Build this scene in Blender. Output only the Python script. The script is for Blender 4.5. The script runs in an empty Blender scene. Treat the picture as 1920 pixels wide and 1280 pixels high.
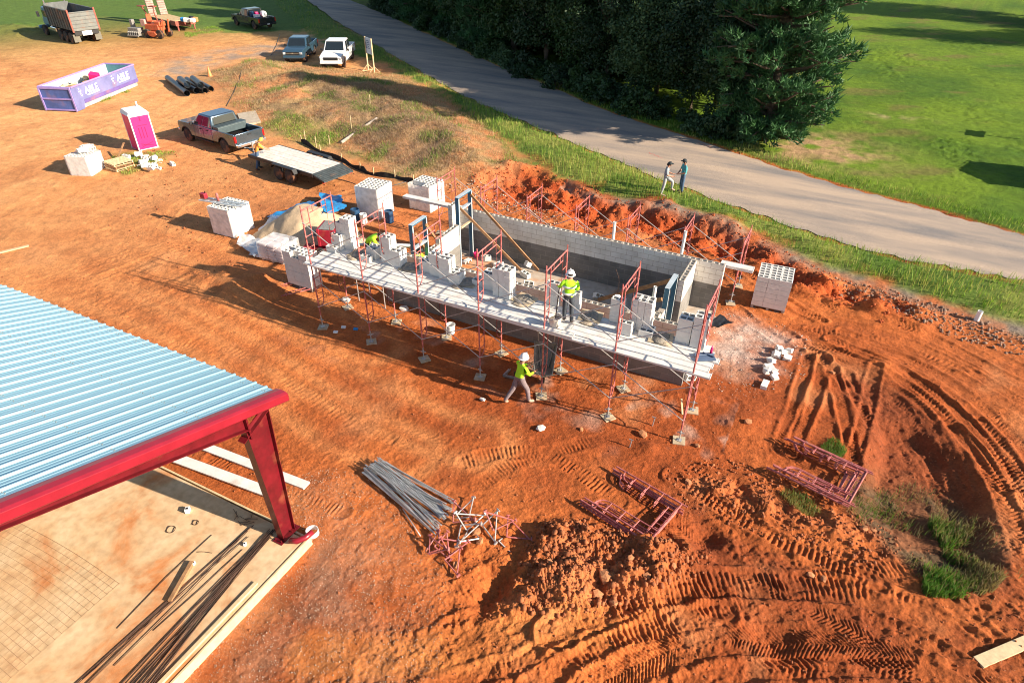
import bpy, bmesh, math, random
import numpy as np
from mathutils import Vector, Matrix, Euler
PI = math.pi
R = math.radians
random.seed(7)
rng = np.random.default_rng(11)
scn = bpy.context.scene
COL = scn.collection

# ------------------------------------------------------------------ camera
cam_d = bpy.data.cameras.new("camera")
cam = bpy.data.objects.new("camera", cam_d)
COL.objects.link(cam)
cam.location = (14.673, -14.126, 12.711)
_fw = Matrix.Rotation(R(26.854), 4, 'Z') @ Matrix.Rotation(PI/2-0.606, 4, 'X') @ Matrix.Rotation(0.0067, 4, 'Z')
cam.rotation_euler = _fw.to_euler()
cam_d.sensor_width = 36
cam_d.lens = 1219.6/1920*36
cam_d.clip_start = 0.1
cam_d.clip_end = 2000
scn.camera = cam

# ------------------------------------------------------------------ light
SUN_EL, SUN_AZ = 24.5, 4.0          # azimuth measured from +X towards +Y
world = bpy.data.worlds.new("World")
scn.world = world
world.use_nodes = True
wn = world.node_tree
bg = wn.nodes["Background"]
sky = wn.nodes.new("ShaderNodeTexSky")
sky.sky_type = 'NISHITA'
sky.sun_disc = False
sky.sun_elevation = R(SUN_EL)
sky.sun_rotation = R(90-SUN_AZ)
sky.air_density = 1.0
sky.dust_density = 0.6
sky.ozone_density = 1.2
wn.links.new(sky.outputs[0], bg.inputs[0])
bg.inputs[1].default_value = 0.072
sun_d = bpy.data.lights.new("sun", 'SUN')
sun_d.energy = 4.9
sun_d.angle = R(0.55)
sun_d.color = (1.0, 0.86, 0.68)
sun = bpy.data.objects.new("sun", sun_d)
COL.objects.link(sun)
_sd = Vector((math.cos(R(SUN_EL))*math.cos(R(SUN_AZ)), math.cos(R(SUN_EL))*math.sin(R(SUN_AZ)), math.sin(R(SUN_EL))))
sun.rotation_euler = _sd.to_track_quat('Z', 'Y').to_euler()
scn.view_settings.view_transform = 'Standard'
scn.view_settings.look = 'None'
scn.view_settings.exposure = 1.2
scn.view_settings.gamma = 1.0
scn.cycles.max_bounces = 6
scn.cycles.transparent_max_bounces = 12
scn.cycles.use_adaptive_sampling = True
scn.cycles.filter_width = 1.05

# ------------------------------------------------------------------ materials
MATS = {}
def mat(name, col, rough=0.8, metal=0.0, var=0.12, scale=4.0, bump=0.0, bscale=30.0, col2=None, alpha=1.0, spec=0.5, dirt=0.0, coat=0.0):
    if name in MATS: return MATS[name]
    m = bpy.data.materials.new(name); m.use_nodes = True
    nt = m.node_tree; n = nt.nodes; b = n["Principled BSDF"]
    b.inputs["Roughness"].default_value = rough
    b.inputs["Metallic"].default_value = metal
    b.inputs["Specular IOR Level"].default_value = spec
    if coat: b.inputs["Coat Weight"].default_value = coat
    tc = n.new("ShaderNodeTexCoord")
    oi = n.new("ShaderNodeObjectInfo")
    add = n.new("ShaderNodeVectorMath"); add.operation = 'ADD'
    nt.links.new(tc.outputs["Object"], add.inputs[0]); nt.links.new(oi.outputs["Random"], add.inputs[1])
    nz = n.new("ShaderNodeTexNoise"); nz.inputs["Scale"].default_value = scale; nz.inputs["Detail"].default_value = 6; nz.inputs["Roughness"].default_value = 0.65
    nt.links.new(add.outputs[0], nz.inputs["Vector"])
    c1 = [max(0, c*(1-var*1.6)) for c in col]
    c2 = [min(1, c*(1+var)) for c in col] if col2 is None else col2
    rp = n.new("ShaderNodeValToRGB")
    rp.color_ramp.elements[0].position = 0.3; rp.color_ramp.elements[1].position = 0.7
    rp.color_ramp.elements[0].color = (*c1, 1); rp.color_ramp.elements[1].color = (*c2, 1)
    nt.links.new(nz.outputs[0], rp.inputs[0])
    out = rp.outputs[0]
    if dirt > 0:
        nz2 = n.new("ShaderNodeTexNoise"); nz2.inputs["Scale"].default_value = scale*0.6; nz2.inputs["Detail"].default_value = 8
        nt.links.new(tc.outputs["Object"], nz2.inputs["Vector"])
        r2 = n.new("ShaderNodeValToRGB"); r2.color_ramp.elements[0].position = 0.62-dirt*0.35; r2.color_ramp.elements[1].position = 0.8-dirt*0.2
        r2.color_ramp.elements[1].color = (dirt+0.3, dirt+0.3, dirt+0.3, 1)
        nt.links.new(nz2.outputs[0], r2.inputs[0])
        mx = n.new("ShaderNodeMix"); mx.data_type = 'RGBA'
        nt.links.new(r2.outputs[0], mx.inputs[0]); nt.links.new(out, mx.inputs[6]); mx.inputs[7].default_value = (0.42, 0.17, 0.07, 1)
        out = mx.outputs[2]
    nt.links.new(out, b.inputs["Base Color"])
    if bump > 0:
        bn = n.new("ShaderNodeTexNoise"); bn.inputs["Scale"].default_value = bscale; bn.inputs["Detail"].default_value = 4
        nt.links.new(tc.outputs["Object"], bn.inputs["Vector"])
        bp = n.new("ShaderNodeBump"); bp.inputs["Strength"].default_value = bump; bp.inputs["Distance"].default_value = 0.02
        nt.links.new(bn.outputs[0], bp.inputs["Height"]); nt.links.new(bp.outputs[0], b.inputs["Normal"])
    if alpha < 1: b.inputs["Alpha"].default_value = alpha
    MATS[name] = m
    return m

def M(k):
    D = {
     'red_paint': lambda: mat('red_paint', (0.40, 0.055, 0.06), 0.5, 0, 0.25, 9, dirt=0.25, col2=(0.62, 0.22, 0.20)),
     'steel_red': lambda: mat('steel_red', (0.13, 0.005, 0.010), 0.42, 0, 0.25, 3, bump=0.15, bscale=8, dirt=0.06),
     'fascia_red': lambda: mat('fascia_red', (0.26, 0.011, 0.024), 0.35, 0, 0.12, 2.0, spec=0.6, bump=0.1, bscale=5),
     'galv': lambda: mat('galvanized', (0.50, 0.50, 0.50), 0.42, 0.7, 0.15, 12),
     'brace': lambda: mat('brace_steel', (0.52, 0.50, 0.48), 0.5, 0.45, 0.2, 12, dirt=0.15),
     'roof': lambda: roof_mat(),
     'plank': lambda: mat('aluminium_plank', (0.72, 0.70, 0.66), 0.6, 0.05, 0.10, 3, bump=0.2, dirt=0.12),
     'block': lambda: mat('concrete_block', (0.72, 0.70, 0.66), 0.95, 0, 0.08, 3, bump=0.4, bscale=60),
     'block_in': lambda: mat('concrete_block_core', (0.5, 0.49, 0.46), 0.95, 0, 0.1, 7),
     'wood': lambda: mat('lumber', (0.30, 0.15, 0.07), 0.8, 0, 0.2, 6, col2=(0.42, 0.23, 0.11)),
     'wood_pale': lambda: mat('pale_lumber', (0.62, 0.48, 0.28), 0.8, 0, 0.15, 6),
     'wood_grey': lambda: mat('weathered_wood', (0.36, 0.31, 0.26), 0.85, 0, 0.25, 6, dirt=0.2),
     'ply': lambda: mat('plywood', (0.52, 0.42, 0.28), 0.85, 0, 0.2, 5, dirt=0.25),
     'frame_blue': lambda: mat('door_frame_blue', (0.05, 0.16, 0.26), 0.35, 0.1, 0.1, 4),
     'frame_edge': lambda: mat('door_frame_edge', (0.55, 0.62, 0.66), 0.4, 0.2, 0.1, 4),
     'tyre': lambda: mat('rubber', (0.03, 0.028, 0.027), 0.85, 0, 0.2, 6, dirt=0.35),
     'rim': lambda: mat('wheel_rim', (0.42, 0.42, 0.43), 0.35, 0.6, 0.1, 8, dirt=0.15),
     'glass': lambda: mat('car_glass', (0.015, 0.022, 0.028), 0.06, 0, 0.05, 2, spec=0.9),
     'blacktrim': lambda: mat('black_plastic', (0.02, 0.02, 0.022), 0.5, 0, 0.15, 6),
     'chrome': lambda: mat('chrome', (0.7, 0.7, 0.72), 0.2, 0.9, 0.05, 6),
     'redlight': lambda: mat('tail_light_red', (0.5, 0.01, 0.012), 0.2, 0, 0.05, 6),
     'headlight': lambda: mat('headlight_glass', (0.7, 0.72, 0.75), 0.1, 0.3, 0.05, 6),
     'white': lambda: mat('white_plastic', (0.78, 0.78, 0.76), 0.45, 0, 0.04, 3),
     'paint_white': lambda: mat('white_car_paint', (0.80, 0.81, 0.82), 0.25, 0, 0.02, 2, coat=0.5),
     'paint_blue': lambda: mat('slate_car_paint', (0.05, 0.11, 0.17), 0.3, 0.4, 0.04, 2, coat=0.5),
     'paint_pewter': lambda: mat('pewter_car_paint', (0.13, 0.19, 0.25), 0.24, 0.8, 0.06, 2, coat=0.5),
     'paint_black': lambda: mat('black_car_paint', (0.025, 0.03, 0.032), 0.25, 0.1, 0.1, 2, coat=0.5, dirt=0.08),
     'pvc': lambda: mat('white_pvc', (0.8, 0.8, 0.78), 0.35, 0, 0.03, 4),
     'rebar': lambda: mat('rebar_rust', (0.10, 0.052, 0.035), 0.75, 0.3, 0.3, 20),
     'conduit': lambda: mat('scaffold_tube', (0.50, 0.51, 0.51), 0.45, 0.5, 0.2, 8, dirt=0.1),
     'magenta': lambda: mat('magenta_plastic', (0.78, 0.02, 0.17), 0.4, 0, 0.05, 2),
     'black_fabric': lambda: mat('black_fabric', (0.02, 0.022, 0.02), 0.9, 0, 0.3, 8),
     'hat': lambda: mat('white_helmet', (0.82, 0.82, 0.80), 0.3, 0, 0.02, 3),
     'pail': lambda: mat('mortar_pail', (0.62, 0.57, 0.50), 0.6, 0, 0.15, 10, dirt=0.15),
     'mortar': lambda: mat('wet_mortar', (0.27, 0.24, 0.20), 0.95, 0, 0.2, 12, bump=0.8, bscale=25),
     'sand': lambda: mat('masonry_sand', (0.55, 0.40, 0.25), 0.95, 0, 0.12, 5, bump=0.7, bscale=18),
     'lav': lambda: mat('lavender_paint', (0.155, 0.17, 0.38), 0.6, 0, 0.12, 1.2, dirt=0.06, col2=(0.21, 0.22, 0.44)),
     'lav_dark': lambda: mat('purple_paint', (0.15, 0.11, 0.34), 0.5, 0, 0.15, 1.5, dirt=0.2),
     'end_blue': lambda: mat('dumpster_end_blue', (0.06, 0.11, 0.33), 0.5, 0, 0.2, 1.5, dirt=0.1),
     'letter': lambda: mat('white_lettering', (0.82, 0.82, 0.84), 0.5, 0, 0.02, 3),
     'truck_blue': lambda: mat('dump_truck_blue', (0.07, 0.20, 0.33), 0.35, 0.1, 0.1, 2, dirt=0.15),
     'body_grey': lambda: mat('dump_body_grey', (0.12, 0.13, 0.13), 0.6, 0.2, 0.25, 2, dirt=0.25),
     'machine_orange': lambda: mat('machine_orange', (0.55, 0.12, 0.05), 0.5, 0, 0.25, 5, dirt=0.3),
     'rust_red': lambda: mat('trailer_red_brown', (0.30, 0.08, 0.055), 0.6, 0.1, 0.25, 3, dirt=0.2),
     'hose': lambda: mat('black_pipe', (0.03, 0.035, 0.04), 0.35, 0, 0.15, 3, dirt=0.12),
     'cone': lambda: mat('cone_orange', (0.75, 0.28, 0.10), 0.5, 0, 0.1, 4),
     'lime': lambda: mat('lime_shirt', (0.42, 0.88, 0.02), 0.8, 0, 0.1, 9, bump=0.6, bscale=9),
     'pants_grey': lambda: mat('grey_brown_trousers', (0.22, 0.17, 0.18), 0.9, 0, 0.2, 10, bump=0.7, bscale=10),
     'pants_dark': lambda: mat('dark_trousers', (0.045, 0.055, 0.07), 0.9, 0, 0.3, 9, bump=0.7, bscale=10),
     'jeans': lambda: mat('blue_jeans', (0.07, 0.12, 0.20), 0.9, 0, 0.2, 9),
     'pants_pale': lambda: mat('pale_grey_trousers', (0.34, 0.37, 0.38), 0.9, 0, 0.15, 9),
     'orange_shirt': lambda: mat('orange_shirt', (0.85, 0.30, 0.05), 0.8, 0, 0.08, 9),
     'teal_shirt': lambda: mat('teal_shirt', (0.07, 0.33, 0.36), 0.8, 0, 0.1, 9),
     'grey_shirt': lambda: mat('grey_shirt', (0.24, 0.29, 0.32), 0.85, 0, 0.1, 9),
     'skin': lambda: mat('skin', (0.50, 0.25, 0.16), 0.6, 0, 0.08, 9),
     'hair': lambda: mat('dark_hair', (0.03, 0.02, 0.015), 0.8, 0, 0.1, 9),
     'cap_dark': lambda: mat('dark_cap', (0.02, 0.03, 0.035), 0.7, 0, 0.1, 9),
     'boots': lambda: mat('tan_boots', (0.42, 0.30, 0.22), 0.8, 0, 0.15, 9),
     'boots_dark': lambda: mat('dark_boots', (0.08, 0.06, 0.05), 0.8, 0, 0.15, 9),
     'stripe': lambda: mat('reflective_stripe', (0.70, 0.74, 0.66), 0.4, 0, 0.05, 9),
     'mixer_red': lambda: mat('mixer_red', (0.38, 0.02, 0.04), 0.45, 0, 0.15, 4, dirt=0.2),
     'engine': lambda: mat('engine_grey', (0.30, 0.29, 0.27), 0.6, 0.2, 0.3, 14),
     'tarp': lambda: mat('blue_tarp', (0.02, 0.26, 0.60), 0.4, 0, 0.15, 3, bump=0.6, bscale=6),
     'tar_black': lambda: mat('black_plastic_sheet', (0.02, 0.022, 0.026), 0.35, 0, 0.2, 6),
     'bag': lambda: mat('white_bag', (0.74, 0.70, 0.70), 0.6, 0, 0.08, 5, bump=0.6, bscale=9, col2=(0.80, 0.62, 0.60)),
     'bark': lambda: mat('bark', (0.12, 0.085, 0.06), 0.95, 0, 0.3, 8, bump=0.8, bscale=14),
     'blue_barrel': lambda: mat('blue_barrel', (0.015, 0.06, 0.14), 0.4, 0, 0.1, 4),
     'tar_wood': lambda: mat('trailer_deck_wood', (0.74, 0.68, 0.61), 0.75, 0, 0.15, 3, dirt=0.1),
     'rock': lambda: mat('clay_rock', (0.50, 0.21, 0.09), 0.95, 0, 0.25, 6, bump=0.6, bscale=12),
     'slab': lambda: slab_mat('slab_concrete', (0.66, 0.50, 0.32), 0.55),
     'floor': lambda: slab_mat('floor_concrete', (0.46, 0.42, 0.37), 0.30),
     'wall': lambda: wall_mat(),
    }
    if k in MATS: return MATS[k]
    m = D[k](); MATS[k] = m
    return m

def nodes_mat(name):
    m = bpy.data.materials.new(name); m.use_nodes = True
    return m, m.node_tree, m.node_tree.nodes, m.node_tree.nodes["Principled BSDF"]

def roof_mat():
    m, nt, n, b = nodes_mat('galvalume_roof')
    b.inputs["Metallic"].default_value = 0.55
    b.inputs["Roughness"].default_value = 0.36
    tc = n.new("ShaderNodeTexCoord"); nz = n.new("ShaderNodeTexNoise"); nz.inputs["Scale"].default_value = 1.3; nz.inputs["Detail"].default_value = 5
    mp = n.new("ShaderNodeMapping"); mp.inputs["Scale"].default_value = (1.0, 0.12, 0.12)
    nt.links.new(tc.outputs["Object"], mp.inputs[0]); nt.links.new(mp.outputs[0], nz.inputs["Vector"])
    r = n.new("ShaderNodeValToRGB"); r.color_ramp.elements[0].color = (0.25, 0.43, 0.52, 1); r.color_ramp.elements[1].color = (0.31, 0.50, 0.59, 1)
    nt.links.new(nz.outputs[0], r.inputs[0]); nt.links.new(r.outputs[0], b.inputs["Base Color"])
    return m

def slab_mat(name, col, dirt):
    m, nt, n, b = nodes_mat(name)
    b.inputs["Roughness"].default_value = 0.85
    tc = n.new("ShaderNodeTexCoord")
    n1 = n.new("ShaderNodeTexNoise"); n1.inputs["Scale"].default_value = 0.55; n1.inputs["Detail"].default_value = 9; n1.inputs["Roughness"].default_value = 0.62; n1.inputs["Distortion"].default_value = 0.6
    n2 = n.new("ShaderNodeTexNoise"); n2.inputs["Scale"].default_value = 5; n2.inputs["Detail"].default_value = 8
    nt.links.new(tc.outputs["Object"], n1.inputs["Vector"]); nt.links.new(tc.outputs["Object"], n2.inputs["Vector"])
    r = n.new("ShaderNodeValToRGB")
    e = r.color_ramp.elements
    e[0].position = 0.35; e[0].color = (*[c*1.05 for c in col], 1)
    e[1].position = 0.64; e[1].color = (0.56, 0.22, 0.075, 1)
    k = e.new(0.53); k.color = (*[c*(1-dirt)+d*dirt for c, d in zip(col, (0.58, 0.33, 0.15))], 1)
    nt.links.new(n1.outputs[0], r.inputs[0])
    mx = n.new("ShaderNodeMix"); mx.data_type = 'RGBA'; mx.blend_type = 'MULTIPLY'; mx.inputs[0].default_value = 0.55
    r2 = n.new("ShaderNodeValToRGB"); r2.color_ramp.elements[0].position = 0.3; r2.color_ramp.elements[0].color = (0.6, 0.55, 0.5, 1); r2.color_ramp.elements[1].position = 0.6; r2.color_ramp.elements[1].color = (1, 1, 1, 1)
    nt.links.new(n2.outputs[0], r2.inputs[0]); nt.links.new(r.outputs[0], mx.inputs[6]); nt.links.new(r2.outputs[0], mx.inputs[7])
    nt.links.new(mx.outputs[2], b.inputs["Base Color"])
    bp = n.new("ShaderNodeBump"); bp.inputs["Strength"].default_value = 0.25; bp.inputs["Distance"].default_value = 0.02
    nt.links.new(n2.outputs[0], bp.inputs["Height"]); nt.links.new(bp.outputs[0], b.inputs["Normal"])
    return m

def wall_mat():
    """concrete block masonry: dark grey units in the lower courses, pale ones above"""
    m, nt, n, b = nodes_mat('block_masonry')
    b.inputs["Roughness"].default_value = 0.95
    g = n.new("ShaderNodeNewGeometry"); sp = n.new("ShaderNodeSeparateXYZ")
    nt.links.new(g.outputs["Position"], sp.inputs[0])
    ad = n.new("ShaderNodeMath"); nt.links.new(sp.outputs[0], ad.inputs[0]); nt.links.new(sp.outputs[1], ad.inputs[1])
    zo = n.new("ShaderNodeMath"); zo.inputs[1].default_value = 0.09; nt.links.new(sp.outputs[2], zo.inputs[0]); zo.operation = 'SUBTRACT'
    cb = n.new("ShaderNodeCombineXYZ"); nt.links.new(ad.outputs[0], cb.inputs[0]); nt.links.new(zo.outputs[0], cb.inputs[1])
    def brick(c1, c2, mo):
        br = n.new("ShaderNodeTexBrick"); br.inputs["Scale"].default_value = 1.0
        br.inputs["Brick Width"].default_value = 0.4064; br.inputs["Row Height"].default_value = 0.2032
        br.inputs["Mortar Size"].default_value = 0.007; br.inputs["Mortar Smooth"].default_value = 0.3; br.inputs["Bias"].default_value = 0.0
        br.inputs["Color1"].default_value = (*c1, 1); br.inputs["Color2"].default_value = (*c2, 1); br.inputs["Mortar"].default_value = (*mo, 1)
        nt.links.new(cb.outputs[0], br.inputs["Vector"])
        return br
    bl = brick((0.74, 0.72, 0.67), (0.80, 0.78, 0.72), (0.42, 0.36, 0.30))
    bd = brick((0.17, 0.165, 0.155), (0.22, 0.21, 0.20), (0.29, 0.265, 0.24))
    cmp_ = n.new("ShaderNodeMath"); cmp_.operation = 'GREATER_THAN'; cmp_.inputs[1].default_value = 1.3092
    nt.links.new(sp.outputs[2], cmp_.inputs[0])
    mx = n.new("ShaderNodeMix"); mx.data_type = 'RGBA'
    nt.links.new(cmp_.outputs[0], mx.inputs[0]); nt.links.new(bd.outputs[0], mx.inputs[6]); nt.links.new(bl.outputs[0], mx.inputs[7])
    nz = n.new("ShaderNodeTexNoise"); nz.inputs["Scale"].default_value = 2.2; nz.inputs["Detail"].default_value = 9; nt.links.new(g.outputs["Position"], nz.inputs["Vector"])
    r = n.new("ShaderNodeValToRGB"); r.color_ramp.elements[0].position = 0.3; r.color_ramp.elements[0].color = (0.72, 0.70, 0.66, 1); r.color_ramp.elements[1].position = 0.65; r.color_ramp.elements[1].color = (1, 1, 1, 1)
    nt.links.new(nz.outputs[0], r.inputs[0])
    m2 = n.new("ShaderNodeMix"); m2.data_type = 'RGBA'; m2.blend_type = 'MULTIPLY'; m2.inputs[0].default_value = 0.8
    nt.links.new(mx.outputs[2], m2.inputs[6]); nt.links.new(r.outputs[0], m2.inputs[7]); nt.links.new(m2.outputs[2], b.inputs["Base Color"])
    n3 = n.new("ShaderNodeTexNoise"); n3.inputs["Scale"].default_value = 60; nt.links.new(g.outputs["Position"], n3.inputs["Vector"])
    sb = n.new("ShaderNodeMath"); sb.operation = 'MULTIPLY_ADD'; sb.inputs[1].default_value = -1.5; nt.links.new(bl.outputs["Fac"], sb.inputs[0]); nt.links.new(n3.outputs[0], sb.inputs[2])
    bp = n.new("ShaderNodeBump"); bp.inputs["Strength"].default_value = 0.5; bp.inputs["Distance"].default_value = 0.008
    nt.links.new(sb.outputs[0], bp.inputs["Height"]); nt.links.new(bp.outputs[0], b.inputs["Normal"])
    return m

# ------------------------------------------------------------------ mesh helpers
class MB:
    def __init__(s): s.v = []; s.f = []; s.m = []
    def add(s, vs, fs, mi=0):
        o = len(s.v); s.v.extend([tuple(v) for v in vs]); s.f.extend([tuple(i+o for i in f) for f in fs]); s.m.extend([mi]*len(fs)); return s
    def box(s, c, d, rot=None, mi=0):
        hx, hy, hz = d[0]/2, d[1]/2, d[2]/2
        vs = [Vector((x*hx, y*hy, z*hz)) for z in (-1, 1) for x, y in ((-1, -1), (1, -1), (1, 1), (-1, 1))]
        if rot is not None:
            mt = rot if isinstance(rot, Matrix) else Euler(rot).to_matrix()
            vs = [mt @ v for v in vs]
        c = Vector(c)
        return s.add([v+c for v in vs], [(3, 2, 1, 0), (4, 5, 6, 7), (0, 1, 5, 4), (1, 2, 6, 5), (2, 3, 7, 6), (3, 0, 4, 7)], mi)
    def bx(s, x0, x1, y0, y1, z0, z1, mi=0):
        return s.box(((x0+x1)/2, (y0+y1)/2, (z0+z1)/2), (x1-x0, y1-y0, z1-z0), None, mi)
    def tube(s, p0, p1, r, n=8, r2=None, cap=True, mi=0):
        p0 = Vector(p0); p1 = Vector(p1); d = p1-p0
        if d.length < 1e-6: return s
        q = d.to_track_quat('Z', 'Y').to_matrix(); r2 = r if r2 is None else r2
        vs = []
        for p, rr in ((p0, r), (p1, r2)):
            for i in range(n):
                a = 2*PI*i/n; vs.append(p + q @ Vector((math.cos(a)*rr, math.sin(a)*rr, 0)))
        fs = [(i, (i+1) % n, n+(i+1) % n, n+i) for i in range(n)]
        if cap: fs += [tuple(range(n-1, -1, -1)), tuple(range(n, 2*n))]
        return s.add(vs, fs, mi)
    def path(s, pts, r, n=6, mi=0):
        pts = [Vector(p) for p in pts]; rings = []
        for i, p in enumerate(pts):
            d = (pts[min(i+1, len(pts)-1)]-pts[max(i-1, 0)])
            q = d.to_track_quat('Z', 'Y').to_matrix()
            rr = r[i] if isinstance(r, (list, tuple)) else r
            rings.append([p + q @ Vector((math.cos(2*PI*k/n)*rr, math.sin(2*PI*k/n)*rr, 0)) for k in range(n)])
        vs = [v for g in rings for v in g]; fs = []
        for i in range(len(pts)-1):
            for k in range(n):
                fs.append((i*n+k, i*n+(k+1) % n, (i+1)*n+(k+1) % n, (i+1)*n+k))
        fs += [tuple(range(n-1, -1, -1)), tuple(range((len(pts)-1)*n, len(pts)*n))]
        return s.add(vs, fs, mi)
    def hollow(s, p0, p1, r, t=0.012, n=16, mi=0):
        """open pipe with a visible bore"""
        p0 = Vector(p0); p1 = Vector(p1); q = (p1-p0).to_track_quat('Z', 'Y').to_matrix(); vs = []
        for p, rr in ((p0, r), (p1, r), (p1, r-t), (p0, r-t)):
            for i in range(n):
                a = 2*PI*i/n; vs.append(p + q @ Vector((math.cos(a)*rr, math.sin(a)*rr, 0)))
        fs = []
        for k in range(4):
            k2 = (k+1) % 4
            for i in range(n):
                fs.append((k*n+i, k*n+(i+1) % n, k2*n+(i+1) % n, k2*n+i))
        return s.add(vs, fs, mi)
    def lathe(s, prof, c=(0, 0, 0), n=20, axis='Z', mi=0, caps=True):
        vs = []; c = Vector(c)
        for r, z in prof:
            for i in range(n):
                a = 2*PI*i/n; x, y = r*math.cos(a), r*math.sin(a)
                v = (x, y, z) if axis == 'Z' else ((z, x, y) if axis == 'X' else (y, z, x))
                vs.append(c+Vector(v))
        fs = []
        for k in range(len(prof)-1):
            for i in range(n): fs.append((k*n+i, k*n+(i+1) % n, (k+1)*n+(i+1) % n, (k+1)*n+i))
        if caps:
            if prof[0][0] > 1e-4: fs.append(tuple(range(n-1, -1, -1)))
            if prof[-1][0] > 1e-4: fs.append(tuple(range((len(prof)-1)*n, len(prof)*n)))
        return s.add(vs, fs, mi)
    def prism(s, prof, y0, y1, axis='Y', mi=0):
        """closed polygon (x,z) extruded along y (or (y,z) along x)"""
        n = len(prof); vs = []
        for t in (y0, y1):
            for a, b in prof: vs.append((a, t, b) if axis == 'Y' else ((t, a, b) if axis == 'X' else (a, b, t)))
        fs = [(i, (i+1) % n, n+(i+1) % n, n+i) for i in range(n)] + [tuple(range(n-1, -1, -1)), tuple(range(n, 2*n))]
        return s.add(vs, fs, mi)
    def quad(s, a, b, c, d, mi=0): return s.add([a, b, c, d], [(0, 1, 2, 3)], mi)
    def build(s, name, m, parent=None, smooth=False, bevel=0, loc=None, rot=None, seg=2, auto=None):
        me = bpy.data.meshes.new(name)
        me.from_pydata([tuple(v) for v in s.v], [], s.f)
        ms = m if isinstance(m, (list, tuple)) else [m]
        for q in ms: me.materials.append(M(q) if isinstance(q, str) else q)
        if len(ms) > 1: me.polygons.foreach_set("material_index", s.m)
        bm = bmesh.new(); bm.from_mesh(me); bmesh.ops.recalc_face_normals(bm, faces=bm.faces); bm.to_mesh(me); bm.free()
        if smooth: me.polygons.foreach_set("use_smooth", [True]*len(me.polygons))
        me.update()
        o = bpy.data.objects.new(name, me); COL.objects.link(o)
        if parent is not None: o.parent = parent
        if loc is not None: o.location = loc
        if rot is not None: o.rotation_euler = rot
        if bevel:
            b = o.modifiers.new("bevel", 'BEVEL'); b.width = bevel; b.segments = seg; b.limit_method = 'ANGLE'; b.angle_limit = R(35)
        if auto or (smooth and bevel):
            try: me.set_sharp_from_angle(angle=R(auto or 40))
            except Exception: pass
        return o

def tag(o, label=None, cat=None, group=None, kind=None):
    if label: o['label'] = label
    if cat: o['category'] = cat
    if group: o['group'] = group
    if kind: o['kind'] = kind
    return o
def thing(name, label, cat, loc=(0, 0, 0), rz=0, group=None):
    o = bpy.data.objects.new(name, None); COL.objects.link(o); o.empty_display_size = 0.2
    o.location = loc; o.rotation_euler = (0, 0, rz)
    return tag(o, label, cat, group)
def dup(root, loc=None, rot=None, label=None, group=None, parent=None, scale=None):
    c = root.copy(); COL.objects.link(c); c.parent = parent if parent is not None else None
    if loc is not None: c.location = loc
    if rot is not None: c.rotation_euler = rot if isinstance(rot, (tuple, list, Euler)) else (0, 0, rot)
    if scale is not None: c.scale = (scale,)*3 if not isinstance(scale, (tuple, list)) else scale
    if label: c['label'] = label
    if group: c['group'] = group
    for ch in root.children: dup(ch, parent=c)
    return c

# ================================================================== GROUND
def _h(ix, iy, seed):
    with np.errstate(over='ignore'):
        n = (ix.astype(np.uint32)*np.uint32(374761393) + iy.astype(np.uint32)*np.uint32(668265263) + np.uint32(seed*1013904223 & 0xffffffff))
        n = (n ^ (n >> np.uint32(13)))*np.uint32(1274126177)
        n = n ^ (n >> np.uint32(16))
    return (n & np.uint32(0xffff)).astype(np.float32)/65535.0
def vn(x, y, s, seed):
    """value noise in -1..1"""
    x = x/s+57.3*seed; y = y/s-31.7*seed
    fx = np.floor(x); fy = np.floor(y)
    ix = fx.astype(np.int64); iy = fy.astype(np.int64); u = x-fx; v = y-fy
    u = u*u*(3-2*u); v = v*v*(3-2*v)
    a = _h(ix, iy, seed); b = _h(ix+1, iy, seed); c = _h(ix, iy+1, seed); d = _h(ix+1, iy+1, seed)
    return ((a*(1-u)+b*u)*(1-v)+(c*(1-u)+d*u)*v)*2-1
def fbm(x, y, s, seed, o=3, g=0.5):
    r = 0; a = 1.0
    for k in range(o):
        r = r + a*vn(x*(0.8 if k % 2 else 1)+y*(0.6 if k % 2 else 0), y*(0.8 if k % 2 else 1)-x*(0.6 if k % 2 else 0), s/2.03**k, seed+k); a *= g
    return r
def sst(a, b, x):
    t = np.clip((x-a)/(b-a), 0, 1); return t*t*(3-2*t)
def pdist(x, y, poly):
    """signed distance to a polygon, positive inside"""
    d = np.full(x.shape, 1e9); ins = np.zeros(x.shape, bool); n = len(poly)
    for i in range(n):
        ax, ay = poly[i]; bx_, by = poly[(i+1) % n]
        ex, ey = bx_-ax, by-ay; wx, wy = x-ax, y-ay
        t = np.clip((wx*ex+wy*ey)/(ex*ex+ey*ey+1e-9), 0, 1)
        d = np.minimum(d, (wx-t*ex)**2+(wy-t*ey)**2)
        c = ((ay > y) != (by > y))
        with np.errstate(divide='ignore', invalid='ignore'):
            xi = (bx_-ax)*(y-ay)/((by-ay) if abs(by-ay) > 1e-9 else 1e-9)+ax
        ins ^= (c & (x < xi))
    d = np.sqrt(d); return np.where(ins, d, -d)
def ldist(x, y, pts):
    """distance to a polyline, signed side, arclength"""
    best = np.full(x.shape, 1e9); sd = np.zeros(x.shape); sl = np.zeros(x.shape); acc = 0
    for i in range(len(pts)-1):
        ax, ay = pts[i]; bx_, by = pts[i+1]; ex, ey = bx_-ax, by-ay; L = math.hypot(ex, ey)
        wx, wy = x-ax, y-ay; t = np.clip((wx*ex+wy*ey)/(L*L), 0, 1)
        d = np.hypot(wx-t*ex, wy-t*ey); m = d < best
        best = np.where(m, d, best); sd = np.where(m, np.sign(ex*wy-ey*wx)*d, sd); sl = np.where(m, acc+t*L, sl); acc += L
    return best, sd, sl
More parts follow.
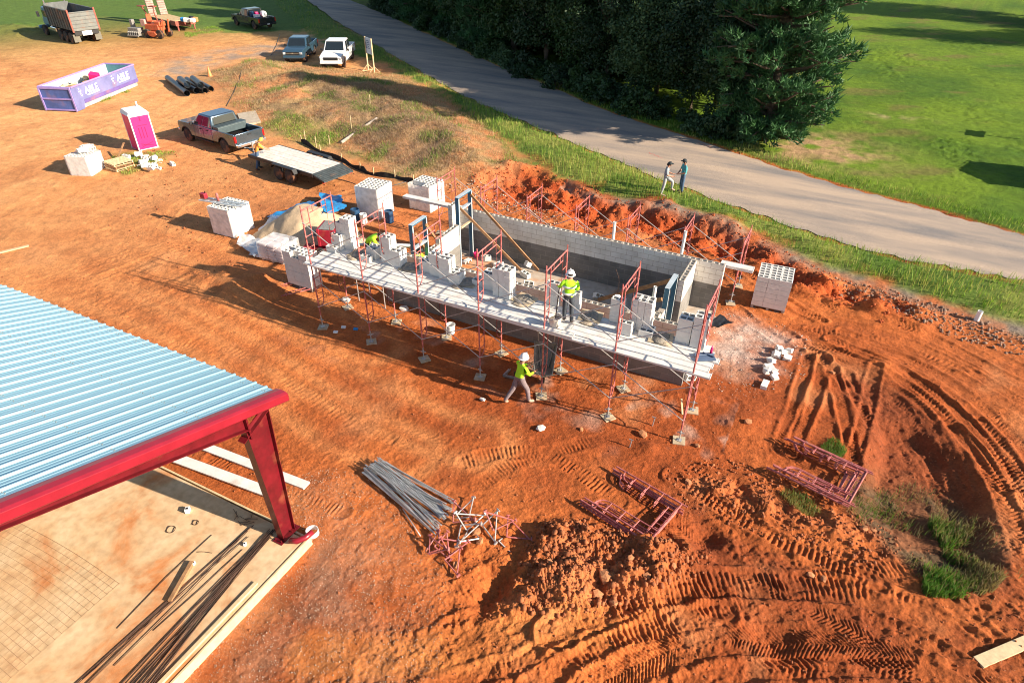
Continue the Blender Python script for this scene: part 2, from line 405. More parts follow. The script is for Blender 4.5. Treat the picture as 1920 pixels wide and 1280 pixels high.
def smooth_pts(p, k=4):
    out = []
    for i in range(len(p)-1):
        p0 = p[max(i-1, 0)]; p1 = p[i]; p2 = p[i+1]; p3 = p[min(i+2, len(p)-1)]
        for j in range(k):
            t = j/k
            out.append(tuple(0.5*((2*b)+(-a+c)*t+(2*a-5*b+4*c-d)*t*t+(-a+3*b-3*c+d)*t**3) for a, b, c, d in zip(p0, p1, p2, p3)))
    out.append(p[-1]); return out

ROAD_N = smooth_pts([(-57.09,63.47),(-40.15,50.18),(-24.51,38.69),(-12.30,29.88),(-3.74,25.15),(3.22,21.25),(8.49,18.73),(14.01,16.39),(18.40,15.43),(22.60,15.46),(27.21,15.04)], 3)
ROAD_F = smooth_pts([(-51.96,66.38),(-33.75,53.75),(-16.97,41.48),(-9.13,36.42),(-0.48,30.46),(6.32,27.34),(11.25,24.71),(15.84,22.86),(19.51,21.69),(23.11,20.35),(28.04,18.65)], 3)
def extend(p, a, b):
    v0 = (p[0][0]-p[2][0], p[0][1]-p[2][1]); L0 = math.hypot(*v0); v1 = (p[-1][0]-p[-3][0], p[-1][1]-p[-3][1]); L1 = math.hypot(*v1)
    return [(p[0][0]+v0[0]/L0*a, p[0][1]+v0[1]/L0*a)]+p+[(p[-1][0]+v1[0]/L1*b, p[-1][1]+v1[1]/L1*b)]
ROAD_N = extend(ROAD_N, 60, 40); ROAD_F = extend(ROAD_F, 60, 40)
ROAD_POLY = ROAD_N+ROAD_F[::-1]
VERGE_IN = [(-65.95,64.91),(-40.10,44.33),(-30.41,38.25),(-23.61,35.81),(-15.33,30.09),(-10.03,26.10),(-5.51,22.51),(-0.85,19.08),(1.79,17.60),(4.44,16.26),(6.40,16.34),(8.88,16.15),(11.83,15.24),(13.82,14.32),(15.65,13.28),(17.46,13.11),(19.53,12.40),(20.75,12.08),(22.88,11.89),(26.52,12.02)]
VERGE = ROAD_N[1:-1]+VERGE_IN[::-1]
BANK = [(-33.52,25.30),(-34.45,30.65),(-29.21,31.05),(-22.09,31.51),(-18.29,31.46),(-10.03,26.10),(-5.51,22.51),(-1.93,18.51),(-2.30,15.43),(-3.83,14.62),(-5.39,13.35),(-8.94,14.79),(-12.95,15.88),(-15.23,15.60),(-18.71,16.48),(-23.52,18.85),(-28.14,22.24)]
STRAW = [(-22.98,25.96),(-18.48,27.45),(-11.29,23.91),(-5.82,19.69),(-3.38,16.74),(-5.07,14.42),(-9.78,15.91),(-16.47,19.01)]
PIT = [(-2.61,14.82),(-1.93,18.51),(1.94,17.23),(4.76,15.40),(6.73,15.31),(9.13,15.16),(11.99,14.38),(13.98,13.11),(15.78,11.74),(17.51,11.71),(19.15,11.25),(18.46,9.66),(15.95,9.79),(14.00,10.10),(12.52,11.54),(10.92,11.78),(8.54,11.96),(5.22,12.09),(1.80,12.35),(-0.55,12.60)]
BASIN = [(16.31,5.69),(17.24,6.18),(18.49,5.44),(19.48,4.42),(20.32,2.69),(20.74,0.52),(20.54,-1.07),(19.62,-1.85),(18.56,-1.62),(17.62,-0.91),(16.85,-0.36),(16.28,0.17),(16.98,1.18),(17.43,2.60),(17.07,3.98),(16.42,4.51)]
BASIN2 = [(17.66,3.74),(19.07,4.21),(19.84,3.12),(20.45,1.11),(20.53,-0.60),(19.96,-1.30),(19.00,-1.23),(17.97,-0.64),(17.32,0.08),(17.74,1.81)]
SPOIL = [(10.63,-5.39),(10.55,-4.47),(11.29,-3.90),(12.48,-3.74),(13.55,-3.37),(14.45,-3.41),(14.30,-4.30),(13.71,-5.20),(12.81,-6.09),(11.90,-6.55),(11.04,-6.86)]
SPOIL2 = [(13.40,-1.32),(14.36,-0.61),(15.46,-0.67),(16.88,-0.73),(17.86,-0.96),(17.42,-1.54),(16.22,-1.54),(14.98,-1.71),(13.91,-1.68)]
ROUGH = [(10.08,-4.98),(12.61,-2.94),(15.03,-0.48),(16.88,-0.73),(18.56,-1.29),(20.82,-1.82),(20.98,-3.64),(8.16,-10.24),(9.42,-7.70)]
GRAVEL = [(5.20,-6.19),(6.38,-5.97),(7.40,-6.89),(8.64,-7.37),(9.55,-9.41),(6.90,-10.77),(6.15,-8.03)]
WHITE = [(11.92,6.65),(13.29,7.36),(14.86,6.65),(14.77,4.89),(13.70,3.40),(12.76,3.85)]
DRIVE = [(-38.33,22.70),(-42.12,29.05),(-41.55,34.20),(-38.97,38.73),(-39.28,45.53),(-40.25,52.25),(-34.82,51.11),(-27.60,41.26),(-33.93,39.30),(-34.00,33.50),(-35.60,29.27),(-34.13,22.87)]
DRIVEWAY = [(-40.85,43.91),(-40.15,50.18),(-24.51,38.69),(-28.18,39.48),(-33.93,39.30)]
VEG_SHADE = [(17.28,0.68),(18.78,1.90),(19.76,1.35),(20.46,-0.14),(20.48,-1.26),(19.41,-1.96),(18.56,-1.29),(17.61,-0.73)]
TOPGRASS = [(-87.74,17.92),(-73.32,29.69),(-68.11,31.81),(-69.63,35.84),(-68.37,41.01),(-60.13,39.05),(-55.03,39.87),(-49.33,39.95),(-45.86,40.41),(-43.31,43.29),(-40.85,43.91),(-43.50,50.43),(-66.23,71.96),(-185.58,163.83),(-170.56,48.91)]
GPATCH = [[(-35.57,16.44),(-36.13,18.85),(-34.60,18.38),(-33.88,15.67)], [(-50.78,37.68),(-51.43,41.87),(-48.33,40.51),(-48.79,35.97)], [(-21.74,7.48),(-22.18,8.99),(-19.57,10.16),(-18.96,9.46),(-18.99,6.59)], [(-18.52,17.24),(-17.71,18.35),(-12.72,16.59),(-13.19,15.19),(-15.81,15.29)]]
SLAB_RECT = (-14.0, 6.05, -34.0, -7.45)

# tyre and crawler tracks: points, width, lug pitch, lug height, rut depth, kind (0 straight bars, 1 chevron, 2 long grooves)
TR = []
def tr(p, w, pitch, amp, dep, kind=1): TR.append((smooth_pts(p, 3), w, pitch, amp, dep, kind))
tr([(14.39,9.85),(15.97,9.59),(17.77,9.50),(19.45,9.05),(20.96,8.11),(21.93,7.52)], .48, .17, .05, .05, 1)
tr([(14.55,8.64),(16.05,8.72),(18.47,8.53),(20.04,7.80),(21.81,6.44)], .45, .15, .045, .05, 1)
tr([(15.43,7.77),(16.80,8.04),(17.81,8.19),(18.95,8.08),(20.03,7.63)], .42, .19, .05, .04, 0)
tr([(16.17,7.34),(17.70,6.74),(19.09,6.04),(20.05,4.85),(20.74,3.36),(21.30,1.75)], .5, .17, .055, .07, 1)
tr([(16.70,7.08),(18.48,6.50),(19.79,5.26),(20.65,3.90),(21.31,2.35)], .45, .16, .05, .06, 1)
tr([(15.22,6.55),(16.88,6.82),(18.18,6.19),(19.36,5.03),(20.25,3.57),(20.90,2.35)], .5, .17, .05, .06, 1)
tr([(14.81,7.00),(16.31,5.69),(17.37,3.86),(17.82,3.30)], .4, .17, .05, .06, 1)
tr([(16.04,6.05),(15.99,4.14),(15.78,2.24),(15.74,1.00)], .42, .13, .06, .09, 1)
tr([(15.55,5.96),(15.53,4.05),(15.45,2.33),(15.37,1.04)], .4, .14, .05, .07, 1)
tr([(16.33,5.54),(16.75,3.82),(17.04,2.64),(17.18,1.75)], .42, .13, .06, .09, 1)
tr([(17.55,6.34),(17.48,4.48),(17.35,2.80),(17.21,1.30)], .42, .13, .05, .09, 1)
tr([(16.80,5.63),(17.15,4.59),(17.39,3.34),(17.31,2.29)], .4, .14, .05, .07, 1)
tr([(13.00,-1.42),(13.77,-1.65),(14.63,-1.90),(15.69,-2.17),(17.02,-2.33),(18.03,-2.45)], .42, .17, .07, .07, 0)
tr([(12.05,-6.89),(12.66,-6.02),(13.54,-5.06),(14.63,-4.20),(16.12,-3.46),(17.51,-2.94),(18.78,-2.87),(19.85,-3.13)], .75, .16, .07, .10, 0)
tr([(12.13,-8.08),(12.75,-6.85),(13.85,-5.69),(15.10,-4.76)], .6, .15, .06, .08, 0)
tr([(14.79,-6.66),(15.75,-5.86),(16.68,-5.26),(18.01,-4.60),(19.15,-4.14),(20.07,-3.99)], .5, .17, .07, .08, 1)
tr([(10.22,-9.29),(10.92,-8.47),(11.71,-7.70),(12.29,-6.89)], .45, .15, .06, .07, 0)
tr([(7.87,-9.53),(8.83,-9.13),(9.74,-8.59),(10.79,-7.82),(11.63,-7.04),(12.64,-6.28)], 1.0, .2, .035, .012, 2)
tr([(7.83,-3.44),(8.59,-2.71),(9.50,-2.24),(10.68,-2.41),(12.03,-2.85)], .5, .15, .04, .03, 0)
tr([(8.60,-3.92),(9.03,-2.93),(9.85,-1.94),(10.65,-1.17)], .5, .14, .035, .02, 0)
tr([(9.42,-7.70),(9.83,-7.05),(10.08,-6.55)], .6, .16, .04, .02, 0)
tr([(18.03,-0.87),(18.99,-1.87),(19.59,-2.45),(20.51,-3.04)], .5, .17, .05, .05, 0)
tr([(8.14,13.30),(9.72,12.89),(11.33,11.99),(13.15,10.36),(14.51,9.25),(15.70,8.62)], .45, .16, .06, .08, 1)
tr([(6.21,12.94),(8.38,12.49),(10.84,11.19),(12.31,10.41)], .45, .16, .06, .08, 1)
tr([(19.75,4.30),(20.46,2.99),(20.89,0.97),(20.99,-0.69)], .5, .16, .05, .06, 1)
tr([(20.46,4.93),(21.02,3.74),(21.33,1.96)], .5, .16, .05, .06, 1)
tr([(-11.30,-0.95),(-10.82,0.92),(-10.72,2.75),(-9.92,4.12),(-8.21,4.07)], .5, .26, .035, .02, 1)
tr([(-10.10,-1.33),(-9.80,0.90),(-9.45,2.81),(-8.01,3.27)], .45, .26, .03, .02, 0)
tr([(-9.42,1.66),(-9.27,4.14),(-8.86,6.37),(-9.37,9.12),(-9.40,10.78)], .45, .28, .04, .02, 1)
tr([(-14.35,-0.06),(-13.94,1.68),(-13.07,3.81),(-12.57,5.87),(-12.79,8.13)], .5, .28, .035, .02, 1)
tr([(-11.35,2.42),(-13.18,4.81),(-13.48,7.36),(-11.33,8.91),(-7.94,9.08),(-6.97,10.39)], .5, .28, .04, .03, 1)
tr([(-11.60,9.19),(-8.64,8.32),(-7.37,9.23),(-6.68,11.79)], .5, .28, .04, .03, 0)
tr([(-19.02,-0.99),(-22.00,4.99),(-24.84,9.55),(-26.35,15.84),(-26.13,19.84)], .5, .3, .02, .02, 1)
tr([(-16.81,-2.22),(-19.38,3.83),(-17.49,7.38),(-19.03,10.45),(-24.81,14.55),(-28.89,14.47)], .5, .3, .03, .02, 1)
tr([(-8.91,11.93),(-6.45,11.49),(-4.92,13.16)], .5, .28, .04, .03, 0)
tr([(-3.78,-3.06),(-1.81,-2.57),(0.56,-2.82),(3.69,-3.51),(6.01,-3.57)], .5, .22, .02, .02, 0)
tr([(-8.43,-2.30),(-4.90,-2.13),(-1.69,-1.97),(1.76,-2.20),(4.66,-2.74),(6.82,-2.91)], .5, .22, .015, .02, 1)
tr([(1.75,-6.48),(3.22,-6.59),(4.78,-6.50),(6.02,-6.35)], .5, .15, .03, .03, 0)
_base = list(TR)
for bi in (0, 1, 3, 4, 5, 12, 13, 14, 15, 22, 23, 24, 25, 27, 29):
    pts, w, pitch, amp, dep, kind = _base[bi]
    for q in range(2):
        o_ = random.choice((-1, 1))*random.uniform(.5, 1.3); ph_ = random.uniform(-.12, .12)
        pp_ = []
        for i, (x_, y_) in enumerate(pts):
            a_ = pts[max(i-1, 0)]; b_ = pts[min(i+1, len(pts)-1)]; d_ = Vector((b_[0]-a_[0], b_[1]-a_[1])).normalized(); oo = o_+ph_*i
            pp_.append((x_-d_.y*oo, y_+d_.x*oo))
        TR.append((pp_, w*random.uniform(.8, 1.1), random.uniform(.10, .19), amp*.55, dep*.45, random.choice((0, 1, 1))))
# wide smooth wheel lanes on the packed ground at the left
LN = [smooth_pts(p, 3) for p in (
 [(-33.20,6.25),(-33.68,9.80),(-32.05,12.78),(-30.30,15.98),(-33.06,21.46),(-37.39,30.32),(-34.85,37.28),(-33.87,44.22)],
 [(-29.14,4.05),(-29.57,7.96),(-27.74,11.65),(-27.85,15.77),(-32.63,23.68),(-35.70,31.24),(-33.45,35.73)],
 [(-52.94,16.97),(-52.43,22.10),(-47.02,25.58),(-44.81,29.50),(-42.16,34.77),(-40.41,43.42)],
 [(-48.98,14.82),(-48.26,19.52),(-43.82,24.30),(-41.12,28.80),(-39.41,34.18)],
 [(-24.88,1.74),(-24.29,4.69),(-24.17,7.72),(-22.84,9.50)],
 [(-21.32,-0.19),(-20.59,2.40),(-16.00,2.61),(-11.77,2.20),(-7.63,2.04),(-2.76,0.66),(2.37,-0.21)],
 [(-16.68,-2.71),(-14.02,-0.75),(-8.98,-0.74),(-3.38,-1.34),(1.76,-2.20),(6.17,-2.74),(7.86,-2.61)],
 [(-14.01,-3.37),(-10.06,-2.25),(-5.71,-2.15),(-1.00,-2.66),(2.98,-3.61),(6.25,-3.92)])]
# big smooth shapes: x, y, radius x, radius y, height
def bump(x, y, cx, cy, r, h, ry=None):
    ry = ry or r
    return h*np.exp(-(((x-cx)/r)**2+((y-cy)/ry)**2))
BUMPS = [(7.52, 15.36, 1.3, .45), (10.31, 14.44, 1.5, .5), (2.97, 14.84, 1.2, .4), (13.11, 11.85, 1.1, .35), (5.79, 14.10, .9, .35),
 (15.47, 10.87, .9, .45), (17.38, 10.32, 1.0, .4), (18.80, 10.24, .8, .35), (1.48, 14.86, 1.0, .3),
 (-4.24, 0.79, 1.1, .35), (-5.62, 1.02, 1.0, .25), (10.96, 3.91, .7, .25), (8.26, 2.51, .7, .15), (12.46, 2.30, .8, .15), (10.09, 2.14, .9, .12),
 (14.27, 1.72, .7, .25), (17.86, 6.50, .5, .2), (12.14, -0.75, .3, .15), (10.45, -6.36, .32, -.26), (10.36, -6.93, .3, -.2), (11.12, -5.70, .3, -.25), (12.56, -5.42, .35, -.3), (14.19, -2.86, .4, -.2), (16.10, -4.80, .5, -.18), (-20.18, 7.82, 2.2, .18), (-70.12, 30.69, 3, .9), (-64.93, 29.84, 2, .7)]
def height(x, y, det=True):
    x = np.asarray(x, float); y = np.asarray(y, float)
    rd = pdist(x, y, ROAD_POLY)
    slab = np.minimum(np.minimum(x-SLAB_RECT[0], SLAB_RECT[1]-x), np.minimum(y-SLAB_RECT[2], SLAB_RECT[3]-y))
    bld = np.minimum(np.minimum(x-0.7, 12.3-x), np.minimum(y-2.3, 7.35-y))
    far = sst(60, 120, np.hypot(x-14, y+14))
    h = 0.06*vn(x, y, 5.1, 3)+0.03*vn(x, y, 1.7, 4)
    # large relief
    bank = pdist(x, y, BANK)
    h = h+0.75*sst(-1.5, 4.5, bank)*(0.6+0.45*fbm(x, y, 3, 8, 4))
    h = h+0.2*sst(-.8, 1.6, pdist(x, y, STRAW)+.5*vn(x, y, 1.2, 9))
    h = h+0.16*sst(0, 1.0, pdist(x, y, VERGE))
    pit = pdist(x, y, PIT); pm = sst(-.3, .9, pit)
    h = h-0.6*sst(-.1, 1.1, pit+.3*vn(x, y, 1.1, 13))+pm*0.42*np.abs(fbm(x, y, 1.5, 21, 4))
    ba = pdist(x, y, BASIN); h = h-0.17*sst(-.15, .8, ba)
    b2 = pdist(x, y, BASIN2); h = h-0.25*sst(-.1, .6, b2+.3*vn(x, y, .9, 12))
    sp = pdist(x, y, SPOIL); sm = sst(-.25, .5, sp)
    h = h+sm*(0.24+0.24*fbm(x, y, .9, 31, 5, .6))
    s2 = pdist(x, y, SPOIL2); sm2 = sst(-.2, .35, s2); h = h+sm2*(0.09+0.14*fbm(x, y, .6, 35, 4, .6))
    for b in BUMPS:
        h = h+bump(x, y, b[0], b[1], b[2], b[3])*(1+0.35*vn(x, y, .5, 41))
    rough = np.clip(0.22+sst(-1.0, .8, pdist(x, y, ROUGH))*0.75+pm+sm+0.8*sst(.1, .9, vn(x, y, 6.0, 51)+.35*vn(x, y, 2.2, 52))*(y > -7), 0, 1.4)
    tm = np.zeros(x.shape)
    for pts, w, pitch, amp, dep, kind in TR:
        pitch = pitch*(.8 if kind < 2 else 1)
        xs = [p[0] for p in pts]; ys = [p[1] for p in pts]
        m = (x > min(xs)-w) & (x < max(xs)+w) & (y > min(ys)-w) & (y < max(ys)+w)
        if not m.any(): continue
        xm, ym = x[m], y[m]
        d, sd, sl = ldist(xm, ym, pts)
        sd = sd+0.03*vn(xm, ym, .5, 60)
        core = sst(w/2, w/2-.07, np.abs(sd))*sst(w, w*.6, d)
        berm = np.exp(-((np.abs(sd)-w/2-.05)/.06)**2)*dep*.9*(.5+.5*vn(xm, ym, .6, 66))
        if kind == 0: ph = sl
        elif kind == 1: ph = sl+0.75*np.abs(sd)
        else: ph = sd+.02*np.sin(sl*2)
        lug = np.sin(2*PI*ph/pitch+1.6*vn(xm, ym, .7, 61)+.6*vn(xm, ym, .2, 64))
        lug = np.clip(lug*1.6, -1, 1)
        fade = 0.06+0.94*sst(-.35, .5, vn(xm, ym, .9, 62)+.5*vn(xm, ym, .33, 65))
        amp_ = amp*.62; dep = dep*.30; hm = h[m]; h[m] = hm+(-dep+amp_*.5*lug*fade*(1+.5*vn(xm, ym, .23, 63)))*core+berm*(1-core)*sst(w*1.2, w*.8, d)
        tt = tm[m]; tm[m] = np.maximum(tt, core)
    ln = np.zeros(x.shape)
    for pts in LN:
        d, sd, sl = ldist(x, y, pts)
        for off in (-.85, .85):
            c = np.exp(-((sd-off)/.3)**2)*(d < 2); ln = np.maximum(ln, c)
    h = h-0.015*ln
    rough = rough*(1-.5*ln)*(1-.4*tm)*(1-.55*sst(3, -9, x-.25*y))*(1-.35*sst(-5.5, -4, y)*sst(.5, -.5, y))+.35*sst(.1, .5, ba)
    if det:
        cl = fbm(x, y, .34, 71, 4, .62)
        h = h+rough*(0.055*cl+0.07*np.maximum(0, fbm(x, y, .16, 75, 2)-.25))
        h = h+0.010*fbm(x, y, .15, 81, 2)+.016*np.maximum(0, fbm(x, y, .4, 85, 3)-.3)
        st = vn(x*0.94+y*0.34, (y*.94-x*.34)*3.2, 1.1, 83); h = h+0.02*st*rough*.6
    flat = np.clip(sst(0.1, -.5, -rd*1.0-.1), 0, 1)
    flat = sst(-.9, .05, rd)
    h = h*(1-flat)-.02*flat
    sf = sst(-.8, -.05, slab); h = h*(1-sf)+(-.03)*sf
    bf = sst(-.5, 0, bld); h = h*(1-bf)+0.0*bf
    h = h*(1-far)+far*(0.5*vn(x, y, 60, 90)-.2)
    return h, dict(road=rd, bank=bank, pit=pm, rough=rough, tm=tm, ln=ln, sp=sm+sm2, ba=ba, b2=b2)
def GH(x, y, det=False):
    return float(height(np.array([x]), np.array([y]), det)[0][0])

def ground():
    cx, cy = 14.67, -14.13; fa = R(90+26.85)
    a1 = np.linspace(-R(60), R(60), 1250); a2 = np.linspace(R(60), 2*PI-R(60), 60)[1:-1]
    ang = np.concatenate([a1, a2])+fa
    r = np.concatenate([np.exp(np.linspace(math.log(3.2), math.log(6), 70))[:-1], np.exp(np.linspace(math.log(6), math.log(30), 940))[:-1], np.exp(np.linspace(math.log(30), math.log(110), 420))]); r = np.concatenate([[1.2], r, np.exp(np.linspace(math.log(118), math.log(900), 34))])
    A, Rr = np.meshgrid(ang, r); X = cx+np.cos(A)*Rr; Y = cy+np.sin(A)*Rr
    nr, na = X.shape; x = X.ravel(); y = Y.ravel()
    h, mk = height(x, y)
    n = len(x)
    # ---- base colours by what the ground is made of
    def C(c): return np.array(c)[None, :]
    n1 = fbm(x, y, 4.5, 101, 4)*.5; n2 = fbm(x, y, .9, 105, 3)*.5; n3 = fbm(x, y, 9, 111, 3)*.5
    dark = C((.335, .078, .020)); mid = C((.52, .146, .038)); pale = C((.76, .385, .155)); raw = C((.40, .060, .013))
    t = np.clip(sst(-.5, .5, n1+.35*n2)+.45*sst(8, -4, x-.4*y), 0, 1)[:, None]
    col = dark*(1-t)+mid*t
    # packed, dusty, paler ground to the upper left
    wx = sst(4, -24, x-y*.25)[:, None]
    pk = np.clip(wx*(.85+.5*n3[:, None]+.3*n2[:, None]), 0, 1); col = col*(1-pk)+pale*pk
    lnn = (mk['ln']*.45*(1-.3*n2))[:, None]; col = col*(1-lnn)+C((.70, .30, .11))*lnn
    redd = (np.clip(mk['pit'], 0, 1)*(.8+.3*n2))[:, None]; redd = np.clip(redd, 0, 1); col = col*(1-redd)+raw*redd
    sm = np.clip(mk['sp']*.75, 0, 1)[:, None]; col = col*(1-sm)+C((.42, .125, .042))*sm
    dp = (sst(.05, .75, fbm(x, y, 2.6, 191, 4)*.6+.35*n2)*(.35+.60*sst(4, -2, y)*sst(0, 9, x)))[:, None]; col = col*(1-dp)+C((.25, .058, .018))*dp
    ridge_shade = (sst(-.4, .6, mk['ba']+.3*n2)*.8)[:, None]; col = col*(1-ridge_shade)+C((.24, .060, .022))*ridge_shade  # shade of the ridge over the basin, painted in as darker soil
    lime = (sst(-1.0, .8, pdist(x, y, WHITE))*np.clip(.45+1.1*n2+.5*n1, 0, 1))[:, None]; col = col*(1-lime)+C((.58, .44, .37))*lime
    gr = (sst(-1.5, 1.5, pdist(x, y, GRAVEL))*np.clip(.25+.9*n2, 0, .7))[:, None]; col = col*(1-gr)+C((.38, .22, .14))*gr
    dr = (sst(-1.0, 2.0, pdist(x, y, DRIVE))*np.clip(.55+.9*n2+.5*n1, 0, .95))[:, None]; col = col*(1-dr)+C((.36, .28, .22))*dr
    tb_ = ldist(x, y, _base[17][0])[0]; tb_ = (sst(.75, .25, tb_+.2*n2)*(.42+.3*n2))[:, None]; col = col*(1-tb_)+C((.60, .24, .065))*tb_
    du = (sst(.15, .8, fbm(x, y, 1.9, 196, 4)*.6+.25*n2)*.42)[:, None]; col = col*(1-du)+C((.62, .28, .12))*du
    # mortar droppings along the scaffold and pale dust
    sc = (np.exp(-((y-.6)/1.4)**2)*(x > -1)*(x < 14)*np.clip(n2*1.6-.25, 0, .5))[:, None]; col = col*(1-sc)+C((.50, .40, .33))*sc
    # bank: dead grass and clay
    bm = sst(-2.2, 1.6, mk['bank']+1.8*n2+1.2*n1)[:, None]; tb = np.clip(.5+1.2*fbm(x, y, 1.1, 121, 3), 0, 1)[:, None]
    col = col*(1-bm)+(C((.42, .27, .13))*tb+C((.54, .23, .10))*(1-tb))*bm
    sw = (sst(-.8, 2.2, pdist(x, y, STRAW)+1.6*n2)*.8)[:, None]; s3 = np.clip(.5+fbm(x*1.0, y*2.6, .8, 131, 3), 0, 1)[:, None]
    col = col*(1-sw)+(C((.42, .27, .15))*s3+C((.26, .18, .09))*(1-s3))*sw
    gb = (sst(.05, .5, fbm(x, y, 1.7, 141, 3)*.6)*sst(-1.5, .8, mk['bank']))[:, None]*.8; col = col*(1-gb)+C((.10, .16, .03))*gb
    # grass
    def grassmix(sd, thr=.0, c1=(.085, .16, .02), c2=(.16, .24, .03), k=1.0):
        nonlocal col
        g = (sst(-.8, .6, sd+1.3*n2+.5*n1)*k)[:, None]; q = sst(-.6, .6, fbm(x, y, 2.6, 151, 4)*.6)[:, None]
        col = col*(1-g)+(C(c1)*(1-q)+C(c2)*q)*g
    grassmix(pdist(x, y, VERGE), c1=(.10, .17, .025), c2=(.22, .25, .05))
    grassmix(pdist(x, y, TOPGRASS), c1=(.07, .17, .025), c2=(.20, .26, .05))
    for gp in GPATCH: grassmix(pdist(x, y, gp)-.2, c1=(.12, .20, .03), c2=(.25, .25, .06), k=.75)
    # cut edge of grey soil between verge and pit
    dv = pdist(x, y, VERGE); e = (np.exp(-((dv+.75)/.55)**2)*(x > 2)*np.clip(.65+n2, 0, 1))[:, None]; col = col*(1-e)+C((.24, .19, .15))*e
    # low corner at the right: weeds, plus slope shade painted into the soil
    dvg = pdist(x, y, VEG_SHADE); g = (sst(-.5, .5, dvg+.7*n2)*.85)[:, None]; q = sst(-.3, .4, fbm(x, y, .8, 195, 4))[:, None]
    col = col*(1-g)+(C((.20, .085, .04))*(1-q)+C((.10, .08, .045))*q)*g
    # beyond the road: meadow at the right, forest floor behind the trees
    fd, fs, fl = ldist(x, y, ROAD_F)
    beyond = sst(.1, .5, np.where(fs > 0, fd, -fd)+.25*n2)
    mead = sst(-.7, .5, fbm(x, y, 7, 161, 4)*.5+.25*n2)
    gm = C((.055, .125, .009))*(1-mead)[:, None]+C((.14, .225, .013))*mead[:, None]
    br = sst(.12, .6, fbm(x+y, (y-x)*1.8, 5.5, 171, 4)*.55+.15*n2)[:, None]; gm = gm*(1-.6*br)+C((.17, .13, .045))*.6*br
    bare = (np.exp(-(((x-13.5)/3.4)**2+((y-29.0)/3.0)**2))*np.clip(.6+1.4*n2, 0, 1)*1.3).clip(0, .9)[:, None]; gm = gm*(1-bare)+C((.44, .27, .15))*bare
    bare2 = (np.exp(-(((x-17.5)/1.6)**2+((y-38.5)/.7)**2))*np.clip(.5+1.4*n2, 0, 1)).clip(0, .9)[:, None]; gm = gm*(1-bare2)+C((.50, .36, .20))*bare2
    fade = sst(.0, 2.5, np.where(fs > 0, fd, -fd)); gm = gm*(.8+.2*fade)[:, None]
    col = col*(1-beyond[:, None])+gm*beyond[:, None]
    # stray far ground all grass
    fg = sst(70, 95, np.hypot(x-14, y+14))[:, None]*.9*(1-beyond[:, None]); col = col*(1-fg)+C((.10, .17, .03))*fg
    grassy = np.clip(beyond+sst(-.3, .4, dv)+sst(-.3, .4, pdist(x, y, TOPGRASS)), 0, 1)
    col = np.clip(col*(1+.10*fbm(x, y, .22, 181, 2)[:, None]), 0.01, .9)
    me = bpy.data.meshes.new("ground")
    me.vertices.add(n); co = np.stack([x, y, h], 1).astype(np.float32); me.vertices.foreach_set("co", co.ravel())
    i = np.arange(nr-1)[:, None]; j = np.arange(na)[None, :]; j2 = (j+1) % na
    q = np.stack([i*na+j, i*na+j2, (i+1)*na+j2, (i+1)*na+j], -1).reshape(-1, 4)[:, ::-1]
    cen = np.array([range(na-1, -1, -1)])
    nf = len(q)
    me.loops.add(nf*4); me.loops.foreach_set("vertex_index", q.ravel().astype(np.int32))
    me.polygons.add(nf); me.polygons.foreach_set("loop_start", (np.arange(nf)*4).astype(np.int32))
    me.polygons.foreach_set("use_smooth", np.ones(nf, bool))
    me.update(calc_edges=True); me.validate()
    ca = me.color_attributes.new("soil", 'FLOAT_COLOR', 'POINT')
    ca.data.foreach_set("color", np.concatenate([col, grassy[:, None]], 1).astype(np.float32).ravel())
    if me.polygons[0].normal.z < 0: me.flip_normals()
    m, nt, nn, b = nodes_mat('ground_soil')
    b.inputs["Roughness"].default_value = 0.95; b.inputs["Specular IOR Level"].default_value = 0.2
    at = nn.new("ShaderNodeAttribute"); at.attribute_name = "soil"
    g = nn.new("ShaderNodeNewGeometry")
    z1 = nn.new("ShaderNodeTexNoise"); z1.inputs["Scale"].default_value = 14; z1.inputs["Detail"].default_value = 7; z1.inputs["Roughness"].default_value = .7
    z2 = nn.new("ShaderNodeTexNoise"); z2.inputs["Scale"].default_value = 1.6; z2.inputs["Detail"].default_value = 9; z2.inputs["Roughness"].default_value = .7
    vo = nn.new("ShaderNodeTexVoronoi"); vo.inputs["Scale"].default_value = 22
    for q_ in (z1, z2, vo): nt.links.new(g.outputs["Position"], q_.inputs["Vector"])
    r1 = nn.new("ShaderNodeMapRange"); r1.inputs[1].default_value = .25; r1.inputs[2].default_value = .75; r1.inputs[3].default_value = .56; r1.inputs[4].default_value = 1.30
    nt.links.new(z1.outputs[0], r1.inputs[0])
    r2 = nn.new("ShaderNodeMapRange"); r2.inputs[1].default_value = .3; r2.inputs[2].default_value = .7; r2.inputs[3].default_value = .74; r2.inputs[4].default_value = 1.18
    nt.links.new(z2.outputs[0], r2.inputs[0])
    mm = nn.new("ShaderNodeMath"); mm.operation = 'MULTIPLY'; nt.links.new(r1.outputs[0], mm.inputs[0]); nt.links.new(r2.outputs[0], mm.inputs[1])
    vm = nn.new("ShaderNodeVectorMath"); vm.operation = 'SCALE'; nt.links.new(at.outputs["Color"], vm.inputs[0]); nt.links.new(mm.outputs[0], vm.inputs[3])
    # pale grit
    gt = nn.new("ShaderNodeMath"); gt.operation = 'LESS_THAN'; gt.inputs[1].default_value = .13; nt.links.new(vo.outputs["Distance"], gt.inputs[0])
    wh = nn.new("ShaderNodeMath"); wh.operation = 'GREATER_THAN'; wh.inputs[1].default_value = .80
    sepc = nn.new("ShaderNodeSeparateColor"); nt.links.new(vo.outputs["Color"], sepc.inputs[0]); nt.links.new(sepc.outputs[0], wh.inputs[0])
    gw = nn.new("ShaderNodeMath"); gw.operation = 'MULTIPLY'; nt.links.new(gt.outputs[0], gw.inputs[0]); nt.links.new(wh.outputs[0], gw.inputs[1])
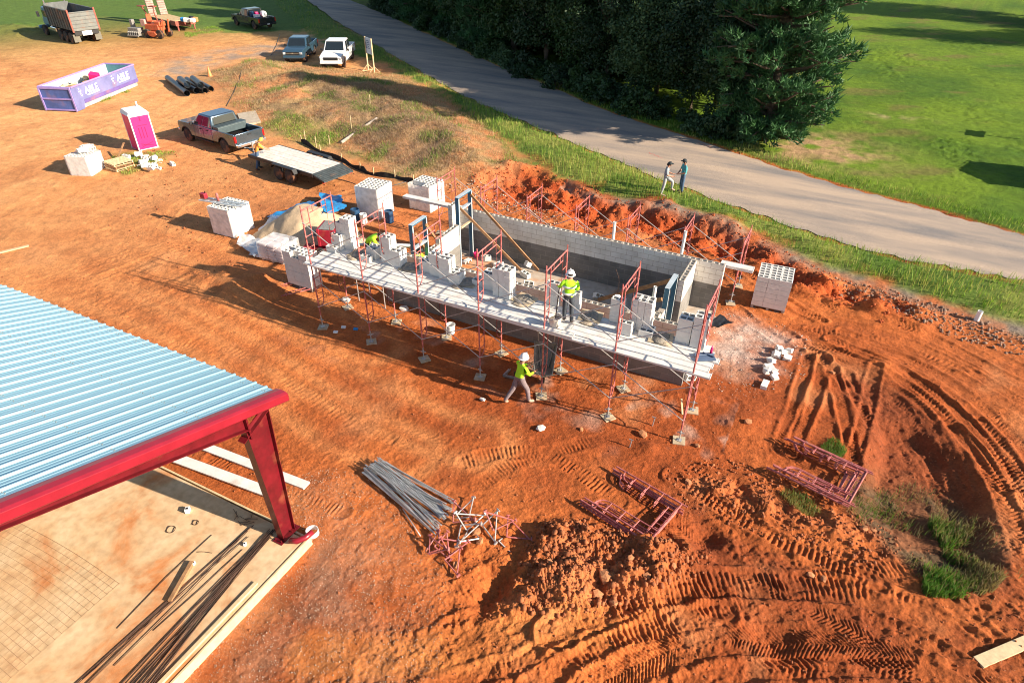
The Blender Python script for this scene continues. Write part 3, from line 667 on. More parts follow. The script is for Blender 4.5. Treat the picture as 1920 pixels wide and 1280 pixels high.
    iv = nn.new("ShaderNodeMath"); iv.operation = 'SUBTRACT'; iv.inputs[0].default_value = 1; nt.links.new(at.outputs["Alpha"], iv.inputs[1])
    gk = nn.new("ShaderNodeMath"); gk.operation = 'MULTIPLY'; nt.links.new(gw.outputs[0], gk.inputs[0]); nt.links.new(iv.outputs[0], gk.inputs[1])
    gk2 = nn.new("ShaderNodeMath"); gk2.operation = 'MULTIPLY'; gk2.inputs[1].default_value = .45; nt.links.new(gk.outputs[0], gk2.inputs[0])
    mx = nn.new("ShaderNodeMix"); mx.data_type = 'RGBA'; nt.links.new(gk2.outputs[0], mx.inputs[0]); nt.links.new(vm.outputs[0], mx.inputs[6]); mx.inputs[7].default_value = (.66, .46, .33, 1)
    nt.links.new(mx.outputs[2], b.inputs["Base Color"])
    bp = nn.new("ShaderNodeBump"); bp.inputs["Strength"].default_value = .8; bp.inputs["Distance"].default_value = .06
    nt.links.new(z1.outputs[0], bp.inputs["Height"]); nt.links.new(bp.outputs[0], b.inputs["Normal"])
    me.materials.append(m)
    o = bpy.data.objects.new("ground", me); COL.objects.link(o); tag(o, kind='structure')
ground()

def road():
    k = 6; RN, RF = smooth_pts(ROAD_N, 6), smooth_pts(ROAD_F, 6); n = min(len(RN), len(RF)); vs = []; fs = []
    for i in range(n):
        a, b = RN[i], RF[i]; q1 = float(vn(np.array([i*1.0]), np.array([0.]), 2.3, 5))*.22; q2 = float(vn(np.array([i*1.0]), np.array([9.]), 2.1, 6))*.18; b = (b[0]+q1*.4, b[1]+q1); a = (a[0]+q2*.4, a[1]+q2)
        for j in range(k+1):
            t = j/k; w = .05*math.sin(i*1.7) if j in (0, k) else 0
            vs.append((a[0]+(b[0]-a[0])*t, a[1]+(b[1]-a[1])*t+w, .014+.05*math.sin(PI*t)))
    for i in range(n-1):
        for j in range(k): fs.append((i*(k+1)+j, i*(k+1)+j+1, (i+1)*(k+1)+j+1, (i+1)*(k+1)+j))
    mb = MB(); mb.add(vs, fs)
    m, nt, nn, b = nodes_mat('road_asphalt'); b.inputs["Roughness"].default_value = .9
    g = nn.new("ShaderNodeNewGeometry")
    mp = nn.new("ShaderNodeMapping"); mp.inputs["Rotation"].default_value = (0, 0, R(30)); mp.inputs["Scale"].default_value = (.16, .9, 1)
    nt.links.new(g.outputs["Position"], mp.inputs[0])
    z = nn.new("ShaderNodeTexNoise"); z.inputs["Scale"].default_value = .8; z.inputs["Detail"].default_value = 9; z.inputs["Roughness"].default_value = .6; nt.links.new(mp.outputs[0], z.inputs["Vector"])
    r = nn.new("ShaderNodeValToRGB"); r.color_ramp.elements[0].position = .35; r.color_ramp.elements[0].color = (.20, .18, .17, 1); r.color_ramp.elements[1].position = .62; r.color_ramp.elements[1].color = (.44, .335, .25, 1)
    nt.links.new(z.outputs[0], r.inputs[0])
    z2 = nn.new("ShaderNodeTexNoise"); z2.inputs["Scale"].default_value = 22; z2.inputs["Detail"].default_value = 6; nt.links.new(g.outputs["Position"], z2.inputs["Vector"])
    mr = nn.new("ShaderNodeMapRange"); mr.inputs[1].default_value = .3; mr.inputs[2].default_value = .7; mr.inputs[3].default_value = .75; mr.inputs[4].default_value = 1.2; nt.links.new(z2.outputs[0], mr.inputs[0])
    sc_ = nn.new("ShaderNodeVectorMath"); sc_.operation = 'SCALE'; nt.links.new(r.outputs[0], sc_.inputs[0]); nt.links.new(mr.outputs[0], sc_.inputs[3])
    nt.links.new(sc_.outputs[0], b.inputs["Base Color"])
    o = mb.build("road", m, smooth=True); tag(o, kind='structure')
road()
for k, (x, y, L) in enumerate(((7.23, 26.30, 1.2), (5.15, 23.00, 1.1))):
    m = MB(); vs = []
    m.path([(L*(i/10-.5), .06*math.sin(i*1.9+k), 0) for i in range(11)], .022, 4); m.v = [(a, b_, c*.1) for a, b_, c in m.v]
    o = m.build('paint_mark', mat('pink_marking_paint', (.55, .14, .12), .9)); o.location = (x, y, .062); o.rotation_euler = (0, 0, R(-28)); tag(o, ['pink paint line on the far side of the road', 'pink paint line on the near side of the road'][k], 'paint mark')

# ------------------------------------------------------------------ loose stones, clods, grass
def stones(name, mtl, n, area, smin, smax, label, cat, kmask=None, zoff=0.25):
    ico = bmesh.new(); bmesh.ops.create_icosphere(ico, subdivisions=1, radius=1); iv = np.array([v.co[:] for v in ico.verts]); jf = np.array([[v.index for v in f.verts] for f in ico.faces]); ico.free()
    xs, ys = area(n); h, mk = height(xs, ys)
    keep = mk['road'] < -.25
    keep &= ~((xs > .8) & (xs < 12.2) & (ys > 2.4) & (ys < 7.2)) & ~((xs < 6.0) & (ys < -7.5))
    if kmask is not None: keep &= rng.random(len(xs)) < kmask(xs, ys, mk)
    xs, ys, h = xs[keep], ys[keep], h[keep]; n = len(xs)
    s = smin*(smax/smin)**(rng.random(n)**2.2)
    q = rng.normal(size=(n, 3, 3)); q, _ = np.linalg.qr(q)
    sc = s[:, None]*rng.uniform(.55, 1.15, (n, 3))
    V = iv[None]*rng.uniform(.75, 1.2, (n, len(iv), 1)); V = V*sc[:, None, :]; V = np.einsum('nij,nkj->nki', q, V)
    V = V+np.stack([xs, ys, h+s*zoff], 1)[:, None, :]
    F = jf[None]+(np.arange(n)*len(iv))[:, None, None]
    me = bpy.data.meshes.new(name); nv = n*len(iv); nf = n*len(jf)
    me.vertices.add(nv); me.vertices.foreach_set("co", V.astype(np.float32).ravel())
    me.loops.add(nf*3); me.loops.foreach_set("vertex_index", F.astype(np.int32).ravel())
    me.polygons.add(nf); me.polygons.foreach_set("loop_start", (np.arange(nf)*3).astype(np.int32)); me.update(calc_edges=True)
    me.materials.append(mtl); o = bpy.data.objects.new(name, me); COL.objects.link(o); tag(o, label, cat, None, 'stuff')
def poly_area(poly, ext=0.0):
    P_ = np.array(poly)
    def f(n):
        lo = P_.min(0)-ext; hi = P_.max(0)+ext; x = rng.uniform(lo[0], hi[0], n*3); y = rng.uniform(lo[1], hi[1], n*3)
        k = pdist(x, y, poly) > -ext; return x[k][:n], y[k][:n]
    return f
clod = mat('clay_clods', (.28, .075, .024), .95, 0, .25, 3, col2=(.46, .16, .06))
grey = mat('pale_gravel', (.36, .22, .14), .9, 0, .3, 3, col2=(.58, .44, .34))
FRONT = [(-14.19,-3.47),(-3.81,2.98),(8.49,-0.47),(12.76,3.85),(14.81,9.85),(22.41,10.59),(20.98,-3.64),(5.79,-11.46)]
stones("dirt_clods", clod, 26000, poly_area(FRONT), .008, .035, "loose clods of orange clay over the front yard", "dirt clods", lambda x, y, m: np.clip(m['rough']*.8-.05, .04, 1))
stones("spoil_clods", clod, 5200, poly_area(SPOIL, .6), .010, .085, "heap of broken orange clay clods in the foreground", "dirt clods", lambda x, y, m: np.clip(m['sp'], 0, 1))
stones("ridge_clods", clod, 1500, poly_area(SPOIL2, .6), .010, .06, "low ridge of clods between the two piles of scaffold frames", "dirt clods")
stones("pit_clods", mat('red_clods', (.36, .06, .015), .95, 0, .3, 3, col2=(.55, .13, .035)), 7000, poly_area(PIT, .5), .012, .07, "fresh red clods in the trench behind the block walls", "dirt clods", lambda x, y, m: np.clip(.3+m['pit'], 0, 1))
stones("gravel", grey, 9000, poly_area(GRAVEL, 1.0), .005, .018, "pale gravel scattered on the dirt beside the slab", "gravel")
stones("pale_rubble", grey, 520, poly_area([(-3.46,13.49),(-1.79,14.81),(1.69,13.78),(3.99,12.45),(4.03,11.14),(1.49,11.83),(-0.50,12.24)]), .02, .07, "grey broken stone behind the left end of the back wall", "rubble")
stones("mortar_crumbs", mat('mortar_crumbs', (.5, .46, .42), .95, 0, .2, 4), 900, poly_area(WHITE, .8), .006, .03, "white mortar crumbs beside the right end of the scaffold", "rubble")
stones("ditch_stones", mat('grey_soil_clods', (.26, .17, .12), .95, 0, .3, 3, col2=(.38, .23, .15)), 1500, poly_area([(15.80,11.51),(17.69,12.03),(19.51,11.52),(20.86,11.11),(22.41,10.59),(22.29,9.47),(20.44,9.56),(18.45,10.06),(16.44,10.70)], .2), .012, .08, "grey clods along the cut edge below the verge", "dirt clods")
stones("left_clods", clod, 6000, poly_area([(-18.99,6.59),(-21.17,11.50),(-11.95,10.32),(-5.87,13.54),(-0.97,11.99),(-3.64,7.76),(-6.01,3.45),(-6.18,0.73),(-13.52,1.91)], .5), .02, .075, "orange clods around the pallets at the left", "dirt clods", lambda x, y, m: np.clip(m['rough'], .08, 1))

def blades(name, cols, n, area, hmin, hmax, w, label, cat, cl=.35, lean=.5, kmask=None):
    xs, ys = area(n); h, mk = height(xs, ys, False)
    keep = mk['road'] < -.04
    if kmask is not None: keep &= rng.random(len(xs)) < kmask(xs, ys, mk)
    xs, ys, h = xs[keep], ys[keep], h[keep]; n = len(xs)
    hh = rng.uniform(hmin, hmax, n)*(.65+.5*(vn(xs, ys, .8, 201)+1)*.5+.3*(vn(xs, ys, 3, 202)))
    hh = np.maximum(hh, hmin*.5)
    a = rng.uniform(0, 2*PI, n); l = rng.uniform(.1, lean, n)*hh; la = rng.uniform(0, 2*PI, n)
    dx = np.cos(a)*w*.5; dy = np.sin(a)*w*.5
    p0 = np.stack([xs-dx, ys-dy, h-.02], 1); p1 = np.stack([xs+dx, ys+dy, h-.02], 1)
    m0 = np.stack([xs-dx*.7+np.cos(la)*l*.35, ys-dy*.7+np.sin(la)*l*.35, h+hh*.6], 1); m1 = np.stack([xs+dx*.7+np.cos(la)*l*.35, ys+dy*.7+np.sin(la)*l*.35, h+hh*.6], 1)
    tp = np.stack([xs+np.cos(la)*l, ys+np.sin(la)*l, h+hh], 1)
    V = np.stack([p0, p1, m1, m0, tp], 1).reshape(-1, 3)
    b = (np.arange(n)*5)[:, None]
    me = bpy.data.meshes.new(name); me.vertices.add(n*5); me.vertices.foreach_set("co", V.astype(np.float32).ravel())
    q = np.concatenate([b+np.array([[0, 1, 2, 3]]), b+np.array([[3, 2, 4]])], 1)
    me.loops.add(n*7); me.loops.foreach_set("vertex_index", q.astype(np.int32).ravel())
    ls = (np.arange(n)*7)[:, None]+np.array([[0, 4]]); me.polygons.add(n*2); me.polygons.foreach_set("loop_start", ls.astype(np.int32).ravel())
    mi = np.clip(((vn(xs, ys, 1.2, 210)+1)*.5+rng.normal(0, .25, n))*len(cols), 0, len(cols)-1).astype(np.int32)
    me.polygons.foreach_set("material_index", np.repeat(mi, 2)); me.update(calc_edges=True)
    for k, c in enumerate(cols):
        mm = bpy.data.materials.get("blade_%d_%d_%d" % tuple(int(v*999) for v in c))
        if mm is None:
            mm, nt, nn, bs = nodes_mat("blade_%d_%d_%d" % tuple(int(v*999) for v in c)); bs.inputs["Base Color"].default_value = (*c, 1); bs.inputs["Roughness"].default_value = .7
            tl = nn.new("ShaderNodeBsdfTranslucent"); tl.inputs[0].default_value = (c[0]*1.1, c[1]*1.15, c[2]*.8, 1)
            ms = nn.new("ShaderNodeMixShader"); ms.inputs[0].default_value = .35; nt.links.new(bs.outputs[0], ms.inputs[1]); nt.links.new(tl.outputs[0], ms.inputs[2]); nt.links.new(ms.outputs[0], nn["Material Output"].inputs[0])
        me.materials.append(mm)
    o = bpy.data.objects.new(name, me); COL.objects.link(o); tag(o, label, cat, None, 'stuff')
GREEN = [(.09, .19, .02), (.16, .29, .03), (.24, .36, .045), (.38, .36, .10)]
DRY = [(.46, .29, .15), (.36, .23, .13), (.30, .24, .09), (.54, .38, .21)]
blades("verge_grass", GREEN, 120000, poly_area(VERGE, .1), .14, .42, .026, "tall green grass along the near side of the road", "grass", kmask=lambda x, y, m: np.clip(1.2-np.hypot(x-14, y+14)/70, .15, 1))
blades("far_verge_grass", GREEN, 30000, poly_area(ROAD_F[5:-2]+[(p[0]+.9, p[1]+1.6) for p in ROAD_F[5:-2]][::-1], .05), .08, .3, .025, "green grass along the far side of the road", "grass")
blades("dry_grass", DRY, 36000, poly_area(BANK, .3), .05, .22, .02, "dry straw coloured grass on the bank behind the trailer", "grass", lean=1.3)
blades("straw", [(.30, .20, .13), (.40, .28, .19), (.22, .15, .09)], 30000, poly_area(STRAW, .3), .06, .22, .018, "flattened brown straw on the slope below the road", "straw", lean=2.2)
blades("bank_weeds", GREEN[:3]+[(.25, .25, .08)], 26000, poly_area(BANK, .3), .08, .32, .022, "green weeds in patches on the bank", "grass", kmask=lambda x, y, m: sst(.1, .5, fbm(x, y, 1.7, 141, 3)*.6))
blades("corner_weeds", [(.07, .17, .02), (.11, .24, .03), (.28, .24, .10), (.22, .16, .08)], 4200, poly_area([(18.99,-2.18),(19.11,-1.01),(19.57,-0.43),(20.00,-0.55),(20.34,-1.02),(20.16,-1.42),(19.51,-1.98)], .15), .12, .45, .02, "bright green weeds in the low corner at the right", "weeds", kmask=lambda x, y, m: sst(-.3, .4, vn(x, y, .5, 220)))
blades("upper_weeds", [(.07, .17, .02), (.11, .24, .03), (.28, .24, .10), (.22, .16, .08)], 1700, poly_area([(19.20,0.37),(19.62,0.88),(20.03,0.80),(19.87,0.08),(19.47,-0.22)], .1), .1, .4, .02, "small clump of green weeds above the corner weeds", "weeds", kmask=lambda x, y, m: sst(-.3, .4, vn(x, y, .5, 221)))
blades("sparse_weeds", [(.10, .17, .03), (.28, .22, .10), (.20, .15, .07)], 3600, poly_area(VEG_SHADE, .4), .06, .3, .013, "sparse weeds and dead stems in the hollow", "weeds", kmask=lambda x, y, m: sst(.25, .7, vn(x, y, .7, 230)))
blades("patch_weeds", [(.10, .20, .03), (.26, .24, .08)], 900, poly_area([(16.47,1.61),(16.70,2.09),(16.94,1.74),(16.77,1.30)], .1), .08, .28, .013, "green tuft above the right pile of scaffold frames", "weeds")
blades("hole_weeds", [(.10, .20, .03), (.26, .24, .08)], 800, poly_area([(15.72,-0.64),(16.22,-0.48),(16.52,-0.91),(16.17,-1.10)], .1), .08, .28, .013, "weeds under the lower edge of the right pile of frames", "weeds")
for k, gp in enumerate(GPATCH):
    blades("yard_grass", GREEN[1:], 1800, poly_area(gp, .2), .06, .2, .03, ["thin grass along the purple container", "thin grass beside the orange machine", "thin grass beside the pink toilet", "thin grass by the concrete slab piece behind the pickup"][k], "grass", kmask=lambda x, y, m: sst(-.4, .3, vn(x, y, .8, 240)))

# ================================================================== BLOCK BUILDING
ZF, ZT, ZD = 0.29, 2.12, 2.45       # floor, wall top, scaffold deck top
def holes_top(mb, x0, y0, z, L=.39, W=.19, dep=.18, along='X', mi_in=1):
    """top face of one hollow block: rim, webs and two open cores"""
    xs = [0, .032, .178, .212, .358, L]; ys = [0, .032, W-.032, W]
    def P(a, b, c): return (x0+a, y0+b, c) if along == 'X' else (x0+b, y0+a, c)
    for i in range(5):
        for j in range(3):
            core = i in (1, 3) and j == 1
            a, b, c, d = xs[i], xs[i+1], ys[j], ys[j+1]
            if not core: mb.quad(P(a, c, z), P(b, c, z), P(b, d, z), P(a, d, z))
            else:
                zz = z-dep; e = .006
                A = [P(a, c, z), P(b, c, z), P(b, d, z), P(a, d, z)]; B = [P(a+e, c+e, zz), P(b-e, c+e, zz), P(b-e, d-e, zz), P(a+e, d-e, zz)]
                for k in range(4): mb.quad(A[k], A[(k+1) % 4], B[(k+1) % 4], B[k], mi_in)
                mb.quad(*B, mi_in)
def wall(name, label, x0, x1, y0, y1, z0, z1, steps=None, parent=None):
    """masonry wall with an open-cored top course; steps = list of (from, to, top) along its length"""
    ax = 'X' if (x1-x0) > (y1-y0) else 'Y'
    mb = MB(); a0, a1 = (x0, x1) if ax == 'X' else (y0, y1)
    for s0, s1, zt in (steps or [(a0, a1, z1)]):
        if ax == 'X': mb.bx(s0, s1, y0, y1, z0, zt-.1985)
        else: mb.bx(x0, x1, s0, s1, z0, zt-.1985)
        n = max(1, round((s1-s0)/.4064)); L = (s1-s0)/n
        for k in range(n):
            p = s0+k*L
            zb = zt-.1985
            if ax == 'X':
                for A, B in (((p, y0), (p+L, y0)), ((p+L, y1), (p, y1))): mb.quad((*A, zb), (*B, zb), (*B, zt), (*A, zt))
                holes_top(mb, p, y0, zt, L, y1-y0, .19)
            else:
                for A, B in (((x0, p+L), (x0, p)), ((x1, p), (x1, p+L))): mb.quad((*A, zb), (*B, zb), (*B, zt), (*A, zt))
                holes_top(mb, x0, p, zt, L, x1-x0, .19, 'Y')
        if ax == 'X':
            mb.quad((s0, y1, zb), (s0, y0, zb), (s0, y0, zt), (s0, y1, zt)); mb.quad((s1, y0, zb), (s1, y1, zb), (s1, y1, zt), (s1, y0, zt))
        else:
            mb.quad((x0, s0, zb), (x1, s0, zb), (x1, s0, zt), (x0, s0, zt)); mb.quad((x1, s1, zb), (x0, s1, zb), (x0, s1, zt), (x1, s1, zt))
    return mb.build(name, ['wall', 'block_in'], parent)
b = thing('block_building', 'roofless building of grey and white concrete block walls inside the scaffolding', 'building', (0, 0, 0))
fl = MB(); fl.bx(.95, 12.15, 2.69, 6.95, -.1, ZF); fl.build('floor_slab', 'floor', b)
wall('front_wall', '', .95, 12.2, 2.50, 2.69, -.2, ZT, parent=b)
wall('back_wall', '', 1.45, 12.2, 6.95, 7.14, -.2, ZT, parent=b)
wall('partition_wall', '', 11.05, 11.24, 5.25, 6.95, ZF, ZT, parent=b)
wall('partition_wall', '', 2.2, 2.39, 3.7, 5.55, ZF, ZT, [(3.7, 4.15, ZT-.2), (4.15, 5.55, ZT)], parent=b)
wall('partition_wall', '', 10.85, 11.04, 2.69, 3.9, ZF, ZT, [(2.69, 3.3, ZT-.2), (3.3, 3.9, ZT-.4)], parent=b)
wall('back_pier', '', 1.25, 1.44, 6.6, 7.14, ZF-.3, ZT+.2, parent=b)
# steel door frames standing in the gaps, held by timber props
def door_frame(name, label, x, y0, y1, z0, z1, mid, lean=0):
    t = thing(name, label, 'door frame', (x, (y0+y1)/2, z0)); w = (y1-y0)/2; H = z1-z0
    for s in (-1, 1):
        m = MB(); m.box((0, s*w, H/2), (.15, .05, H)); j = m.build('jamb', 'frame_blue', t, bevel=.004)
        e = MB(); e.box((.079, s*w*.985, H/2), (.008, .055, H)); e.box((-.079, s*w*.985, H/2), (.008, .055, H)); e.build('edge', 'frame_edge', j)
    m = MB(); m.box((0, 0, H+.026), (.15, 2*w+.05, .05)); hd = m.build('head', 'frame_blue', t, bevel=.004)
    e = MB(); e.box((0, 0, H+.055), (.16, 2*w+.06, .008)); e.build('edge', 'frame_edge', hd)
    if mid:
        m = MB(); m.box((0, 0, mid-z0), (.13, 2*w-.05, .06)); m.build('transom', 'frame_edge', t)
        m = MB(); m.box((0.02, 0, mid-z0-.75), (.09, 2*w-.05, .05)); m.build('spreader', 'wood_pale', t)
    if lean: t.rotation_euler = (0, lean, 0)
    return t
door_frame('door_frame', 'tall blue steel door frame with a transom, beside the bright white wall', 2.28, 5.66, 6.62, ZF, 3.12, 2.62)
door_frame('door_frame', 'left hand blue steel door frame with open red ground seen through it', 2.2, 2.72, 3.58, ZF, 3.18, 2.3)
door_frame('door_frame', 'blue steel door frame leaning by the white partition at the right end', 10.98, 4.0, 5.0, ZF, 2.38, 0, 0)
def stick(name, label, cat, p0, p1, w, t, m, group=None):
    p0 = Vector(p0); p1 = Vector(p1); d = p1-p0; mb = MB(); mb.box((0, 0, d.length/2), (w, t, d.length))
    o = mb.build(name, m, None, bevel=.003); o.location = p0; o.rotation_euler = d.to_track_quat('Z', 'Y').to_euler()
    return tag(o, label, cat, group)
stick('timber_brace', 'brown timber brace running down from the top of the tall blue door frame', 'brace', (2.36, 6.55, 3.0), (5.35, 6.55, .42), .05, .10, 'wood')
stick('timber_brace', 'lower timber brace from the tall blue door frame down to the fallen blocks', 'brace', (2.36, 5.72, 2.75), (4.88, 6.20, .34), .05, .10, 'wood')
stick('timber_brace', 'upper timber brace from the left hand door frame across the white wall', 'brace', (2.3, 3.5, 2.95), (1.75, 5.82, .38), .05, .10, 'wood')
stick('timber_brace', 'lower timber brace from the left hand door frame behind the front wall', 'brace', (2.3, 2.8, 2.9), (1.74, 4.93, .45), .05, .10, 'wood')
stick('timber_brace', 'brown timber brace rising over the floor to the right hand door frame', 'brace', (8.21, 5.64, .36), (10.85, 4.95, 2.2), .05, .14, 'wood')
stick('timber_brace', 'second timber brace lower on the right hand door frame', 'brace', (9.37, 6.06, .36), (10.85, 4.05, 1.95), .05, .14, 'wood')
def pipe(name, label, p0, p1, r, m, cat='pipe'):
    mb = MB(); mb.hollow(p0, p1, r, .006, 14); o = mb.build(name, m, smooth=True, auto=40); return tag(o, label, cat)
pipe('pvc_pipe', 'white pipe standing up behind the back wall near the middle', (8.02, 7.3, 0), (8.02, 7.3, 2.75), .055, 'pvc')
pipe('pvc_pipe', 'white pipe standing up behind the back wall near its right end', (10.55, 7.32, 0), (10.62, 7.3, 2.95), .055, 'pvc')
pipe('pvc_pipe', 'thin white pipe standing by the right hand door frame', (10.55, 3.2, ZF), (10.5, 3.25, 2.25), .035, 'pvc')
pipe('pvc_pipe', 'thick white pipe leaning beside the right hand door frame', (10.72, 3.35, ZF), (10.72, 3.45, 2.7), .055, 'pvc')
pipe('pvc_pipe', 'short white pipe upright in the dirt near the verge at the right', (20.71, 11.24, -.1), (20.71, 11.24, .38), .09, 'pvc')
mb = MB(); mb.path([(9.0, 5.3, ZF), (9.02, 5.3, 1.5), (9.0, 5.3, 1.62), (8.86, 5.3, 1.95)], .008, 5); mb.path([(9.5, 5.5, ZF), (9.52, 5.5, 2.2)], .008, 5)
tag(mb.build('reinforcing_bar', 'rebar'), 'thin reinforcing bars standing up from the floor slab', 'bar')

# ------------------------------------------------------------------ hollow concrete block
def block_mesh():
    mb = MB(); L, W, H = .39, .19, .19; x0, y0 = -L/2, -W/2
    xs = [0, .03, .18, .21, .36, L]; ys = [0, .03, .16, W]
    for z in (0, H):
        for i in range(5):
            for j in range(3):
                if i in (1, 3) and j == 1: continue
                a, b_, c, d = x0+xs[i], x0+xs[i+1], y0+ys[j], y0+ys[j+1]
                mb.quad((a, c, z), (b_, c, z), (b_, d, z), (a, d, z))
    for i in (1, 3):
        a, b_, c, d = x0+xs[i], x0+xs[i+1], y0+ys[1], y0+ys[2]; A = [(a, c), (b_, c), (b_, d), (a, d)]
        for k in range(4):
            p, q = A[k], A[(k+1) % 4]; mb.quad((*p, 0), (*q, 0), (*q, H), (*p, H), 1)
    A = [(x0, y0), (-x0, y0), (-x0, -y0), (x0, -y0)]
    for k in range(4):
        p, q = A[k], A[(k+1) % 4]; mb.quad((*p, 0), (*q, 0), (*q, H), (*p, H))
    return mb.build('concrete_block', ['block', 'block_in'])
BL = block_mesh(); BL_USED = [False]
def put_block(loc, rot, label, group):
    if not BL_USED[0]:
        BL_USED[0] = True; BL.location = loc; BL.rotation_euler = rot; tag(BL, label, 'block', group); return BL
    c = BL.copy(); COL.objects.link(c); c.location = loc; c.rotation_euler = rot
    c['label'] = label; c['category'] = 'block'
    if group: c['group'] = group
    elif 'group' in c: del c['group']
    return c
def stack(x0, x1, y, nz, label, ny=2, z=ZD, nx=None, last=None):
    nx = nx or max(1, round((x1-x0)/.4)); g = label.replace('grey hollow block', 'blocks')
    for k in range(nz):
        for i in range(nx):
            for j in range(ny):
                if last is not None and k == nz-1 and (i, j) in last: continue
                jx, jy = random.uniform(-.006, .006), random.uniform(-.006, .006)
                put_block((x0+.2+i*.397+jx, y+.1+j*.198+jy, z+k*.192), (0, 0, random.uniform(-.015, .015)), label, g)
def stack_r(x0, y, n, nz, label, last=()):
    g = label.replace('grey hollow block', 'blocks')
    for k in range(nz):
        for i in range(n):
            if k == nz-1 and i in last: continue
            put_block((x0+.1+i*.2+random.uniform(-.005, .005), y+.2+random.uniform(-.012, .012), ZD+k*.192), (0, 0, PI/2+random.uniform(-.02, .02)), label, g)
NB = 'grey hollow block '
stack(-.2, .2, 1.0, 1, NB+'lying alone at the left end of the deck', ny=1)
stack(-.12, .28, 1.22, 3, NB+'in the short stack at the left end of the deck', ny=1)
stack_r(.02, 1.4, 3, 6, NB+'in the tall stack at the left end of the deck', last=(0,))
stack(1.28, 1.68, .98, 1, NB+'lying on the deck left of the stepped pile', ny=1)
stack(1.35, 1.75, 1.25, 2, NB+'in the low pile beside the bending worker', ny=2)
stack(2.0, 2.4, 1.2, 5, NB+'in the tallest column of the stepped pile', ny=2)
stack(2.41, 2.81, 1.15, 3, NB+'in the lower step of the stepped pile', ny=2, nx=1)
stack(3.45, 3.85, 1.30, 2, NB+'in the low pile left of the second mortar board', ny=2)
stack(3.88, 4.28, 1.22, 4, NB+'in the middle column of the pile left of the second mortar board', ny=2, nx=1)
stack(4.30, 4.70, 1.15, 4, NB+'in the right column of the pile left of the second mortar board', ny=2, nx=1)
stack(4.72, 5.12, 1.05, 2, NB+'in the low step right of the second pile', ny=2, nx=1)
stack(5.42, 5.82, 1.30, 1, NB+'in the low step of the middle pile', ny=2, nx=1)
stack(5.84, 6.24, 1.22, 3, NB+'in the three high column of the middle pile', ny=2, nx=1)
stack_r(6.32, 1.02, 3, 5, NB+'in the tall open pile in the middle of the deck')
stack(7.98, 8.38, 1.32, 4, NB+'in the pile left of the worker on the deck', ny=1, nx=1)
stack(8.62, 9.02, 1.42, 3, NB+'in the pile behind the worker on the deck', ny=1, nx=1)
stack(10.0, 10.4, 1.30, 4, NB+'in the column behind the scaffold post right of the worker', ny=1, nx=1)
stack(10.42, 10.82, .82, 2, NB+'in the two block pile at the edge of the deck', ny=1, nx=1)
stack_r(10.62, 1.22, 3, 5, NB+'in the tall pile right of the worker')
stack(10.98, 11.38, .98, 1, NB+'lying low in front of the tall right pile', ny=2, nx=1)
stack(11.98, 12.38, 1.18, 4, NB+'in the left column of the right end pile', ny=2, nx=1)
stack(12.4, 12.8, 1.12, 5, NB+'in the right column of the right end pile', ny=2, nx=1)
# loose blocks: pixel guided spots on floor and ground
LO = [((4.88, 6.48, .52), (.5, .3, 2.3), 'topmost of the fallen blocks under the timber braces'),
 ((5.03, 6.03, .32), (0, .1, -.35), 'middle of the fallen blocks under the timber braces'),
 ((5.40, 5.51, .30), (.6, .2, .5), 'lowest of the fallen blocks under the timber braces'),
 ((2.29, 6.06, .30), (PI/2, 0, 1.4), 'standing on end inside the white wall with its cores showing'),
 ((8.08, 5.85, .34), (.9, .5, .7), 'tipped on the floor behind the worker on the deck'),
 ((11.55, 7.00, .05), (0, 0, -.2), 'lying in the alcove at the right end'),
 ((12.22, 6.86, .02), (PI/2, 0, .1), 'on its side outside the right end of the building'),
 ((11.51, 5.45, .30), (0, 0, .3), 'behind the right end pile of blocks'),
 ((14.42, 3.71, .03), (PI/2, 0, 1.5), 'standing alone on the dirt at the right'),
 ((12.28, 2.90, .2), (PI/2, .3, .9), 'under the right end of the deck'),
 ((3.71, 6.29, .29), (0, 0, 1.2), 'lying on the floor behind the middle pile'),
 ((2.99, 6.58, .29), (0, 0, .6), 'lying on the floor near the red bucket')]
for loc, rot, lab in LO: put_block(loc, rot, 'grey hollow block '+lab, None)
RB = [(1467,664), (1455,670), (1478,663), (1445,680), (1475,676), (1440,692), (1448,700), (1437,700), (1452,712), (1461,660)]
def chunk(p, s, label, m='block', group=None, name='block_chunk', cat='rubble piece'):
    bm = bmesh.new()
    if name == 'block_chunk':
        bmesh.ops.create_cube(bm, size=1.5); bmesh.ops.subdivide_edges(bm, edges=bm.edges[:6], cuts=1)
        for v in bm.verts: v.co = v.co+Vector([random.uniform(-.22, .22) for _ in range(3)])
    else: bmesh.ops.create_icosphere(bm, subdivisions=1, radius=1)
    for v in (bm.verts if name != 'block_chunk' else []): v.co = Vector((max(-.75, min(.75, v.co.x*random.uniform(.8, 1.3))), max(-.7, min(.7, v.co.y)), max(-.6, min(.6, v.co.z*random.uniform(.7, 1.2)))))
    me = bpy.data.meshes.new(name); bm.to_mesh(me); bm.free(); me.materials.append(M(m)); o = bpy.data.objects.new(name, me); COL.objects.link(o)
    o.location = p; o.scale = s; o.rotation_euler = (random.uniform(-.4, .4), random.uniform(-.4, .4), random.uniform(0, 6)); return tag(o, label, cat, group)
for x, y in [(14.76,5.75),(14.60,5.46),(14.93,5.88),(14.49,5.07),(14.94,5.44),(14.47,4.67),(14.63,4.50),(14.46,4.41),(14.74,4.18),(14.65,5.83)]:
    chunk((x, y, GH(x, y)+.08), (.17*random.uniform(.7, 1.2), .14, .10), 'broken white block piece scattered on the dirt at the right', group='broken block pieces on the dirt')

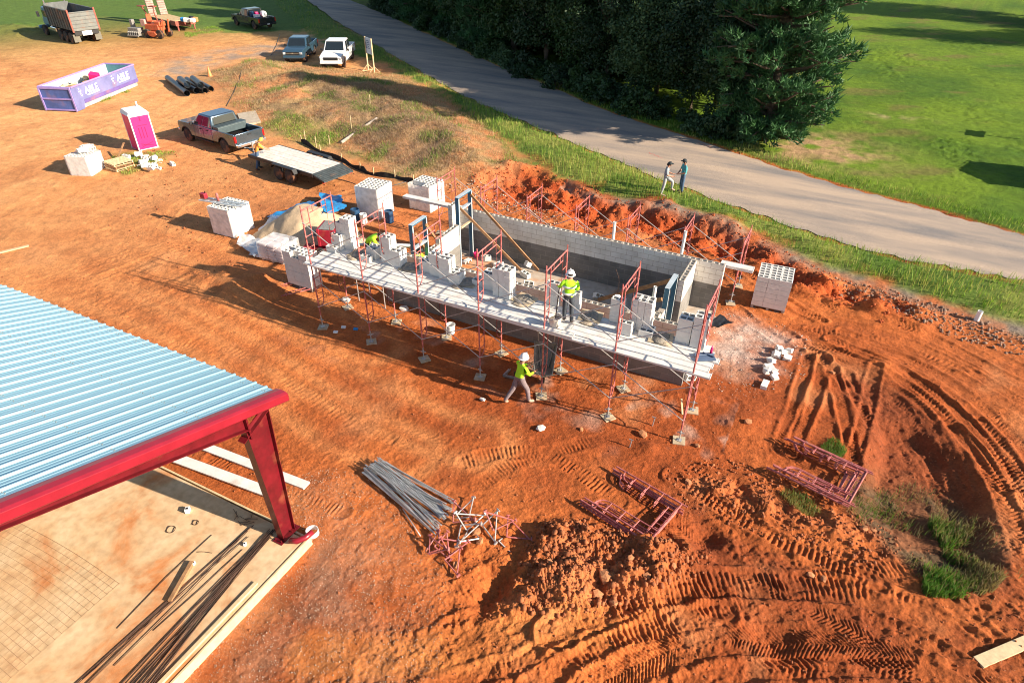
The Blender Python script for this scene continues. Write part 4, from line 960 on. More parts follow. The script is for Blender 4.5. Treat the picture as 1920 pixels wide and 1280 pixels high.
# ------------------------------------------------------------------ scaffolding
SX, SW = 2.134, 1.425
def frame_proto(upper):
    t = thing('scaffold_tower', '-', 'scaffold'); H = 1.95
    for y in (0, SW):
        m = MB(); m.tube((0, y, 0), (0, y, H), .025, 10); m.tube((0, y, H), (0, y, H+.14), .019, 8); lg = m.build('leg', 'red_paint', t, smooth=True, auto=40)
        for z in (.35, 1.55): pn = MB(); pn.tube((-.05, y, z), (.05, y, z), .008, 6); pn.build('brace_pin', 'galv', lg)
    m = MB(); m.tube((0, .02, H-.02), (0, SW-.02, H-.02), .022, 8); m.build('top_rail', 'red_paint', t, smooth=True, auto=40)
    m = MB(); m.tube((0, .30, H-.22), (0, SW-.30, H-.22), .018, 8)
    for y in (.5, .93): m.tube((0, y, H-.22), (0, y, H-.03), .012, 6)
    m.build('second_rail', 'red_paint', t, smooth=True, auto=40)
    for s in (0, 1):
        f = (lambda y: y) if s == 0 else (lambda y: SW-y)
        m = MB(); m.path([(0, f(.02), .28), (0, f(.14), .31), (0, f(.25), .40), (0, f(.30), .55), (0, f(.30), H-.05)], .017, 8); m.build('inner_post', 'red_paint', t, smooth=True, auto=40)
        for z in (.62, 1.02, 1.42):
            m = MB(); m.tube((0, f(.02), z), (0, f(.30), z), .014, 6); m.build('rung', 'red_paint', t, smooth=True, auto=40)
    return t
def jack_proto():
    t = thing('screw_jack', '-', 'screw jack')
    m = MB(); m.tube((0, 0, .05), (0, 0, .62), .019, 8); m.build('screw', 'conduit', t, smooth=True, auto=40)
    m = MB(); m.tube((-.10, 0, .30), (.10, 0, .33), .012, 6); m.tube((0, 0, .28), (0, 0, .35), .035, 8); m.build('handle', 'conduit', t, smooth=True, auto=40)
    m = MB(); m.box((0, 0, .046), (.13, .13, .01)); m.build('foot_plate', 'conduit', t)
    return t
fp = frame_proto(0); jp = jack_proto(); usedF = [0]; usedJ = [0]
pad_m = MB(); pad_m.box((0, 0, .018), (.34, .34, .036)); padp = pad_m.build('timber_pad', 'ply', None, bevel=.003); usedP = [0]
def put(proto, used, loc, rz, label, group=None):
    if not used[0]:
        used[0] = 1; proto.location = loc; proto.rotation_euler = (0, 0, rz) if not isinstance(rz, tuple) else rz; proto['label'] = label
        if group: proto['group'] = group
        return proto
    return dup(proto, loc, rz, label, group)
ordn = ['first', 'second', 'third', 'fourth', 'fifth', 'sixth', 'seventh']
padp['category'] = 'pad'
for i in range(7):
    x = i*SX; o = ordn[i]
    zb = .46
    put(fp, usedF, (x, 0, zb), 0, 'lower red scaffold frame, %s from the left in the front row' % o, 'lower scaffold frames in the front row')
    put(fp, usedF, (x+.004, 0, zb+1.96), 0, 'upper red scaffold frame above the deck, %s from the left' % o, 'upper scaffold frames in the front row')
    for y, w in ((0, 'outer'), (SW, 'inner')):
        g = GH(x, y)
        put(jp, usedJ, (x, y, g), random.uniform(-.5, .5), '%s screw jack under the %s front scaffold frame' % (w, o), 'screw jacks under the front scaffold')
        put(padp, usedP, (x+random.uniform(-.03, .03), y, g), random.uniform(.2, 1.2), 'square %s pad under the %s front scaffold frame' % (w, o), 'pads under the front scaffold')
XB, YB = -.275, 8.21
for i in range(7):
    x = XB+i*SX; o = ordn[i]; zb = .62 if i < 6 else .55
    put(fp, usedF, (x, YB, zb), 0, 'pinkish scaffold frame, %s from the left in the back row' % o, 'scaffold frames in the back row')
    for y, w in ((YB, 'near'), (YB+SW, 'far')):
        g = min(GH(x, y), .15)
        put(jp, usedJ, (x, y, zb-.46), 0, '%s screw jack under the %s back scaffold frame' % (w, o), 'screw jacks under the back scaffold')
        put(padp, usedP, (x, y, max(g, zb-.5)-.02), .3, 'square %s pad under the %s back scaffold frame' % (w, o), 'pads under the back scaffold')
nb = [0]
def brace(p0, p1, label, group):
    m = MB(); m.tube(p0, p1, .0135, 6); o = m.build('cross_brace', 'brace', smooth=True, auto=40); tag(o, label, 'brace', group)
for i in range(6):
    x0, x1 = i*SX, (i+1)*SX; o = ordn[i]
    for y, w in ((-.03, 'outer'), (SW+.03, 'inner')):
        for z0, z1, lev in ((.46+1.55, .46+.35, 'below the deck'), (2.42+1.55, 2.42+.35, 'above the deck')):
            if lev == 'above the deck' and w == 'inner': continue
            brace((x0, y, z0), (x1, y, z1), 'steel cross brace falling to the right in the %s %s bay %s' % (o, w, lev), 'cross braces of the front scaffold')
            brace((x0, y-.028, z1), (x1, y-.028, z0), 'steel cross brace rising to the right in the %s %s bay %s' % (o, w, lev), 'cross braces of the front scaffold')
    x0, x1 = XB+i*SX, XB+(i+1)*SX
    for y, w in ((YB-.03, 'near'), (YB+SW+.03, 'far')):
        brace((x0, y, .62+1.55), (x1, y, .62+.35), 'steel cross brace falling to the right in the %s %s bay of the back row' % (o, w), 'cross braces of the back scaffold')
        brace((x0, y-.028, .62+.35), (x1, y-.028, .62+1.55), 'steel cross brace rising to the right in the %s %s bay of the back row' % (o, w), 'cross braces of the back scaffold')
# deck planks, laid lengthwise and lapped end to end
def plank(x0, x1, y, z, w, label, m='plank', h=.045, tilt=0, group='planks of the scaffold deck'):
    L = x1-x0; mb = MB(); mb.box((L/2, 0, 0), (L, w, h))
    for k in (-1, 1): mb.box((L/2, k*(w/2-.012), h/2+.004), (L-.02, .012, .008))
    mb.box((-.004, 0, 0), (.012, w+.006, h+.012)); mb.box((L+.004, 0, 0), (.012, w+.006, h+.012))
    o = mb.build('scaffold_plank', m); o.location = (x0, y, z); o.rotation_euler = (0, tilt, 0)
    return tag(o, label, 'plank', group)
rows = [(.07, 'front row'), (.315, 'second row'), (.56, 'third row'), (.83, 'fourth row'), (1.075, 'fifth row'), (1.32, 'sixth row')]
cuts = [[-.30, 4.5, 9.1, 13.25], [-.35, 4.35, 8.9, 13.15], [-.25, 4.55, 9.2, 13.2], [-.3, 2.6, 7.2, 13.3], [-.15, 3.0, 7.4, 13.1], [-.1, 2.8, 7.9, 13.0]]
for (y, rn), cc in zip(rows, cuts):
    for k in range(len(cc)-1):
        plank(cc[k]+.02, cc[k+1]-.01, y+random.uniform(-.008, .008), ZD-.028-.003*k, .235, 'pale scaffold plank, %s from the front edge, %s stretch from the left' % (rn, ordn[k]))
plank(4.2, 9.4, .075, ZD+.03, .235, 'scaffold plank lapped over the front edge of the deck in the middle')
plank(-1.5, 1.4, 7.5, 1.86, .32, 'short white plank bridging from the wrapped blocks to the back wall at the left', h=.09, group=None)
plank(12.0, 13.1, 7.45, 1.95, .35, 'short white plank sticking out past the right end of the back wall', h=.09, group=None)
mb = MB(); mb.path([(-.2, 2.0, 2.2), (.8, 2.6, 2.26), (2.1, 3.2, 2.2)], .07, 10); o = mb.build('downpipe', 'galv', smooth=True); tag(o, 'long grey pipe lying behind the bending worker at the left end', 'pipe')
# mortar boards with mortar on the deck
for k, (x, y) in enumerate(((.98, 1.33), (3.05, 1.35), (5.2, 1.35), (7.3, 1.25), (9.45, 1.3), (11.6, 1.15))):
    lab = ['left end', 'second', 'third', 'fourth, with stiff mortar,', 'fifth, right of the worker,', 'right end'][k]
    mb = MB(); mb.box((0, 0, .012), (.66, .60, .02)); t = mb.build('mortar_board', 'ply', None, bevel=.003); t.location = (x, y, ZD+.003); t.rotation_euler = (0, 0, random.uniform(-.2, .2))
    tag(t, 'plywood mortar board, %s on the deck' % lab, 'board', 'mortar boards on the deck')
    mb = MB(); prof = [(.0, .09), (.08, .085), (.17, .06), (.25, .02), (.28, 0)]
    mb.lathe(prof[::-1], (0, 0, .023), 14)
    mb.v = [(a*(1+.25*math.sin(7*b_+k)), b_*(1+.25*math.sin(5*a+2)), c*(1+.3*math.sin(40*a+30*b_))) for a, b_, c in mb.v]
    h = mb.build('mortar_heap', 'mortar', None, smooth=True); h.location = (x, y, ZD+.003); tag(h, 'heap of mortar on the mortar board, %s on the deck' % lab, 'mortar', 'mortar heaps on the deck')
for k, (x, y) in enumerate(((.95, .95), (5.1, .93), (7.3, .9), (9.5, .88), (11.75, .92))):
    mb = MB(); mb.lathe([(.14, 0), (.11, .025), (.04, .04), (0, .045)], (0, 0, 0), 12); mb.v = [(a*1.6*(1+.3*math.sin(31*b_+k)), b_*.7, c*(1+.4*math.sin(57*a))) for a, b_, c in mb.v]
    o = mb.build('mortar_spill', mat('dry_mortar', (.52, .42, .30), .95, 0, .2, 14, bump=.8), smooth=True); o.location = (x, y, ZD+.003)
    tag(o, 'dry mortar spilled on the planks in front of the %s mortar board' % ['left end', 'third', 'fourth', 'fifth', 'right end'][k], 'mortar')

# pail and shovel beside the worker
def pail(loc, label, m='pail', r=.16, h=.38, fill=True):
    t = thing('bucket', label, 'bucket', loc); mb = MB(); mb.lathe([(r*.82, 0), (r, h), (r+.012, h), (r+.012, h-.03), (r-.008, h), (r-.012, h-.02), (r*.8, .03)], n=20); mb.build('shell', m, t, smooth=True, auto=50)
    if fill: mb = MB(); mb.lathe([(r*.95, h*.72), (r*.5, h*.76), (0, h*.74)], n=16); mb.build('contents', 'mortar', t, smooth=True)
    mb = MB(); mb.path([(-r-.01, 0, h*.9), (-r*.8, .09, h*.55), (0, .14+r*.2, h*.4), (r*.8, .09, h*.55), (r+.01, 0, h*.9)], .004, 5); mb.build('handle', 'galv', t)
    return t
pail((8.73, 0.32, ZD), 'large mortar bucket on the deck beside the worker with the white helmet', r=.19, h=.34)
pail((4.28, 1.69, .02), 'white bucket on the ground against the front wall under the deck', 'white', .15, .36, False)
pail((2.51, 6.60, ZF), 'small red bucket on the floor inside the white wall', 'magenta', .1, .2, False)
mb = MB(); s0 = Vector((8.78, 0.19, 2.62)); mb.tube(s0, s0+Vector((.04, .10, 1.15)), .018, 8); mb.box(s0+Vector((0, 0, -.06)), (.16, .02, .2), (0, .1, .3)); tag(mb.build('shovel', 'blacktrim', smooth=False), 'shovel standing upright in the mortar bucket', 'shovel')
# tools at the right end of the deck
mb = MB(); mb.box((0, 0, .02), (.5, .34, .03), (0, 0, .5)); mb.tube((-.25, -.1, .05), (.2, .2, .05), .02, 6); mb.tube((-.1, .12, .06), (.22, .05, .06), .02, 6); o = mb.build('tool_tray', mat('blue_grey_plastic', (.10, .15, .24), .5)); o.location = (12.92, 0.78, ZD+.02); tag(o, 'blue grey tool tray at the right end of the deck', 'tray')
mb = MB(); mb.lathe([(.035, 0), (.035, .16), (.012, .20), (.012, .24)], n=12); o = mb.build('spray_bottle', 'magenta', smooth=True); o.location = (13.02, 1.00, ZD+.06); tag(o, 'pink bottle standing on the tool tray at the right end of the deck', 'bottle')
# wheelbarrow tipped up under the deck
t = thing('wheelbarrow', 'grey wheelbarrow tipped up by the scaffold in front of the walking worker', 'wheelbarrow', (8.15, 1.13, .62), R(-72))
t.rotation_euler = (0, R(55), R(-72))
mb = MB(); pr = [(-.42, .5), (.42, .5), (.30, .12), (-.25, .12)]
def tub(mb, th=.0):
    A = [(-.48, -.36, .55), (.52, -.30, .62), (.52, .30, .62), (-.48, .36, .55)]; B = [(-.26, -.22, .22), (.24, -.18, .22), (.24, .18, .22), (-.26, .22, .22)]
    for k in range(4): mb.quad(A[k], A[(k+1) % 4], B[(k+1) % 4], B[k])
    mb.quad(*B)
tub(mb); o = mb.build('tub', mat('barrow_tub', (.30, .29, .27), .6, .3, .25, 6), t); sm_ = o.modifiers.new('s', 'SOLIDIFY'); sm_.thickness = .02
mb = MB()
for s in (-1, 1): mb.path([(-.95, s*.28, .75), (-.3, s*.22, .35), (.6, s*.06, .2)], .02, 6)
mb.build('handle', 'wood_grey', t)
mb = MB(); mb.lathe([(.0, -.04), (.17, -.04), (.19, 0), (.17, .04), (0, .04)], (.62, 0, .19), 16, 'Y'); mb.build('wheel', 'tyre', t, smooth=True)
# steel base angles on the ground near the worker
for k, (p0, p1) in enumerate((([(7.06,0.56),(7.15,0.23)]), ([(7.22,0.39),(7.55,0.41)]))):
    mb = MB(); L = .38 if k else .34; mb.box((0, 0, .02), (L, .09, .04)); mb.box((0, -.04, .05), (L, .01, .08)); o = mb.build('steel_angle', 'galv'); o.location = (*p0, .02); o.rotation_euler = (0, 0, 0.1 if k else 1.5); tag(o, 'short grey steel angle on the ground behind the walking worker, %s' % ('lying flat' if k else 'standing on edge'), 'angle')

# ------------------------------------------------------------------ palletised blocks
def cube_mesh(mb, nx, ny, x0, y0, z0, h, top):
    mb.bx(x0, x0+nx*.4, y0, y0+ny*.2, z0, z0+h-(.185 if top else 0))
def pallet_of_blocks(loc, rz, label, layers=6, wrap=.8, missing=(), nx=3, ny=6, rise=0, flat=False):
    t = thing('block_pallet', label, 'pallet of blocks', loc, rz)
    ox, oy = -nx*.2, -ny*.1
    m = MB()
    for k in range(5): m.box((0, oy+.05+k*(ny*.2-.1)/4, .115), (nx*.4, .09, .02))
    for k in (-1, 0, 1): m.box((k*(nx*.2-.06), 0, .06), (.09, ny*.2, .09))
    for k in range(3): m.box((0, oy+.06+k*(ny*.2-.12)/2, .008), (nx*.4, .09, .016))
    m.build('pallet', 'wood_grey', t)
    for l in range(layers):
        top = l == layers-1; z = .13+l*.198; m = MB()
        for i in range(nx):
            for j in range(ny):
                if top and (i, j) in missing: continue
                g = .003; x0, y0 = ox+i*.4+g, oy+j*.2+g
                x0 += random.uniform(-.004, .004); y0 += random.uniform(-.004, .004)
                L, W, H = .4-2*g, .2-2*g, .192
                A = [(x0, y0), (x0+L, y0), (x0+L, y0+W), (x0, y0+W)]
                op = top or (l == layers-2 and (i, j) in missing)
                for k in range(4): p, q = A[k], A[(k+1) % 4]; m.quad((*p, z), (*q, z), (*q, z+H), (*p, z+H))
                if op: holes_top(m, x0, y0, z+H, L, W, .17)
                else: m.quad(*[(*a, z+H) for a in A])
        m.build('block_course', ['block', 'block_in'], t)
    if wrap:
        m = MB(); zt = .13+layers*.198; n = 14; X, Y = nx*.2+.012, ny*.1+.012
        ring = []
        for (a, b_) in ((( -X, -Y), (X, -Y)), ((X, -Y), (X, Y)), ((X, Y), (-X, Y)), ((-X, Y), (-X, -Y))):
            for k in range(n): ring.append((a[0]+(b_[0]-a[0])*k/n, a[1]+(b_[1]-a[1])*k/n))
        vs = []; rows_ = 12
        for r_ in range(rows_+1):
            z = .05+(zt-.02-.05)*r_/rows_
            for k, (x, y) in enumerate(ring):
                c = 1+.012*random.uniform(0, 1)+(.012 if r_ in (0, rows_) else 0)
                vs.append((x*c, y*c, z+.012*math.sin(k*1.3)))
        nn_ = len(ring); fs = [(r_*nn_+k, r_*nn_+(k+1) % nn_, (r_+1)*nn_+(k+1) % nn_, (r_+1)*nn_+k) for r_ in range(rows_) for k in range(nn_)]
        m.add(vs, fs); wm = wrap_mat(wrap); m.build('plastic_wrap', wm, t, smooth=True)
    return t
def wrap_mat(a):
    n_ = 'stretch_film_%d' % int(a*100)
    if n_ in MATS: return MATS[n_]
    m, nt, nn, b_ = nodes_mat(n_); b_.inputs["Base Color"].default_value = (.80, .80, .79, 1); b_.inputs["Roughness"].default_value = .35
    tr_ = nn.new("ShaderNodeBsdfTransparent"); ms = nn.new("ShaderNodeMixShader"); tc = nn.new("ShaderNodeTexCoord"); nz = nn.new("ShaderNodeTexNoise"); nz.inputs["Scale"].default_value = 3.5; nz.inputs["Detail"].default_value = 7
    nt.links.new(tc.outputs["Object"], nz.inputs[0]); mr = nn.new("ShaderNodeMapRange"); mr.inputs[1].default_value = .35; mr.inputs[2].default_value = .65; mr.inputs[3].default_value = a-.25; mr.inputs[4].default_value = min(1, a+.15)
    nt.links.new(nz.outputs[0], mr.inputs[0]); nt.links.new(mr.outputs[0], ms.inputs[0]); nt.links.new(tr_.outputs[0], ms.inputs[1]); nt.links.new(b_.outputs[0], ms.inputs[2]); nt.links.new(ms.outputs[0], nn["Material Output"].inputs[0])
    MATS[n_] = m; return m
pallet_of_blocks((-8.71, 4.24, 0.0), R(2), 'white wrapped pallet of blocks with aluminium planks laid across it, left of the sand pile', 6, .85)
pallet_of_blocks((-4.20, 8.76, 0.0), R(4), 'white wrapped pallet of blocks between the sand pile and the back scaffold', 7, .8)
pallet_of_blocks((-2.50, 10.59, 0.0), R(-2), 'wrapped pallet of blocks missing part of its top layer, beside the tall blue door frame', 6, .6, missing=((0, 0), (1, 0), (1, 1), (0, 1)))
pallet_of_blocks((13.80, 8.96, 0.0), R(3), 'bare pallet of grey blocks standing alone right of the building', 6, 0)
pallet_of_blocks((-21.17, 5.89, 0.0), R(20), 'half wrapped pallet of blocks at the far left with a ragged top', 5, .7, missing=((0, 3), (1, 3), (0, 4), (1, 4), (2, 5), (0, 5)))
pallet_of_blocks((-2.49, 1.94, 0.0), R(0), 'stack of blue shaded blocks at the left end of the deck', 7, 0, missing=((1, 0), (0, 1)), nx=3, ny=3)
# aluminium planks and red can on the left pallet
px, py = -8.71, 4.24
for k, (dy, l) in enumerate(((-.28, 'front'), (-.02, 'back'))):
    m = MB(); m.box((0, 0, .04), (2.3, .05, .05)); m.box((0, .1, .04), (2.3, .02, .06))
    for q in range(7): m.box((-1.05+q*.35, .05, .04), (.04, .12, .02))
    o = m.build('aluminium_ladder', 'frame_edge'); o.location = (px-.1, py+dy, 1.36); o.rotation_euler = (0, 0, R(8)); tag(o, '%s aluminium rail lying across the left wrapped pallet' % l, 'ladder')
t = thing('fuel_can', 'red fuel can on the left end of the aluminium rails', 'can', (px-1.1, py-.25, 1.44)); m = MB(); m.box((0, 0, .13), (.3, .2, .24)); m.build('can_body', 'mixer_red', t, bevel=.03); m = MB(); m.tube((.08, 0, .25), (.16, 0, .36), .02, 6); m.build('spout', 'blacktrim', t)
m = MB(); m.lathe([(.06, 0), (.06, .3), (.03, .36)], n=10); o = m.build('spray_can', 'red_paint', smooth=True); o.location = (px-.42, py-.1, 1.4); tag(o, 'pink bottle on the left wrapped pallet', 'bottle')
m = MB(); m.box((0, 0, .15), (.48, .4, .3)); o = m.build('cardboard_box', mat('cardboard', (.48, .28, .13), .9), None, bevel=.01); o.location = (-8.71, 3.99, .0); o.rotation_euler = (0, .05, .3); o.location = (-8.54, 3.90, .0); tag(o, 'tan box on the ground in front of the left wrapped pallet', 'box')

# ------------------------------------------------------------------ sand pile, sheeting, bags
def heap(name, cx, cy, rx, ry, hgt, m, label, cat, n=70, seed=1, flat=.0):
    X, Y = np.meshgrid(np.linspace(-1.15, 1.15, n), np.linspace(-1.15, 1.15, n)); x = cx+X*rx; y = cy+Y*ry
    r_ = np.sqrt(X**2+Y**2)*(1+.12*vn(x, y, 1.1, seed)); z = hgt*np.clip(1-r_, 0, 1)**.85*(1+.12*vn(x, y, .6, seed+1))+.03*vn(x, y, .25, seed+2)*(r_ < 1); z = np.minimum(z, hgt*.86)
    z = np.where(r_ > 1.05, -.06, z); z = z+0.02
    vs = np.stack([x, y, z], -1).reshape(-1, 3).tolist(); fs = [(i*n+j, i*n+j+1, (i+1)*n+j+1, (i+1)*n+j) for i in range(n-1) for j in range(n-1)]
    mb = MB(); mb.add(vs, fs); o = mb.build(name, m, smooth=True); return tag(o, label, cat, None)
sandp = heap('sand_pile', -5.2, 5.3, 2.5, 2.0, 1.6, 'sand', 'tan sand pile behind the mortar mixer at the left end of the scaffold', 'sand')
def sheet(name, pts, m, label, seed=1, zo=.0, nseg=26, drape=None):
    """crumpled sheet over a quad of ground points with heights"""
    A, B, C_, D = [Vector(p) for p in pts]; vs = []; fs = []
    for i in range(nseg+1):
        for j in range(nseg+1):
            u, v = i/nseg, j/nseg; p = A.lerp(B, u).lerp(D.lerp(C_, u), v)
            nz_ = float(vn(np.array([p.x*1.0]), np.array([p.y*1.0]), .35, seed)[0])*.07+float(vn(np.array([p.x]), np.array([p.y]), .14, seed+1)[0])*.035
            e = .12*float(vn(np.array([p.x]), np.array([p.y]), .5, seed+2)[0])
            vs.append((p.x+e, p.y+e*.5, p.z+nz_))
    for i in range(nseg):
        for j in range(nseg): fs.append((i*(nseg+1)+j, i*(nseg+1)+j+1, (i+1)*(nseg+1)+j+1, (i+1)*(nseg+1)+j))
    mb = MB(); mb.add(vs, fs); o = mb.build(name, m, smooth=True); return tag(o, label, 'sheet')
sheet('tarpaulin', [(-5.97, 4.78, .75), (-4.34, 5.40, 1.32), (-6.75, 7.32, .75), (-8.41, 5.91, .15)], 'tarp', 'bright blue tarpaulin along the back of the sand pile', 3)
sheet('tarpaulin', [(-4.34, 5.40, 1.34), (-4.47, 7.00, .85), (-6.82, 9.37, .2), (-7.85, 8.98, .35)], 'tarp', 'small end of blue tarpaulin over the top of the sand pile', 5)
sheet('plastic_sheeting', [(-6.33, 2.62, .10), (-5.12, 2.71, .14), (-5.40, 4.79, .95), (-8.15, 5.92, .3)], wrap_mat(.72), 'clear crumpled plastic sheeting down the left side of the sand pile', 8)
sheet('plastic_sheeting', [(-7.33, 3.04, .22), (-5.65, 2.54, .2), (-6.16, 3.60, .34), (-7.88, 3.82, .3)], wrap_mat(.86), 'white rolled end of plastic sheeting left of the bags', 12)
sheet('plastic_sheet', [(12.19, 6.32, .12), (12.57, 6.28, .12), (13.07, 6.77, .18), (12.35, 6.87, .2)], 'tar_black', 'black plastic sheet on the ground by the right end of the scaffold', 15)
t = thing('bag_pallet', 'pallet of white and pink bags under clear wrap in front of the sand pile', 'pallet of bags', (-4.98, 3.22, 0), R(3))
m = MB(); [m.box((0, -.4+k*.2, .11), (1.25, .1, .02)) for k in range(5)]; [m.box((k*.5, 0, .05), (.1, 1.0, .1)) for k in (-1, 0, 1)]; m.build('pallet', 'wood_grey', t)
for l in range(5):
    for i in range(3):
        for j in range(2):
            if l == 4 and i == 2: continue
            m = MB(); m.box((-.41+i*.41, -.25+j*.5, .19+l*.13), (.4, .48, .12)); m.build('bag', 'bag', t, bevel=.05, seg=3, smooth=True)
m = MB()
m.bx(-.66, .66, -.54, .54, .1, .86); o = m.build('plastic_wrap', wrap_mat(.45), t, bevel=.04)
# mortar mixer
t = thing('mortar_mixer', 'red mortar mixer with a small engine beside the sand pile', 'mixer', (-3.50, 4.32, 0), R(-70))
m = MB(); m.box((0, 0, 1.0), (.95, .12, .75)); m.box((.42, .38, 1.0), (.08, .7, .7)); m.box((-.42, .38, 1.0), (.08, .7, .7)); m.build('drum_side', 'mixer_red', t, bevel=.02)
m = MB(); m.prism([(-.05, 1.35), (.75, 1.35), (.7, .85), (.45, .62), (.2, .62), (0, .85)], -.38, .38, 'X'); m.build('drum', 'mixer_red', t, bevel=.02)
m = MB(); m.box((0, .35, 1.38), (.85, .62, .02)); m.build('grate', 'engine', t)
m = MB(); m.box((0, -.28, .75), (.45, .4, .42)); m.lathe([(0, -.06), (.17, -.06), (.17, .06), (0, .06)], (0, -.5, .8), 14, 'Y'); m.tube((.1, -.3, .98), (.1, -.3, 1.12), .07, 10); m.build('engine', 'engine', t, bevel=.02)
m = MB(); m.box((0, -.1, .45), (.8, 1.4, .07)); m.box((0, .9, .4), (.06, 1.2, .06)); m.build('chassis', 'mixer_red', t)
for s in (-1, 1):
    m = MB(); m.lathe([(.0, -.07), (.26, -.07), (.29, 0), (.26, .07), (0, .07)], (s*.5, 0, .29), 18, 'X'); m.build('wheel', 'tyre', t, smooth=True, auto=40)
for (u, v, lab) in (((-3.05, 8.20, ), 0, 'behind the second wrapped pallet'), ((-4.52, 7.63, ), 0, 'left of the second wrapped pallet'), ((-9.27, 4.14, ), 0, 'in the shade of the left wrapped pallet')):
    m = MB(); m.lathe([(.2, 0), (.22, .2), (.22, .45), (.2, .6), (.18, .6), (.18, .55), (0, .55)], n=18); o = m.build('barrel', 'blue_barrel', smooth=True, auto=40); o.location = (*u[0], .01) if isinstance(u[0], tuple) else (u[0], u[1], .01); tag(o, 'blue barrel '+lab, 'barrel')
m = MB(); m.lathe([(.16, 0), (.16, .5), (.14, .5), (.14, .4), (0, .4)], n=16); o = m.build('drum', 'white', smooth=True, auto=40); o.location = (-4.01, 7.56, .01); tag(o, 'white plastic drum in front of the second wrapped pallet', 'drum')

# ================================================================== STEEL BUILDING (left foreground)
t = thing('steel_building', 'open steel building with a ribbed blue white roof and red frame over a concrete slab', 'building', (0, 0, 0))
m = MB(); m.bx(-14, 5.92, -34, -7.5, -.6, .22); m.build('floor_slab', 'slab', t, bevel=.02)
EX, EY, EZ, SL = 5.62, -6.93, 4.02, .315     # rake plane x, eave y, eave height, slope
def rz_(y): return EZ+(EY-y)*SL
RIDGE = -19.0
# ribbed sheet: ribs run up the slope; spacing .305 m with two small pencil ribs between
m = MB(); x = EX-.16; xs = [];
prof = [(0, 0), (.065, 0), (.075, .010), (.085, 0), (.145, 0), (.155, .010), (.165, 0), (.222, 0), (.245, .040), (.272, .040), (.300, 0)]
k = 0; pts = []
while x > -16:
    for a, b_ in prof: pts.append((x-a, b_))
    x -= .305
pts.append((x, 0))
vs = []; nrm = Vector((0, SL, 1)).normalized()
Y0, Y1 = EY+.04, RIDGE
for (xx, hh) in pts:
    for yy in (Y0, Y1): p = Vector((xx, yy, rz_(yy)+.05))+nrm*hh; vs.append(p)
fs = [(2*i, 2*i+2, 2*i+3, 2*i+1) for i in range(len(pts)-1)]
m.add(vs, fs)
m.build('roof_panel', 'roof', t)
m = MB()
for q in range(8):
    yy = EY-.12-q*1.55
    for r_ in range(70):
        xx = EX-.16-r_*.305-.26; m.box((xx+.12, yy, rz_(yy)+.056), (.016, .016, .010)); m.box((xx+.05, yy, rz_(yy)+.056), (.016, .016, .010))
m.build('roof_fastener', 'engine', t)
m = MB()
for r_ in range(0, 24):
    xx = EX-.16-r_*.915+.003; p0_ = (xx, EY+.05, rz_(EY+.05)+.0515); p1_ = (xx, RIDGE, rz_(RIDGE)+.0515); m.quad((xx-.004, p0_[1], p0_[2]+.0), (xx+.004, p0_[1], p0_[2]+.0), (xx+.004, p1_[1], p1_[2]), (xx-.004, p1_[1], p1_[2]))
m.build('sheet_lap', 'engine', t)
m = MB(); m.quad((EX, Y1, rz_(Y1)+.04), (-16, Y1, rz_(Y1)+.04), (-16, Y1-12, rz_(Y1)-12*SL+.04), (EX, Y1-12, rz_(Y1)-12*SL+.04)); m.build('far_roof_panel', 'roof', t)
# eave strip
m = MB(); m.bx(-16, EX-.1, EY-.0, EY+.035, EZ-.16, EZ+.01); m.build('eave_trim', mat('eave_trim_blue', (.10, .22, .28), .4, .3), t)
# rake trim: sloping box with a pale top flange and a vertical red face
m = MB()
def along(y): return rz_(y)
prf = [(-.20, .075), (-.06, .10), (.06, .085), (.115, .05), (.115, -.12), (.09, -.15), (.03, -.15), (.03, 0.02), (-.20, .02)]
vs = []; ys = [EY+.10, RIDGE]
for yy in ys:
    for a, b_ in prf: vs.append((EX+a, yy, rz_(yy)+b_))
n_ = len(prf); fs = [(i, (i+1) % n_, n_+(i+1) % n_, n_+i) for i in range(n_)]+[tuple(range(n_-1, -1, -1))]
m.add(vs, fs); m.build('rake_trim', 'fascia_red', t, bevel=.006)
# rafter (deep I beam) below the rake
def ibeam(mb, path_top, path_bot, xw, fl=.2, th=.014):
    """web in the YZ plane with flanges along both edges"""
    n = len(path_top)
    for i in range(n-1):
        a, b_, c, d = path_top[i], path_top[i+1], path_bot[i+1], path_bot[i]
        for sx in (-.006, .006): mb.quad((xw+sx, *a), (xw+sx, *b_), (xw+sx, *c), (xw+sx, *d))
        for (p, q) in ((a, b_), (d, c)):
            v = Vector((0, q[0]-p[0], q[1]-p[1])).normalized(); nn_ = Vector((0, -v.z, v.y))*th/2
            P0 = Vector((xw, *p)); P1 = Vector((xw, *q)); w = Vector((fl/2, 0, 0))
            mb.add([P0-w-nn_, P0+w-nn_, P1+w-nn_, P1-w-nn_, P0-w+nn_, P0+w+nn_, P1+w+nn_, P1-w+nn_], [(3, 2, 1, 0), (4, 5, 6, 7), (0, 1, 5, 4), (1, 2, 6, 5), (2, 3, 7, 6), (3, 0, 4, 7)])
RX = 5.44
m = MB(); top = [(EY-.25, rz_(EY-.25)-.19), (RIDGE, rz_(RIDGE)-.19)]; bot = [(EY-.85, rz_(EY-.85)-.78), (RIDGE, rz_(RIDGE)-.64)]
ibeam(m, [(EY-.86, rz_(EY-.86)-.19), (-12, rz_(-12)-.19), (RIDGE, rz_(RIDGE)-.19)], [(EY-.86, rz_(EY-.86)-.58), (-12, rz_(-12)-.38), (RIDGE, rz_(RIDGE)-.62)], RX, .2)
m.build('rafter', 'steel_red', t)
m = MB(); ibeam(m, [(-7.40, .24), (-7.24, EZ-.12)], [(-7.76, .24), (-7.88, EZ-.32)], RX, .20); m.bx(RX-.14, RX+.14, -7.9, -7.28, .225, .245)
